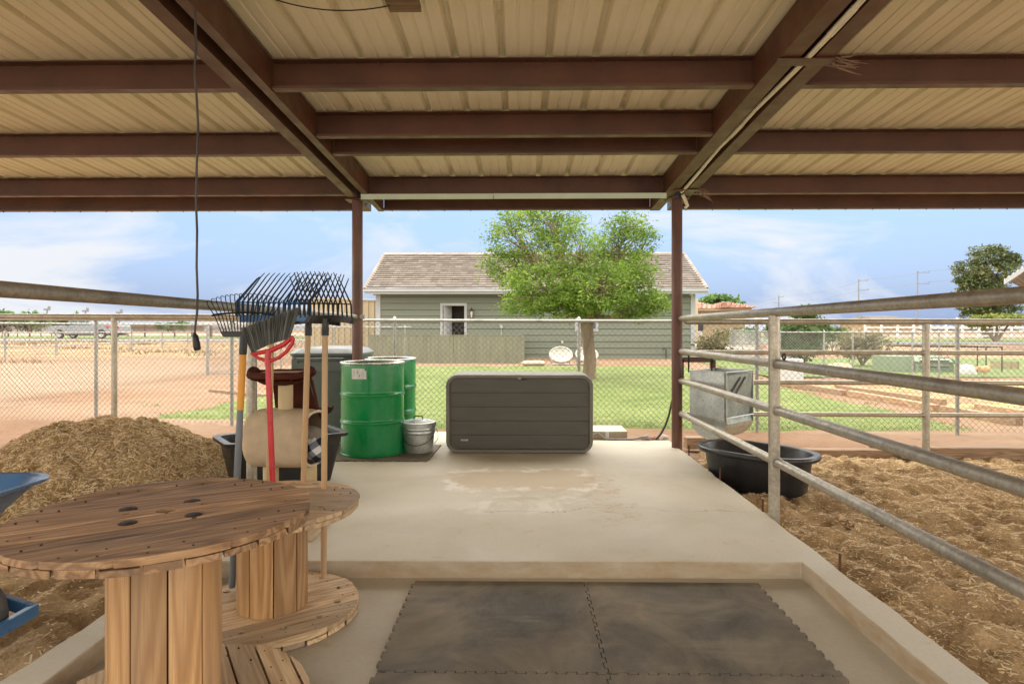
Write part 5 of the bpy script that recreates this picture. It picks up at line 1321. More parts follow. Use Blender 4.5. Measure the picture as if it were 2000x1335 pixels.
for a_, b_, c_, d_ in ((HX0 + .02, dx0, HB - .2, HT), (dx0, dx1, dz1, HT), (dx1, wx0, HB - .2, HT), (wx0, wx1, HB - .2, wz0), (wx0, wx1, wz1, HT), (wx1, HX1 - .02, HB - .2, HT)): m.face([(a_, HY + .004, c_), (b_, HY + .004, c_), (b_, HY + .004, d_), (a_, HY + .004, d_)])
m.build('backing', simple('dark lap shadow', (.03, .03, .025), .9), hs)  # dark sheet added to draw shadow lines in the gaps between lap boards
m = MB(); y1 = HY + HD; ym = HY + HD/2; zr = HT + 1.95
for x, s in ((HX0 + .01, -1), (HX1 - .01, 1)):
    m.add([(x, HY + .001, HB - .2), (x, y1, HB - .2), (x, y1, HT), (x, ym, zr - .1), (x, HY + .001, HT)], [(0, 1, 2, 3, 4) if s > 0 else (4, 3, 2, 1, 0)])
m.face([(HX0, y1, HB-.2), (HX0, y1, HT), (HX1, y1, HT), (HX1, y1, HB-.2)]); m.build('side_walls', SAGE, hs)
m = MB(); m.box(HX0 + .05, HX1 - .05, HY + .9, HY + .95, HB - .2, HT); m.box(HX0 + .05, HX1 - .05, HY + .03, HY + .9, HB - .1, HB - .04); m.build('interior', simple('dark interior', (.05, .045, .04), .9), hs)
for x, s in ((HX0, -1), (HX1, 1)):
    m = MB(); m.box(*sorted((x + s*.012, x - s*.17)), HY - .055, HY - .031, HB - .1, HT - .02); m.box(*sorted((x + s*.012, x + s*.036)), HY - .055, HY + .12, HB - .1, HT - .02); m.build('corner_trim', TRIM, hs)
# roof
ov, oe = .62, .42; slope = (zr - HT + .05) / (HD/2)
ex0, ex1 = HX0 - oe, HX1 + oe; ye = HY - ov; ze = HT - .05 + .0 
def roof_z(y): return ze + (min(y, 2*ym - y) - ye) * ((zr - ze) / (ym - ye))
m = MB(); random.seed(8); NC = 17; tw = .31
for sgn in (1, -1):
    for k in range(NC):
        f0, f1 = k/NC, (k+1)/NC; ya, yb = lerp(ye, ym, f0), lerp(ye, ym, f1 + .15/NC)
        za, zb = roof_z(ya) + .102, roof_z(lerp(ye, ym, f1)) + .03
        if sgn < 0: ya, yb = 2*ym - ya, 2*ym - yb
        n = int((ex1 - ex0) / tw) if sgn > 0 else 1
        for i in range(n):
            a, b = lerp(ex0, ex1, i/n), lerp(ex0, ex1, (i+1)/n); m.rnd(); j = random.uniform(-.006, .008)
            if sgn > 0: m.add([(a+.003, ya, za - .045), (b-.003, ya, za - .045), (b-.003, yb, zb - .03), (a+.003, yb, zb - .03), (a+.003, ya, za + j), (b-.003, ya, za + j), (b-.003, yb, zb), (a+.003, yb, zb)], [(4,5,6,7),(0,1,5,4),(1,2,6,5),(3,0,4,7)])
            else: m.add([(a, ya, za), (b, ya, za), (b, yb, zb), (a, yb, zb)], [(3, 2, 1, 0)])
m.add([(ex0, ye, roof_z(ye) + .01), (ex1, ye, roof_z(ye) + .01), (ex1, ym, zr + .01), (ex0, ym, zr + .01)], [(0, 1, 2, 3)]); m.add([(ex0, 2*ym - ye, roof_z(ye) + .01), (ex1, 2*ym-ye, roof_z(ye) + .01), (ex1, ym, zr + .01), (ex0, ym, zr + .01)], [(3, 2, 1, 0)])
rf = m.build('roof', TILE, hs)
m = MB(); n = 36
for i in range(n):
    a, b = lerp(ex0, ex1, i/n), lerp(ex0, ex1, (i+1)/n + .003); m.rnd(); m.add([(a, ym - .13, zr + .02), (a, ym, zr + .13), (a, ym + .13, zr + .02), (b, ym - .14, zr + .03), (b, ym, zr + .145), (b, ym + .14, zr + .03)], [(0,1,4,3),(1,2,5,4),(0,2,1),(3,4,5)])
for x in (ex0, ex1):
    for k in range(14):
        y_, y2 = lerp(ye, ym, k/14), lerp(ye, ym, (k+1)/14 + .004); z_, z2 = roof_z(y_) + .04, roof_z(y2) + .04; m.rnd()
        m.add([(x-.09, y_, z_), (x, y_, z_ + .09), (x+.09, y_, z_), (x-.09, y2, z2), (x, y2, z2 + .08), (x+.09, y2, z2)], [(0,1,4,3),(1,2,5,4),(0,2,1)])
m.build('ridge_tiles', TILE, rf)
m = MB(); m.box(ex0, ex1, ye - .03, ye, ze - .17, ze + .045); m.box(ex0, ex1, ye - .11, ye - .032, ze - .06, ze + .03)
for x in (ex0, ex1 - .03):
    m.add([(x, ye, ze - .17), (x, ye, ze + .02), (x, ym, zr + .0), (x, ym, zr - .19), (x+.03, ye, ze - .17), (x+.03, ye, ze + .02), (x+.03, ym, zr + .0), (x+.03, ym, zr - .19)], [(0,1,2,3),(7,6,5,4),(0,4,5,1),(3,2,6,7),(0,3,7,4)])
m.build('fascia', TRIM, hs)
m = MB(); m.face([(ex0, ye, ze - .15), (ex1, ye, ze - .15), (ex1, HY, HT - .015), (ex0, HY, HT - .015)][::-1]); m.build('soffit', simple('grey soffit', (.33, .33, .29), .8), hs)
# doorway and window
def frame(name, x0, x1, z0, z1, y, w, mat, parent, sill=True):
    m = MB(); m.box(x0 - w, x0, y - .055, y + .05, z0, z1 + w); m.box(x1, x1 + w, y - .055, y + .05, z0, z1 + w); m.box(x0, x1, y - .055, y + .05, z1, z1 + w)
    if sill: m.box(x0 - w, x1 + w, y - .06, y + .05, z0 - w, z0)
    return m.build(name, mat, parent, bevel=.004)
dr = frame('door_frame', dx0, dx1, HB, dz1, HY, .115, TRIM, hs, False)
m = MB(); m.add([(dx0 + .02, HY + .02, HB), (dx0 + .30, HY + .60, HB), (dx0 + .34, HY + .58, HB), (dx0 + .06, HY, HB)] + [(dx0 + .02, HY + .02, dz1), (dx0 + .30, HY + .60, dz1), (dx0 + .34, HY + .58, dz1), (dx0 + .06, HY, dz1)], [(0,1,2,3),(7,6,5,4),(0,4,5,1),(1,5,6,2),(2,6,7,3),(3,7,4,0)])
m.build('door', simple('pale grey door', (.55, .56, .55), .5), hs)
fo = at(894, 650, Y=HY + .45)
wf = frame('window_frame', wx0, wx1, wz0, wz1, HY, .12, TRIM, hs); m = MB(); m.box(wx0, wx1, HY + .01, HY + .02, wz0, wz1)
m.build('window_pane', simple('dark window glass', (.06, .075, .09), .08, 0, .1, 1, spec=.8), wf)
lt = thing('wall_lantern', 'bronze wall lantern with frosted glass beside the open outbuilding door', 'lantern', at(921, 610, Y=HY - .1))
q = at(921, 612, Y=HY - .14); m = MB(); m.lathe([(0, -.20), (.05, -.20), (.055, -.18)], 8, q); m.lathe([(.10, .10), (.085, .12), (.03, .22), (.012, .26), (0, .30)], 8, q); m.box(q.x-.012, q.x+.012, q.y, HY-.03, q.z+.10, q.z+.13); m.box(q.x-.05, q.x+.05, HY-.05, HY-.03, q.z-.05, q.z+.2)
for k in range(4): a = math.pi/4 + k*math.pi/2; m.tube([(q.x+.055*math.cos(a), q.y+.055*math.sin(a), q.z-.19), (q.x+.085*math.cos(a), q.y+.085*math.sin(a), q.z+.11)], .008, 4)
m.build('frame', simple('bronze', (.06, .045, .035), .5, .5), lt)
m = MB(); m.lathe([(0, -.18), (.048, -.18), (.075, .10), (0, .10)], 8, q); m.build('glass', simple('frosted glass', (.55, .52, .42), .3), lt)
for lb, px, py, w, h in (('pale outlet box on the outbuilding wall just above the picket screen', 979, 637, .13, .16), ('small grey vent cover low on the outbuilding wall above the saucer chair', 1098, 668, .09, .14)):
    q = at(px, py, Y=HY - .05); m = MB(); m.box(q.x - w/2, q.x + w/2, HY - .1, HY - .032, q.z - h/2, q.z + h/2)
    if px == 979: m.box(q.x - .015, q.x + .015, HY - .06, HY - .032, q.z - .5, q.z - h/2)
    tag(m.build('outlet_box', simple('grey box', (.42, .44, .38), .6), bevel=.008), lb, 'outlet box')
fx = thing('yard_tap', 'brown yard tap and pipe low on the outbuilding wall behind the right barn post', 'tap', at(1301, 700, Y=HY-.1)); q = at(1301, 690, Y=HY - .15)
m = MB(); m.tube([(q.x, q.y, HB-.05), (q.x, q.y, q.z + .25)], .02, 8); m.tube([(q.x, q.y, q.z + .22), (q.x - .15, q.y - .05, q.z + .22), (q.x-.17, q.y-.05, q.z+.15)], .018, 8); m.build('pipe', DARK_METAL, fx, smooth=50)
for lb, px in (('security lamp under the left eave corner of the outbuilding', 731), ('security lamp under the right eave corner of the outbuilding', 1350)):
    q = at(px, 572, Y=HY - .35); m = MB(); m.tube([(q.x, q.y, ze - .16), (q.x, q.y, q.z)], .025, 6); m.lathe([(0, .02), (.05, .02), (.065, -.06), (.05, -.1), (0, -.12)], 10, q); tag(m.build('eave_lamp', simple('pale lamp', (.5, .5, .48), .4), smooth=50), lb, 'lamp')
# picket screen in front
SAGE2 = simple('faded sage boards', (0.20, 0.205, 0.14), .8, 0, .15, 2, stretch=(3, 3, .4), dirt=(.15, .15, .10), dirt_amt=.5)
FY_ = 23.6; fx0, fx1 = at(719, 700, Y=FY_).x, at(1019, 700, Y=FY_).x
sc = thing('board_screen', 'low sage green board screen standing in front of the outbuilding doorway', 'fence', ((fx0+fx1)/2, FY_, 0))
m = MB(); random.seed(5); x = fx0; zb_ = gz(0, FY_)
zt1 = at(900, 655, Y=FY_).z
while x < fx1:
    w = random.uniform(.135, .15); m.rnd(); m.box(x + .002, x + w - random.choice((.003, .006, .012)), FY_ - .02, FY_ + random.uniform(-.002, .004), zb_ + random.uniform(-.02, .02), zt1 + random.uniform(-.006, .006)); x += w
m.build('boards', SAGE2, sc)
m = MB(); m.box(fx0, fx1, FY_ + .006, FY_ + .04, zb_ + .25, zb_ + .34); m.box(fx0, fx1, FY_ + .006, FY_ + .04, zt1 - .2, zt1 - .1); m.box(fx0, fx1 + .02, FY_ - .035, FY_ + .05, zt1 + .008, zt1 + .03); m.box(fx1, fx1 + .03, FY_, HY - .06, zb_, zt1); m.build('rails', SAGE2, sc)
for lb, px in (('square post behind the left end of the board screen', 822),): pass
# ---------------------------------------------------------------- tan metal shed on the left
sh = thing('metal_shed', 'tan corrugated metal shed left of the green outbuilding', 'shed', (-10.6, 31, 0))
TAN = simple('tan ribbed metal', (0.40, 0.33, 0.21), .55, 0, .06, 1, dirt=(.28, .22, .14), dirt_amt=.3)
sx0, sx1, sy, sz0, sz1 = at(604, 640, Y=30.5).x, at(737, 640, Y=30.5).x, 30.5, -.1, at(700, 589, Y=30.5).z
def ribbed(m, p0, p1, z0, z1, pitch=.30, d=.035, top=None):
    p0, p1 = Vector(p0), Vector(p1); L = (p1-p0).length; u = (p1-p0)/L; n = Vector((u.y, -u.x)); pr = []; s_ = 0
    while s_ < L: pr += [(s_, 0), (s_ + pitch*.55, 0), (s_ + pitch*.68, d), (s_ + pitch*.87, d)]; s_ += pitch
    P = [p0 + u*min(a, L) + n*b for a, b in pr] + [p1]
    for a, b in zip(P, P[1:]):
        za, zb = (z1, z1) if top is None else (top(a), top(b)); m.face([(a.x, a.y, z0), (b.x, b.y, z0), (b.x, b.y, zb), (a.x, a.y, za)])
m = MB(); ribbed(m, (sx0, sy), (sx1, sy), sz0, sz1 + .1, top=lambda p: sz1 + .14 - .045*(p.x - sx0)/3*2); ribbed(m, (sx0, sy + 7), (sx0, sy), sz0, sz1 + .1); ribbed(m, (sx1, sy), (sx1, sy + 7), sz0, sz1); m.build('ribbed_wall', TAN, sh)
m = MB(); m.add([(sx0 - .05, sy - .07, sz1 + .15), (sx1 + .05, sy - .07, sz1 + .04), (sx1 + .05, sy + 7, sz1 + .35), (sx0 - .05, sy + 7, sz1 + .45), (sx0 - .05, sy - .07, sz1 + .21), (sx1 + .05, sy - .07, sz1 + .10), (sx1 + .05, sy + 7, sz1 + .41), (sx0 - .05, sy + 7, sz1 + .51)], [(0,3,2,1),(4,5,6,7),(0,1,5,4),(1,2,6,5),(3,0,4,7)]); m.build('shed_roof', TAN, sh)
# ---------------------------------------------------------------- foliage
def leaf_quads(C, size, sd=0.35, asp=0.42, droop=0.0):
    """little leaf shaped faces with random direction at points C"""
    n = len(C); d = rng.normal(0, 1, (n, 3)); d[:, 2] = d[:, 2]*.6 - droop; d /= np.linalg.norm(d, axis=1, keepdims=True)
    w = np.cross(d, rng.normal(0, 1, (n, 3))); w /= np.linalg.norm(w, axis=1, keepdims=True) + 1e-9
    L = size*rng.lognormal(0, sd, n)[:, None]; W_ = L*asp*.5
    return np.stack([C, C + d*L*.5 + w*W_, C + d*L, C + d*L*.5 - w*W_], 1)
BARK = simple('furrowed bark', (0.19, 0.135, 0.088), .95, 0, .4, 6, 1.0, 26, stretch=(1, 1, .22), dirt=(.05, .034, .022), dirt_amt=.8)
LEAF_ASH = leaf_mat('fresh green ash leaves', [(0, (0.05, 0.11, 0.014)), (.4, (0.16, 0.27, 0.035)), (.75, (0.30, 0.40, 0.075)), (1, (0.46, 0.52, 0.16))], .45)
def build_tree():
    random.seed(21); D = 16.5
    base = at(1148, 742, Y=D); base.z = gz(base.x, D)
    t = thing('shade_tree', 'bright green leafy tree with a thick furrowed trunk on the lawn before the green outbuilding', 'tree', base)
    m = MB()
    def P(px, py, d=0): return at(px, py, Y=D + d)
    tr = [P(1151, 748), P(1150, 741), P(1151, 725), P(1152.5, 700), P(1149, 670), P(1147, 645), P(1146, 628), P(1147, 618)]
    n = 20; rr = [.26, .20, .175, .165, .16, .165, .19, .16]
    m.tube(tr, rr, n)
    T0 = Vector(tr[-2])
    # main lobes of the crown: px, py, depth offset, radii in px, share
    lobes = [(1010, 460, -.2, 62, 48, 1.0), (1075, 438, .3, 70, 40, 1.1), (1125, 490, -.6, 60, 55, 1.1), (1000, 520, .2, 58, 40, .9), (1060, 560, -.8, 75, 48, 1.5), (1020, 590, 0, 45, 30, .6),
             (1215, 478, .2, 58, 46, 1.2), (1240, 530, -.3, 42, 44, .9), (1170, 560, -1.0, 70, 50, 1.7), (1235, 590, -.2, 58, 32, 1.1), (1275, 598, .2, 30, 26, .5), (1110, 590, -.6, 60, 30, 1.2), (1075, 415, .6, 75, 30, .9), (1190, 520, .9, 60, 50, .9), (1090, 500, .9, 70, 55, 1.0), (1225, 440, .1, 45, 22, .5), (985, 440, .1, 36, 26, .4), (1260, 470, .3, 24, 24, .3)]
    C = []; leaves = []; shade = []
    k = 1/ (1200/D)
    for (px, py, dd, rx, ry, sh_) in lobes:
        c = P(px, py, dd); start = T0 + Vector((random.uniform(-.15, .15), random.uniform(-.12, .12), random.uniform(-.05, .15)))
        mid = start.lerp(c, .45) + Vector((random.uniform(-.2, .2), random.uniform(-.2, .2), -.18 if abs(px-1148) > 60 else .1))
        r0 = .085*math.sqrt(sh_)
        m.tube([start, start.lerp(mid, .5) + Vector((0, 0, .03)), mid, mid.lerp(c, .55), c], [r0, r0*.8, r0*.6, r0*.38, r0*.15], 7)
        hi = py < 500; ns = int((46 if hi else 68)*sh_)
        for i in range(ns):
            # sub clusters toward the shell of the lobe
            v = Vector((random.gauss(0, 1), random.gauss(0, 1), random.gauss(0, 1))).normalized()*random.uniform(.45, 1.0)**.6
            s_ = c + Vector((v.x*rx*k, v.y*.85*(rx+ry)*.5*k, v.z*ry*k)); b0 = mid.lerp(c, random.uniform(.2, 1))
            if random.random() < .55:
                e = b0.lerp(s_, .5) + Vector((random.uniform(-.08, .08),)*3); m.tube([b0, e, s_], [.016, .010, .004], 4)
            nl = int(random.uniform(24, 60)); sp = random.uniform(.075, .14) * (1.1 if hi else 1)
            tw = random.uniform(0.1, 0.9)
            for j in range(nl):
                o = np.array([random.gauss(0, sp*1.2), random.gauss(0, sp), random.gauss(0, sp*.75)]); leaves.append(np.array(s_) + o); shade.append(min(1, max(.01, tw*.6 + random.random()*.4)))
    A = np.array(leaves); q = leaf_quads(A, .082, .3, .38, .25)
    tk = m.build('trunk', BARK, t, smooth=60)
    l = MB(); l.quads(q, np.array(shade)); l.build('crown', LEAF_ASH, t)
    
    return len(A)
build_tree()
def blob_tree(name, label, cat, D, lobes, base_px, base_py, leafsz, nper, lm, trunk_r=.2, bark=None, group=None, sub=26, spread=.3, z0=None, trunk=True):
    b = at(base_px, base_py, Y=D); b.z = gz(b.x, D) if z0 is None else z0
    t = thing(name, label, cat, b, group=group); k = D/1200; A = []; sh_ = []; m = MB()
    top = Vector(b)
    for (px, py, dd, rx, ry) in lobes:
        c = at(px, py, Y=D + dd*k*10)
        if trunk: m.tube([b, b.lerp(c, .5) + Vector((random.uniform(-.1, .1)*rx*k, 0, .1*rx*k)), c], [trunk_r, trunk_r*.6, trunk_r*.15], 6)
        for i in range(sub):
            v = Vector((random.gauss(0, 1), random.gauss(0, 1), random.gauss(0, 1))).normalized()*random.uniform(.3, 1)**.5
            s_ = c + Vector((v.x*rx*k, v.y*rx*k*.8, v.z*ry*k)); tw = random.random()
            if trunk and random.random() < .3: m.tube([c, s_], [trunk_r*.15, trunk_r*.05], 4)
            for j in range(nper): A.append(s_ + Vector((random.gauss(0, 1)*rx*k*spread, random.gauss(0, 1)*rx*k*spread, random.gauss(0, 1)*ry*k*spread*.8))); sh_.append(min(1, max(.01, tw*.65 + random.random()*.35)))
    A = np.array([tuple(a) for a in A]); zmin = b.z + .02; A[:, 2] = np.maximum(A[:, 2], zmin)
    l = MB(); l.quads(leaf_quads(A, leafsz, .35, .5), np.array(sh_))
    if trunk: m.build('trunk' if 'tree' in name else 'stem', bark or BARK, t, smooth=60)
    l.build('crown' if 'tree' in name else 'foliage', lm, t); return t
L_PINE = leaf_mat('olive pine needles', [(0, (0.05, 0.07, 0.025)), (.5, (0.115, 0.145, 0.045)), (1, (0.24, 0.23, 0.10))], .2)
L_BUSH = leaf_mat('mid green leaves', [(0, (0.05, 0.10, 0.03)), (.5, (0.10, 0.19, 0.05)), (1, (0.20, 0.30, 0.09))], .3)
L_DRY = leaf_mat('dry olive leaves', [(0, (0.10, 0.09, 0.045)), (.5, (0.22, 0.20, 0.09)), (.9, (0.36, 0.32, 0.18)), (1, (.42, .16, .12))], .3)
L_LIME = leaf_mat('lime leaves', [(0, (0.10, 0.14, 0.02)), (.6, (0.20, 0.24, 0.04)), (1, (0.32, 0.32, 0.08))], .3)
random.seed(77)
blob_tree('pine_tree', 'tall olive green pine tree behind the roof corner at the right edge', 'tree', 62, [(1925, 498, 0, 34, 18), (1900, 530, 1, 32, 24), (1945, 535, -1, 38, 24), (1965, 510, 0, 22, 18), (1905, 568, 0, 26, 20), (1940, 580, -1, 40, 22), (1900, 605, 0, 28, 14), (1955, 608, 0, 38, 16), (1890, 548, 0, 18, 14), (1925, 555, 1, 34, 20)], 1930, 650, .20, 75, L_PINE, .35, sub=34, spread=.16)
blob_tree('leafy_tree', 'small yellow green tree top below the tall pine at the right edge', 'tree', 50, [(1945, 622, 0, 30, 8), (1975, 628, 0, 24, 8), (1915, 632, 0, 20, 6)], 1945, 650, .3, 16, L_LIME, .15)
blob_tree('leafy_tree', 'round green tree showing above the pink tiled roof', 'tree', 60, [(1395, 586, 0, 20, 9), (1415, 588, 0, 20, 9), (1405, 600, 0, 30, 12)], 1405, 650, .38, 24, L_BUSH, .2, sub=30)
blob_tree('leafy_tree', 'bushy green tree with red blossom behind the yard fence, right of the near fence post', 'tree', 20, [(1555, 650, 0, 36, 22), (1585, 655, -1, 30, 24), (1538, 668, 0, 26, 22), (1570, 612, 0, 20, 12), (1600, 640, 0, 22, 16), (1570, 685, 0, 34, 16)], 1562, 712, .13, 30, L_BUSH, .06, sub=30, spread=.2)
blob_tree('shrub', 'dry olive shrub beside the neighbouring house wall', 'shrub', 26, [(1378, 672, 0, 18, 18), (1402, 665, 0, 20, 20), (1390, 685, 0, 26, 14)], 1390, 698, .12, 22, L_DRY, .03, group='yard shrubs')
blob_tree('shrub', 'round clipped green shrub on the dirt before the neighbouring house', 'shrub', 44, [(1460, 652, 0, 14, 11), (1470, 654, 0, 12, 10)], 1464, 664, .2, 22, L_BUSH, .03, group='yard shrubs')
blob_tree('shrub', 'pale loose shrub between the dry shrub and the clipped one', 'shrub', 40, [(1428, 655, 0, 14, 11), (1438, 650, 0, 10, 10)], 1431, 668, .18, 18, L_DRY, .03, group='yard shrubs')
blob_tree('shrub', 'dark dome shaped shrub left of the reddish shrub in the kennel yard', 'shrub', 34, [(1630, 650, 0, 22, 13), (1615, 654, 0, 16, 10)], 1626, 665, .17, 22, L_BUSH, .03, group='yard shrubs')
blob_tree('shrub', 'sprawling reddish brown flowering shrub in the kennel yard', 'shrub', 22, [(1675, 662, 0, 30, 20), (1705, 668, 0, 26, 18), (1660, 680, 0, 22, 14), (1690, 690, 0, 34, 10)], 1685, 700, .12, 20, L_DRY, .04, group='yard shrubs')
blob_tree('shrub', 'green shrub beside the orange planter near the far drive', 'shrub', 30, [(1508, 640, 0, 10, 10), (1502, 650, 0, 8, 8)], 1506, 668, .14, 14, L_BUSH, .02, group='yard shrubs')
blob_tree('distant_tree', 'pale green tree far off at the left, right of the frame edge', 'tree', 120, [(58, 624, 0, 18, 14), (75, 628, 0, 16, 12), (45, 630, 0, 16, 10)], 58, 645, .8, 22, L_BUSH, .2, group='trees far off behind the pasture', sub=20)
blob_tree('distant_tree', 'dark green tree far off at the left edge of the photo', 'tree', 120, [(2, 622, 0, 14, 14), (-8, 630, 0, 20, 14)], 0, 645, .8, 24, L_BUSH, .2, group='trees far off behind the pasture', sub=20)
blob_tree('distant_tree', 'low green tree far off behind the front of the pickup', 'tree', 130, [(122, 630, 0, 18, 7), (140, 628, 0, 14, 8)], 128, 645, .9, 20, L_BUSH, .2, group='trees far off behind the pasture', sub=20)
blob_tree('distant_tree', 'small green tree far off between the pickup and the hanging cord', 'tree', 140, [(345, 636, 0, 22, 5), (320, 638, 0, 14, 4)], 340, 645, .8, 16, L_BUSH, .2, group='trees far off behind the pasture', sub=16)
# scrubby weeds in the dirt lots at the left
L_WEED = leaf_mat('dry weeds', [(0, (0.17, 0.14, 0.07)), (.6, (0.29, 0.21, 0.12)), (1, (0.38, 0.28, 0.17))], .2)
m = MB(); W = []
for k in range(170):
    x, y = random.uniform(-40, -9), random.uniform(23, 50); s_ = noise.noise((x*.15, y*.2, 4))
    if s_ > -.05:
        for j in range(26): a, b = x + random.gauss(0, .5), y + random.gauss(0, .35); W.append((a, b, gz(a, b)))
P = np.array(W, np.float32); q, r = blades(len(P), lambda n: P, .15, .03, .6); m.quads(q, r); kind(m.build('weeds', L_WEED), 'stuff', 'dry tan weeds over the dirt lots at the left', 'weeds')
# ---------------------------------------------------------------- neighbours
BEIGE = simple('beige stucco', (0.44, 0.34, 0.22), .9, 0, .05, 1)
PINKT = tile_mat('pink clay roof tiles', (0.26, 0.135, 0.10), (0.35, 0.20, 0.155), (0.43, 0.28, 0.22))
nb = thing('neighbour_house', 'beige stucco house with a pink clay tile hip roof right of the green outbuilding', 'house', (17, 46, 0))
ny = 46.0
def wx_(px, Y=ny): return at(px, 640, Y=Y).x
def wz_(py, Y=ny): return at(1400, py, Y=Y).z
m = MB(); m.box(wx_(1300), wx_(1352), ny - 1.5, ny + 8, -.1, wz_(583, ny-1.5)); m.box(wx_(1352), wx_(1455, ny), ny, ny + 9, -.1, wz_(600)); m.build('wall', BEIGE, nb)
def hip(m, x0, x1, y0, y1, ze_, zr_, rx0, rx1, yr):
    # tiled hip roof with courses
    E = [Vector((x0, y0, ze_)), Vector((x1, y0, ze_)), Vector((x1, y1, ze_)), Vector((x0, y1, ze_))]; A, B = Vector((rx0, yr, zr_)), Vector((rx1, yr, zr_))
    for (a, b, c, d) in ((E[0], E[1], B, A), (E[1], E[2], B, B), (E[2], E[3], A, B), (E[3], E[0], A, A)):
        N = 12
        for k in range(N):
            f0, f1 = k/N, (k+1)/N; p, q_, r_, s_ = a.lerp(d, f0), b.lerp(c, f0), b.lerp(c, f1), a.lerp(d, f1); W_ = max(1, int((q_-p).length / .35)); up = Vector((0, 0, .07))
            for i in range(W_):
                g0, g1 = i/W_, (i+1)/W_; gm = (g0+g1)/2; m.rnd()
                P0, P1, Pm = p.lerp(q_, g0), p.lerp(q_, g1), p.lerp(q_, gm); Q0, Q1, Qm = s_.lerp(r_, g0), s_.lerp(r_, g1), s_.lerp(r_, gm)
                m.face([P0 + up*.2, Pm + up*1.6, Qm + up*.9, Q0 - up*.4]); m.face([Pm + up*1.6, P1 + up*.2, Q1 - up*.4, Qm + up*.9]); m.face([P0 - up*.3, P1 - up*.3, P1 + up*.2, Pm + up*1.6, P0 + up*.2])
m = MB(); hip(m, wx_(1300), wx_(1418), ny - .8, ny + 9, wz_(603), wz_(577), wx_(1318), wx_(1338), ny + 4); hip(m, wx_(1398), wx_(1466), ny - 1.2, ny + 5, wz_(601), wz_(589), wx_(1425), wx_(1427), ny + 1.5); rf2 = m.build('roof', PINKT, nb)
m = MB(); m.box(wx_(1340), wx_(1461), ny - .75, ny - .6, wz_(607), wz_(602)); m.build('fascia', BEIGE, nb)
m = MB(); m.box(wx_(1354), wx_(1371), ny - .06, ny - .01, -.1, wz_(646)); m.build('garage_door', simple('white garage door', (.62, .62, .62), .6), nb)
m = MB(); m.box(wx_(1352), wx_(1373), ny - .10, ny - .005, wz_(645), wz_(629)); m.build('window_opening', simple('dark opening', (.03, .03, .035), .5), nb)
gr = thing('gable_roof_corner', 'brown tiled gable end of another house cut by the right edge of the photo', 'house', (34, 40, 0))
gy = 34; m = MB()
m.box(at(1992, 600, Y=gy).x + 1.2, at(2180, 600, Y=gy).x, gy, gy + 1.0, -.1, at(2000, 560, Y=gy).z); m.build('wall', simple('grey stucco', (.33, .31, .27), .9), gr)
m = MB(); A0, A1 = at(1963, 553, Y=gy - .6), at(2075, 478, Y=gy - .6)
A2 = Vector((A1.x*2 - A0.x, A0.y, A0.z)); up = Vector((0, 0, .22)); bk = Vector((A0.x, A0.y, 0)).normalized()*11; bk = Vector((bk.x*1.12, bk.y*.93, 0)); random.seed(2)
for s0, s1 in ((A0, A1), (A2, A1)):
    for k in range(13):
        f0, f1 = k/13, (k+1)/13
        for i in range(30):
            m.rnd(); y0_, y1_ = bk*(i/30), bk*((i+1)/30); p = s0.lerp(s1, f0) + up*1.25; r_ = s0.lerp(s1, f1) + up; m.face([p + y0_, r_ + y0_, r_ + y1_, p + y1_]); 
            m.face([p + y0_, p + y1_, p + y1_ - up*.3, p + y0_ - up*.3])
m.build('roof', TILE, gr)
m = MB()
for s0, s1 in ((A0, A1), (A2, A1)): m.add([s0 - up*.2, s1 - up*.2, s1 + up, s0 + up] + [v + Vector((0, .08, 0)) for v in (s0 - up*.2, s1 - up*.2, s1 + up, s0 + up)], [(0,1,2,3),(7,6,5,4),(0,4,5,1),(3,2,6,7),(0,3,7,4)])
m.build('fascia', TRIM, gr)
# distant hip roof and low white buildings
fh = thing('distant_house', 'grey roofed house far off behind the white rail fence', 'house', (60, 95, 0)); Yf = 95
m = MB(); m.box(at(1700, 640, Y=Yf).x, at(1795, 640, Y=Yf).x, Yf, Yf + 9, 0, at(1700, 627, Y=Yf).z); m.build('wall', BEIGE, fh)
m = MB(); GT = tile_mat('grey brown far roof', (.15, .13, .12), (.19, .17, .155), (.23, .20, .185)); hip(m, at(1688, 640, Y=Yf).x, at(1812, 640, Y=Yf).x, Yf - 1, Yf + 10, at(1700, 627, Y=Yf).z, at(1700, 616, Y=Yf).z, at(1712, 640, Y=Yf).x, at(1765, 640, Y=Yf).x, Yf + 4); m.build('roof', GT, fh)
for lb, a, b, t_, Yf in (('long white roofed building far off behind the pickup', 0, 95, 629, 170), ('long low beige building far off right of the pickup', 210, 420, 632, 190), ('low white building far off behind the pines on the right', 1815, 1990, 636, 150), ('low white canopy far off between the cord and the rakes', 398, 470, 627, 160)):
    o = thing('distant_building', lb, 'building', at(a, 645, Y=Yf), group='low buildings far off'); x0_, x1_, z1_ = at(a, 640, Y=Yf).x, at(b, 640, Y=Yf).x, at(a, t_, Y=Yf).z
    z1_ = at((a+b)/2, t_, Y=Yf).z; g_ = gz(x0_, Yf)
    m = MB(); m.box(x0_, x1_, Yf, Yf + 12, g_ - .2, z1_ - .8 if z1_ - .8 > g_ else g_ + .5); m.build('wall', simple('far wall ' + ('white' if 'white' in lb else 'beige'), (.45, .45, .45) if 'white' in lb else (.33, .26, .20), .9), o)
    m = MB(); m.box(x0_ - 1, x1_ + 1, Yf - 1, Yf + 13, z1_ - .8 if z1_ - .8 > g_ else g_ + .5, z1_); m.build('roof', simple('far roof white', (.48, .48, .49), .8) if 'white' in lb else simple('far roof tan', (.24, .20, .17), .8), o)
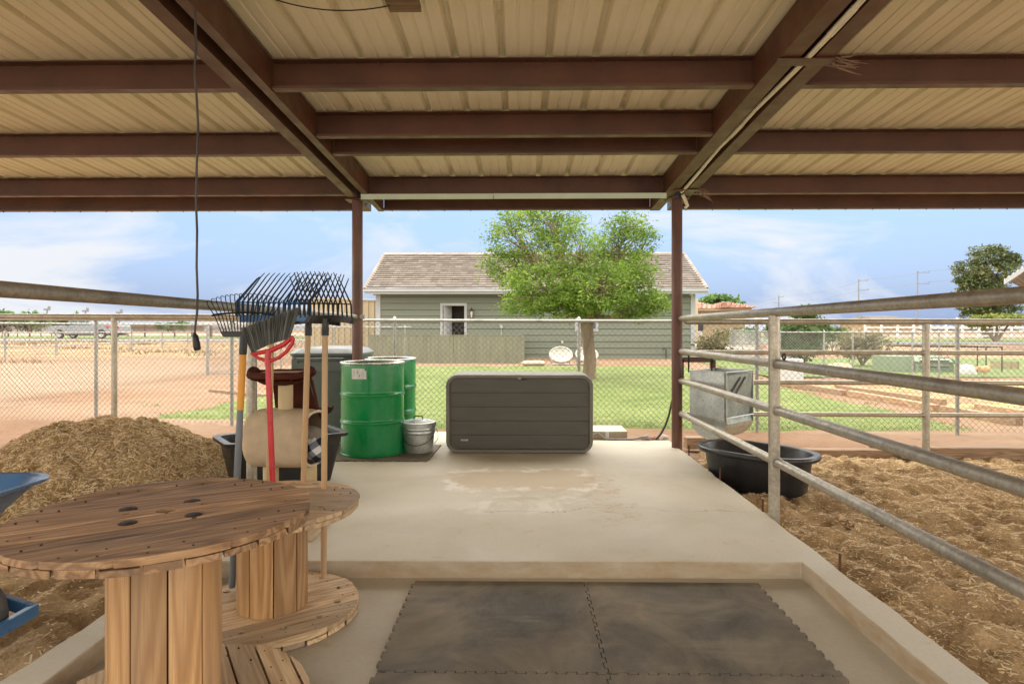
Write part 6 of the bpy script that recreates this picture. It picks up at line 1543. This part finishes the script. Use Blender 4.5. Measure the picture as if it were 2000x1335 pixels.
# utility poles with wires
POLE = simple('grey steel pole', (.20, .21, .22), .6, .2)
polepos = []
def pole(label, px, ptop, pbot, Y, arms, side=1, h=None):
    b = at(px, 660, Y=Y); b.z = gz(b.x, Y) - .2; tp = at(px, ptop, Y=Y); t = thing('utility_pole', label, 'utility pole', b, group='utility poles')
    m = MB(); r = .0022*Y/2*1.0; m.tube([b, tp], [r*1.25, r*.9], 8); m.build('shaft', POLE, t, smooth=50); pts = []
    for i, (dy, w) in enumerate(arms):
        z = tp.z - dy; m = MB(); m.bar((tp.x, Y - r, z), (tp.x + side*w, Y - r, z), .10, .10); m.tube([(tp.x + side*w, Y - r, z), (tp.x + side*w, Y - r, z + .35)], .08, 6); m.build('cross_arm', POLE, t); pts.append(Vector((tp.x + side*w, Y - r, z + .35)))
    polepos.append((pts, Y))
pole('tallest utility pole, right of the other two, with four short arms', 1792, 529, 660, 112, [(.3, 2.0), (2.3, 2.0), (4.6, 2.0), (6.3, .9)])
pole('middle utility pole with four short arms', 1677, 545, 660, 135, [(.3, 1.9), (2.4, 2.0), (4.8, 2.0), (7, .9)])
pole('farthest utility pole showing above the near top rail, dark brown', 1521, 577, 660, 205, [(.5, 1.4), (2.5, -1.6), (6, 1.4)])
m = MB()
ends = [at(2120, 502, Y=92), at(2120, 517, Y=92), at(2120, 533, Y=92)]; far = [at(1390, 610, Y=260), at(1390, 613, Y=260), at(1390, 616, Y=260)]
for i in range(3):
    ch = [ends[i], polepos[0][0][i], polepos[1][0][i], polepos[2][0][i], far[i]]
    for a, b in zip(ch, ch[1:]):
        L = (b-a).length; m.tube([a.lerp(b, k/10) + Vector((0, 0, -.012*L*4*(k/10)*(1-k/10))) for k in range(11)], .028, 4)
tag(m.build('power_lines', simple('power line', (.16, .17, .19), .6)), 'three thin power lines strung along the utility poles on the right', 'power lines')
for lb, px, ptop in (('sports light mast far off above the hood of the pickup, leftmost', 92, 603), ('sports light mast far off above the bed of the pickup, middle one', 167, 606), ('sports light mast far off right of the pickup', 233, 609)):
    Y = 210; b = at(px, 645, Y=Y); tp = at(px, ptop, Y=Y); t = thing('light_mast', lb, 'light mast', b, group='sports light masts far off'); m = MB(); m.tube([b, tp], .22, 6); m.build('shaft', POLE, t); m = MB(); m.box(tp.x - 1.0, tp.x + 1.0, Y - .3, Y + .3, tp.z - .5, tp.z + .1); m.box(tp.x + .4, tp.x + 1.0, Y - .3, Y + .3, tp.z + .1, tp.z + .9); m.build('lamp_head', POLE, t)
# white ranch rail fence far right
RAILW = simple('bright white rail paint', (.66, .66, .65), .6)
wf_ = thing('ranch_rail_fence', 'long white three rail ranch fence across the far road on the right', 'rail fence', (40, 60, 0)); Yw = 60; xw0, xw1 = at(1690, 640, Y=Yw).x, at(2060, 640, Y=Yw).x
k = 0; x = xw0
while x < xw1 + .1:
    m = MB(); m.box(x - .10, x + .10, Yw - .07, Yw + .07, gz(x, Yw) - .2, gz(x, Yw) + 1.25); m.add([(x-.09, Yw-.09, gz(x, Yw)+1.25), (x+.09, Yw-.09, gz(x, Yw)+1.25), (x+.09, Yw+.09, gz(x, Yw)+1.25), (x-.09, Yw+.09, gz(x, Yw)+1.25), (x, Yw, gz(x, Yw)+1.33)], [(0,1,4),(1,2,4),(2,3,4),(3,0,4),(3,2,1,0)]); m.build('post', RAILW, wf_); x += 1.55
for z in (.25, .65, 1.08):
    m = MB(); m.box(xw0, xw1, Yw - .10, Yw - .072, gz(30, Yw) + z - .08, gz(30, Yw) + z + .08); m.build('rail', RAILW, wf_)
# brown pipe fence beyond the pickup, and silver two rail fence nearer
BRP = simple('brown pipe', (.12, .06, .05), .6)
bf = thing('brown_pipe_fence', 'brown pipe fence along the green pasture behind the pickup', 'pipe fence', (-45, 66, 0)); Yb = 66
for px in (4, 16, 34, 58, 80, 101, 250, 283, 341, 375, 411, 414, 440): 
    x = at(px, 640, Y=Yb).x; m = MB(); m.tube([(x, Yb, gz(x, Yb) - .1), (x, Yb, gz(x, Yb) + 1.42)], .085 if px in (16, 58, 283, 341, 375, 411) else .05, 6); m.build('post', BRP, bf)
for z in (1.4, .95, .5):
    m = MB(); m.tube([(at(-30, 640, Y=Yb).x, Yb, gz(-50, Yb) + z), (at(470, 640, Y=Yb).x, Yb, gz(-50, Yb) + z)], .04 if z > 1 else .025, 6); m.build('rail', BRP, bf)
af = thing('arena_fence', 'silver two rail fence receding across the dirt lot before the pickup', 'rail fence', (-22.5, 27, 0))
A_, B_ = at(8, 703, Y=27), at(395, 681, Y=44)
for f in (0.0, .175, .50, .66, .80, .93, -.35):
    p = A_.lerp(B_, f if f < .9 else f); 
    px = {0.0: 10, .175: 110, .50: 257, .66: 317, .80: 367, .93: 378, -.35: -110}[f]; Y = {10: 27, 110: 29.5, 257: 34.5, 317: 38, 367: 41.5, 378: 44, -110: 23.5}[px]
    q = at(px, 640, Y=Y); m = MB(); m.tube([(q.x, Y, gz(q.x, Y) - .1), (q.x, Y, 1.22)], .05, 7); m.build('post', GALV_FENCE, af)
for zz in (1.1, .48):
    m = MB(); m.tube([Vector((at(px, 640, Y=Y).x, Y, zz)) for px, Y in ((-110, 23.5), (10, 27), (110, 29.5), (257, 34.5), (317, 38), (378, 44))], .03, 6); m.build('rail', GALV_FENCE, af)
# ---------------------------------------------------------------- pickup
def pickup():
    Y = 56.5; s_ = Y/1200*1.0
    c = at(180, 661, Y=Y); g_ = gz(c.x, Y) + .06
    x0 = at(111, 650, Y=Y).x; x1 = at(243, 650, Y=Y).x; L = x1 - x0
    t = thing('pickup_truck', 'white crew cab pickup truck parked on the far gravel road facing left', 'pickup truck', (c.x, Y, g_))
    PW = simple('white car paint', (.27, .285, .30), .3, 0, .04, 2, coat=.2); GL = simple('car glass', (.05, .12, .11), .05, 0, .1, 2, spec=.8); wd = 1.0
    t.scale = (1, 1, .86)
    X = lambda f: x0 + f*L
    H = 1.83
    def side(poly, y0, y1, inset=0):
        m = MB(); P = [(X(f), g_ + z) for f, z in poly]; n = len(P); vs = [(x, y0 + inset, z) for x, z in P] + [(x, y1 - inset, z) for x, z in P]
        m.add(vs, [tuple(range(n)), tuple(range(2*n-1, n-1, -1))] + [((i+1) % n, i, n+i, n+(i+1) % n) for i in range(n)]); return m
    def arch(f, r, z0=.40, n=8): return [(f + r*math.cos(math.pi*(1 - k/n))/L, z0 + r*.95*math.sin(math.pi*k/n)) for k in range(n+1)]
    body = [(0.0, .45), (0.0, .62), (.004, .98), (.02, 1.10), (.12, 1.17), (.235, 1.20), (.60, 1.20), (.61, 1.24), (.985, 1.24), (.995, 1.1), (1.0, .72), (.995, .52), (.93, .48)]
    low = [(.93, .48)] + arch(.765, .46)[::-1] + [(.60, .38), (.30, .38)] + arch(.145, .46)[::-1] + [(.03, .42)]
    m = side(body + low[1:], Y - wd, Y + wd); m.build('body', PW, t, bevel=.03)
    cab = [(.225, 1.19), (.315, 1.72), (.345, 1.80), (.40, H), (.53, H), (.575, 1.79), (.605, 1.19)]
    m = side(cab, Y - wd*.90, Y + wd*.90); cb = m.build('cab', PW, t, bevel=.03)
    for poly in ([(.255, 1.24), (.325, 1.70), (.40, 1.74), (.41, 1.24)], [(.43, 1.24), (.425, 1.74), (.52, 1.74), (.515, 1.24)], [(.535, 1.24), (.54, 1.72), (.562, 1.70), (.585, 1.24)]):
        m = side(poly, Y - wd*.90 - .015, Y - wd*.90 + .01); m.build('window', GL, t)
    for f in (.145, .765):
        for yy in (Y - wd + .12, Y + wd - .12):
            m = MB(); M_ = Matrix.Translation((X(f), yy, g_ + .37)) @ Matrix.Rotation(R(90), 4, 'X'); m.lathe([(.24, -.13), (.35, -.13), (.375, -.10), (.375, .10), (.35, .13), (.24, .13)], 26, (0,0,0), M_); w_ = m.build('wheel', RUB, t, smooth=50)
            m = MB(); m.lathe([(0, .10), (.06, .13), (.08, .115), (.20, .12), (.245, .125), (.245, -.1), (0, -.1)], 20, (0,0,0), M_); 
            m.build('rim', simple('alloy rim', (.6, .6, .6), .3, .7), w_, smooth=50)
        m = MB(); P_a = arch(f, .47); m.face([(X(a), Y - wd - .004, g_ + z) for a, z in P_a][::-1]); m.build('wheel_arch', BLACK_PLASTIC, t)
    m = MB(); m.box(X(.30), X(.61), Y - wd - .06, Y - wd + .05, g_ + .36, g_ + .42); m.box(X(.62), X(.68), Y - .8, Y + .8, g_ + .30, g_ + .45); m.box(X(.2), X(.97), Y - .7, Y + .7, g_ + .28, g_ + .44); m.build('running_board', BLACK_PLASTIC, t)
    m = MB(); m.box(X(.972), X(1.002), Y - wd - .01, Y - wd + .2, g_ + .86, g_ + 1.14); m.build('tail_light', simple('red lamp', (.5, .01, .01), .2), t)
    m = MB(); m.box(X(.84), X(.875), Y - wd - .012, Y - wd + .002, g_ + .92, g_ + 1.15); m.build('red_sticker', simple('red lamp', (.5, .01, .01), .2), t)
    m = MB(); m.box(X(-.008), X(.012), Y - wd + .02, Y + wd - .02, g_ + .45, g_ + .62); m.box(X(.985), X(1.012), Y - wd + .02, Y + wd - .02, g_ + .48, g_ + .64); m.build('bumper', simple('chrome', (.6, .6, .6), .2, .9), t, bevel=.02)
    m = MB(); m.box(X(.262), X(.285), Y - wd - .2, Y - wd + .1, g_ + 1.18, g_ + 1.38); m.build('mirror', BLACK_PLASTIC, t, bevel=.02)
pickup()
# ---------------------------------------------------------------- garden furniture and yard things
CUSH = simple('cream quilted cushion', (0.44, 0.42, 0.37), .9, 0, .07, 6, .5, 30)
ch = thing('saucer_chair', 'round cream folding saucer chair by the outbuilding wall, in full view', 'chair', at(1095, 712, Y=22.6), group='saucer chairs')
def saucer(px, py, rx, ry, Y, root):
    c = at(px, py, Y=Y); k = Y/1200; m = MB()
    def f(u, v):
        a = 2*math.pi*u; r = v; q_ = .018*max(0, math.sin(a*7))*math.sin(math.pi*v) + .012*math.sin(v*9)
        return (c.x + rx*k*r*math.cos(a), c.y + .30*r*math.sin(a)*1 - .10*(1 - r*r)*-1 - q_, c.z + ry*k*r*math.sin(a) - .06*(1 - r*r))
    m.grid(f, 40, 8); m.grid(lambda u, v: tuple(Vector(f(1-u, v)) + Vector((0, .06, -.05))), 40, 8); m.tube([f(i/40, 1) for i in range(40)], .035, 6, closed=True); m.build('cushion', CUSH, root, smooth=60)
    m = MB(); g_ = gz(c.x, Y) + .02
    for sx in (-1, 1): m.tube([(c.x + sx*.36, Y - .25, c.z - .1), (c.x + sx*.34, Y - .28, g_), (c.x + sx*.34, Y + .3, g_), (c.x + sx*.36, Y + .3, c.z)], .016, 6)
    m.tube([(c.x - .34, Y - .28, g_ + .02), (c.x + .34, Y - .28, g_ + .02)], .014, 6); m.tube([(c.x - .34, Y + .3, g_ + .06), (c.x + .34, Y + .3, g_ + .06)], .014, 6); m.build('frame', simple('silver chair frame', (.4, .4, .4), .4, .6), root, smooth=50)
saucer(1095.5, 692, 21.5, 14, 22.6, ch)
ch2 = thing('saucer_chair', 'round cream folding saucer chair mostly hidden behind the trunk of the shade tree', 'chair', at(1145, 712, Y=22.9), group='saucer chairs'); saucer(1146, 692, 21, 13, 22.9, ch2)
m = MB(); c = at(1042, 714, Y=22.0)
m.grid(lambda u, v: (c.x + .46*math.cos(2*math.pi*u)*math.sin(math.pi*v)**.5, c.y + .34*math.sin(2*math.pi*u)*math.sin(math.pi*v)**.5, gz(0, 22) + .10 - .09*math.cos(math.pi*v)*(1 - .15*math.cos(8*u*6.28)*(v > .5))), 40, 12)
tag(m.build('floor_cushion', simple('cream floor cushion', (.42, .35, .27), .9, 0, .08, 8, .4, 30), smooth=70), 'flat oval cream cushion lying on the dirt near the saucer chair', 'cushion')
# kennel yard
GRN = simple('faded green plastic crate', (0.20, 0.27, 0.17), .6, 0, .1, 2, dirt=(.28, .30, .22), dirt_amt=.4)
bn = thing('green_coop', 'faded green plastic coop box with dark vent rows in the kennel yard', 'coop', (13, 19, 0)); Yk = 19.2
xa, xb, xc_ = at(1746, 700, Y=Yk).x, at(1790, 700, Y=Yk).x, at(1864, 700, Y=Yk).x; zt_k = at(1800, 695, Y=Yk).z; zb_k = gz(13, Yk)
m = MB(); m.box(xa, xb, Yk + .1, Yk + 1.2, zb_k, zt_k); m.box(xb + .003, xc_, Yk, Yk + 1.2, zb_k, at(1800, 707, Y=Yk).z); m.add([(xb - .05, Yk - .06, at(1800, 706, Y=Yk).z), (xc_ + .05, Yk - .06, at(1800, 706, Y=Yk).z), (xc_ - .1, Yk + .6, zt_k + .02), (xb - .05, Yk + .6, zt_k + .02)], [(0, 1, 2, 3)]); m.build('body', GRN, bn, bevel=.03)
m = MB()
for py in (698, 704, 716, 728, 733): 
    z = at(1800, py, Y=Yk).z
    for i in range(8): x = lerp(xb + .08, xc_ - .16, i/8); m.box(x, x + .09, Yk - .064, Yk - .004, z - .012, z + .012)
m.build('vent_row', simple('dark vent', (.02, .02, .02), .7), bn)
m = MB(); m.tube([at(1858, 700, Y=Yk-.1), at(1864, 706, Y=Yk-.1), at(1868, 712, Y=Yk-.1), at(1868, 735, Y=Yk-.1)], .035, 8); m.build('green_bow', simple('bright green tube', (.10, .32, .08), .5), bn, smooth=50)
def frame_table():
    Y = 19; t = thing('kennel_frame', 'dark metal frame with a flat mesh top standing in the kennel yard', 'frame', (14.5, Y, 0)); m = MB()
    za = at(1850, 677, Y=Y).z; x0_, x1_ = at(1795, 680, Y=Y).x, at(1957, 680, Y=Y).x
    for yy in (Y, Y + .5, Y + 1.0, Y + 1.5): m.bar((x0_, yy, za), (x1_, yy, za - .01), .03, .03)
    for i in range(14): x = lerp(x0_, x1_, i/13); m.bar((x, Y, za - .01), (x, Y + 1.5, za - .01), .015, .015)
    m.build('top', DARK_METAL, t)
    for px in (1868, 1909, 1926, 1957):
        m = MB(); x = at(px, 700, Y=Y).x; m.tube([(x, Y, gz(x, Y)), (x, Y, za)], .018, 6); m.build('leg', DARK_METAL, t)
frame_table()
WC = simple('woven brown crate', (0.30, 0.19, 0.12), .85, 0, .3, 14)
m = MB(); Y = 20.5; xa, xb = at(1956, 700, Y=Y).x, at(1989, 700, Y=Y).x; z0_, z1_ = gz(14, Y) + .02, at(1970, 706, Y=Y).z
for i in range(7): z = lerp(z0_, z1_, i/7); m.rnd(); m.box(xa, xb, Y - .02, Y, z + .006, z + (z1_-z0_)/7 - .006); m.box(xa, xa + .02, Y, Y + .5, z + .006, z + (z1_-z0_)/7 - .006)
for x in (xa, (xa+xb)/2, xb - .05): m.box(x, x + .05, Y - .035, Y - .021, z0_, z1_)
tag(m.build('wooden_crate', WC), 'brown slatted wooden crate on the grass at the right edge of the kennel yard', 'crate')
# hen
hen = MB(); hc = at(1922, 735, Y=17.6); g_ = gz(13, 17.6)
HENF = simple('orange buff feathers', (0.62, 0.36, 0.17), .9, 0, .2, 20, .4, 60)
def hbody(u, v):
    a = 2*math.pi*u; s_ = math.sin(math.pi*v)**.7; x = -.15*math.cos(math.pi*v); return (hc.x + x, hc.y + .085*s_*math.cos(a), g_ + .20 + .10*s_*math.sin(a) + .35*max(0, x)*.5)
ht = thing('hen', 'orange buff hen pecking in the kennel yard left of the crate', 'hen', (hc.x, hc.y, g_))
hen.grid(hbody, 20, 16); hen.tube([(hc.x - .09, hc.y, g_ + .24), (hc.x - .17, hc.y, g_ + .26), (hc.x - .21, hc.y, g_ + .22)], [.06, .036, .028], 10); hen.lathe([(0, -.03), (.028, -.012), (.03, .005), (.02, .024), (0, .03)], 10, (hc.x - .22, hc.y, g_ + .215))
hen.add([(hc.x + .08, hc.y - .04, g_ + .26), (hc.x + .17, hc.y - .02, g_ + .36), (hc.x + .21, hc.y, g_ + .34), (hc.x + .17, hc.y + .02, g_ + .36), (hc.x + .08, hc.y + .04, g_ + .26), (hc.x + .12, hc.y, g_ + .18)], [(0,1,2,3,4), (0,4,5), (0,5,2,1), (4,3,2,5)])
hen.build('body', HENF, ht, smooth=60)
m = MB(); m.add([(hc.x - .245, hc.y - .008, g_ + .21), (hc.x - .245, hc.y + .008, g_ + .21), (hc.x - .275, hc.y, g_ + .195), (hc.x - .245, hc.y, g_ + .225)], [(0,1,2),(0,2,3),(1,3,2),(0,3,1)])
for s in (-.03, .03): m.tube([(hc.x, hc.y + s, g_ + .15), (hc.x + .005, hc.y + s, g_ + .01), (hc.x + .05, hc.y + s, g_ + .005)], .007, 6)
m.build('beak_and_legs', simple('yellow horn', (.5, .35, .1), .6), ht)
m = MB(); m.box(hc.x - .235, hc.x - .205, hc.y - .004, hc.y + .004, g_ + .235, g_ + .262); m.build('comb', simple('red comb', (.5, .03, .02), .6), ht)
# white drum-like basin and pot
m = MB(); q = at(1888, 733, Y=18.4); m.lathe([(0, .30), (.10, .29), (.20, .22), (.24, .10), (.25, 0), (0, 0)], 20, (q.x, q.y, gz(q.x, q.y))); tag(m.build('white_feeder', WHITE_PAINT, smooth=50), 'white domed feeder on the grass between the green coop and the hen', 'feeder')
m = MB(); Y = 16.0; xa, xb = at(1535, 720, Y=Y).x, at(1571, 720, Y=Y).x; m.prism(rrect(xa, xb, Y, Y + .45, .06, 4), gz(7, Y) - .02, at(1550, 701, Y=Y).z); tag(m.build('white_trough', WHITE_PAINT, bevel=.01), 'white water trough by the lawn seen right of the near fence post', 'trough')
m = MB(); q = at(1640, 705, Y=20.5); m.lathe([(0, .22), (.25, .19), (.42, .09), (.48, 0)], 18, (q.x, q.y, gz(q.x, q.y))); tag(m.build('sand_mound', simple('sand', (.50, .36, .24), .95, 0, .15, 10), smooth=60), 'small tan sand mound on the grass below the reddish shrub', 'mound')
POT = simple('orange clay pot', (.50, .20, .10), .8)
m = MB(); q = at(1487, 662, Y=30); m.lathe([(0, .0), (.16, 0), (.24, .45), (.27, .46), (.27, .54), (.22, .54), (0, .5)], 16, (q.x, q.y, gz(q.x, q.y))); tag(m.build('clay_pot', POT, smooth=50), 'orange clay pot standing left of the green shrub near the far drive', 'pot')
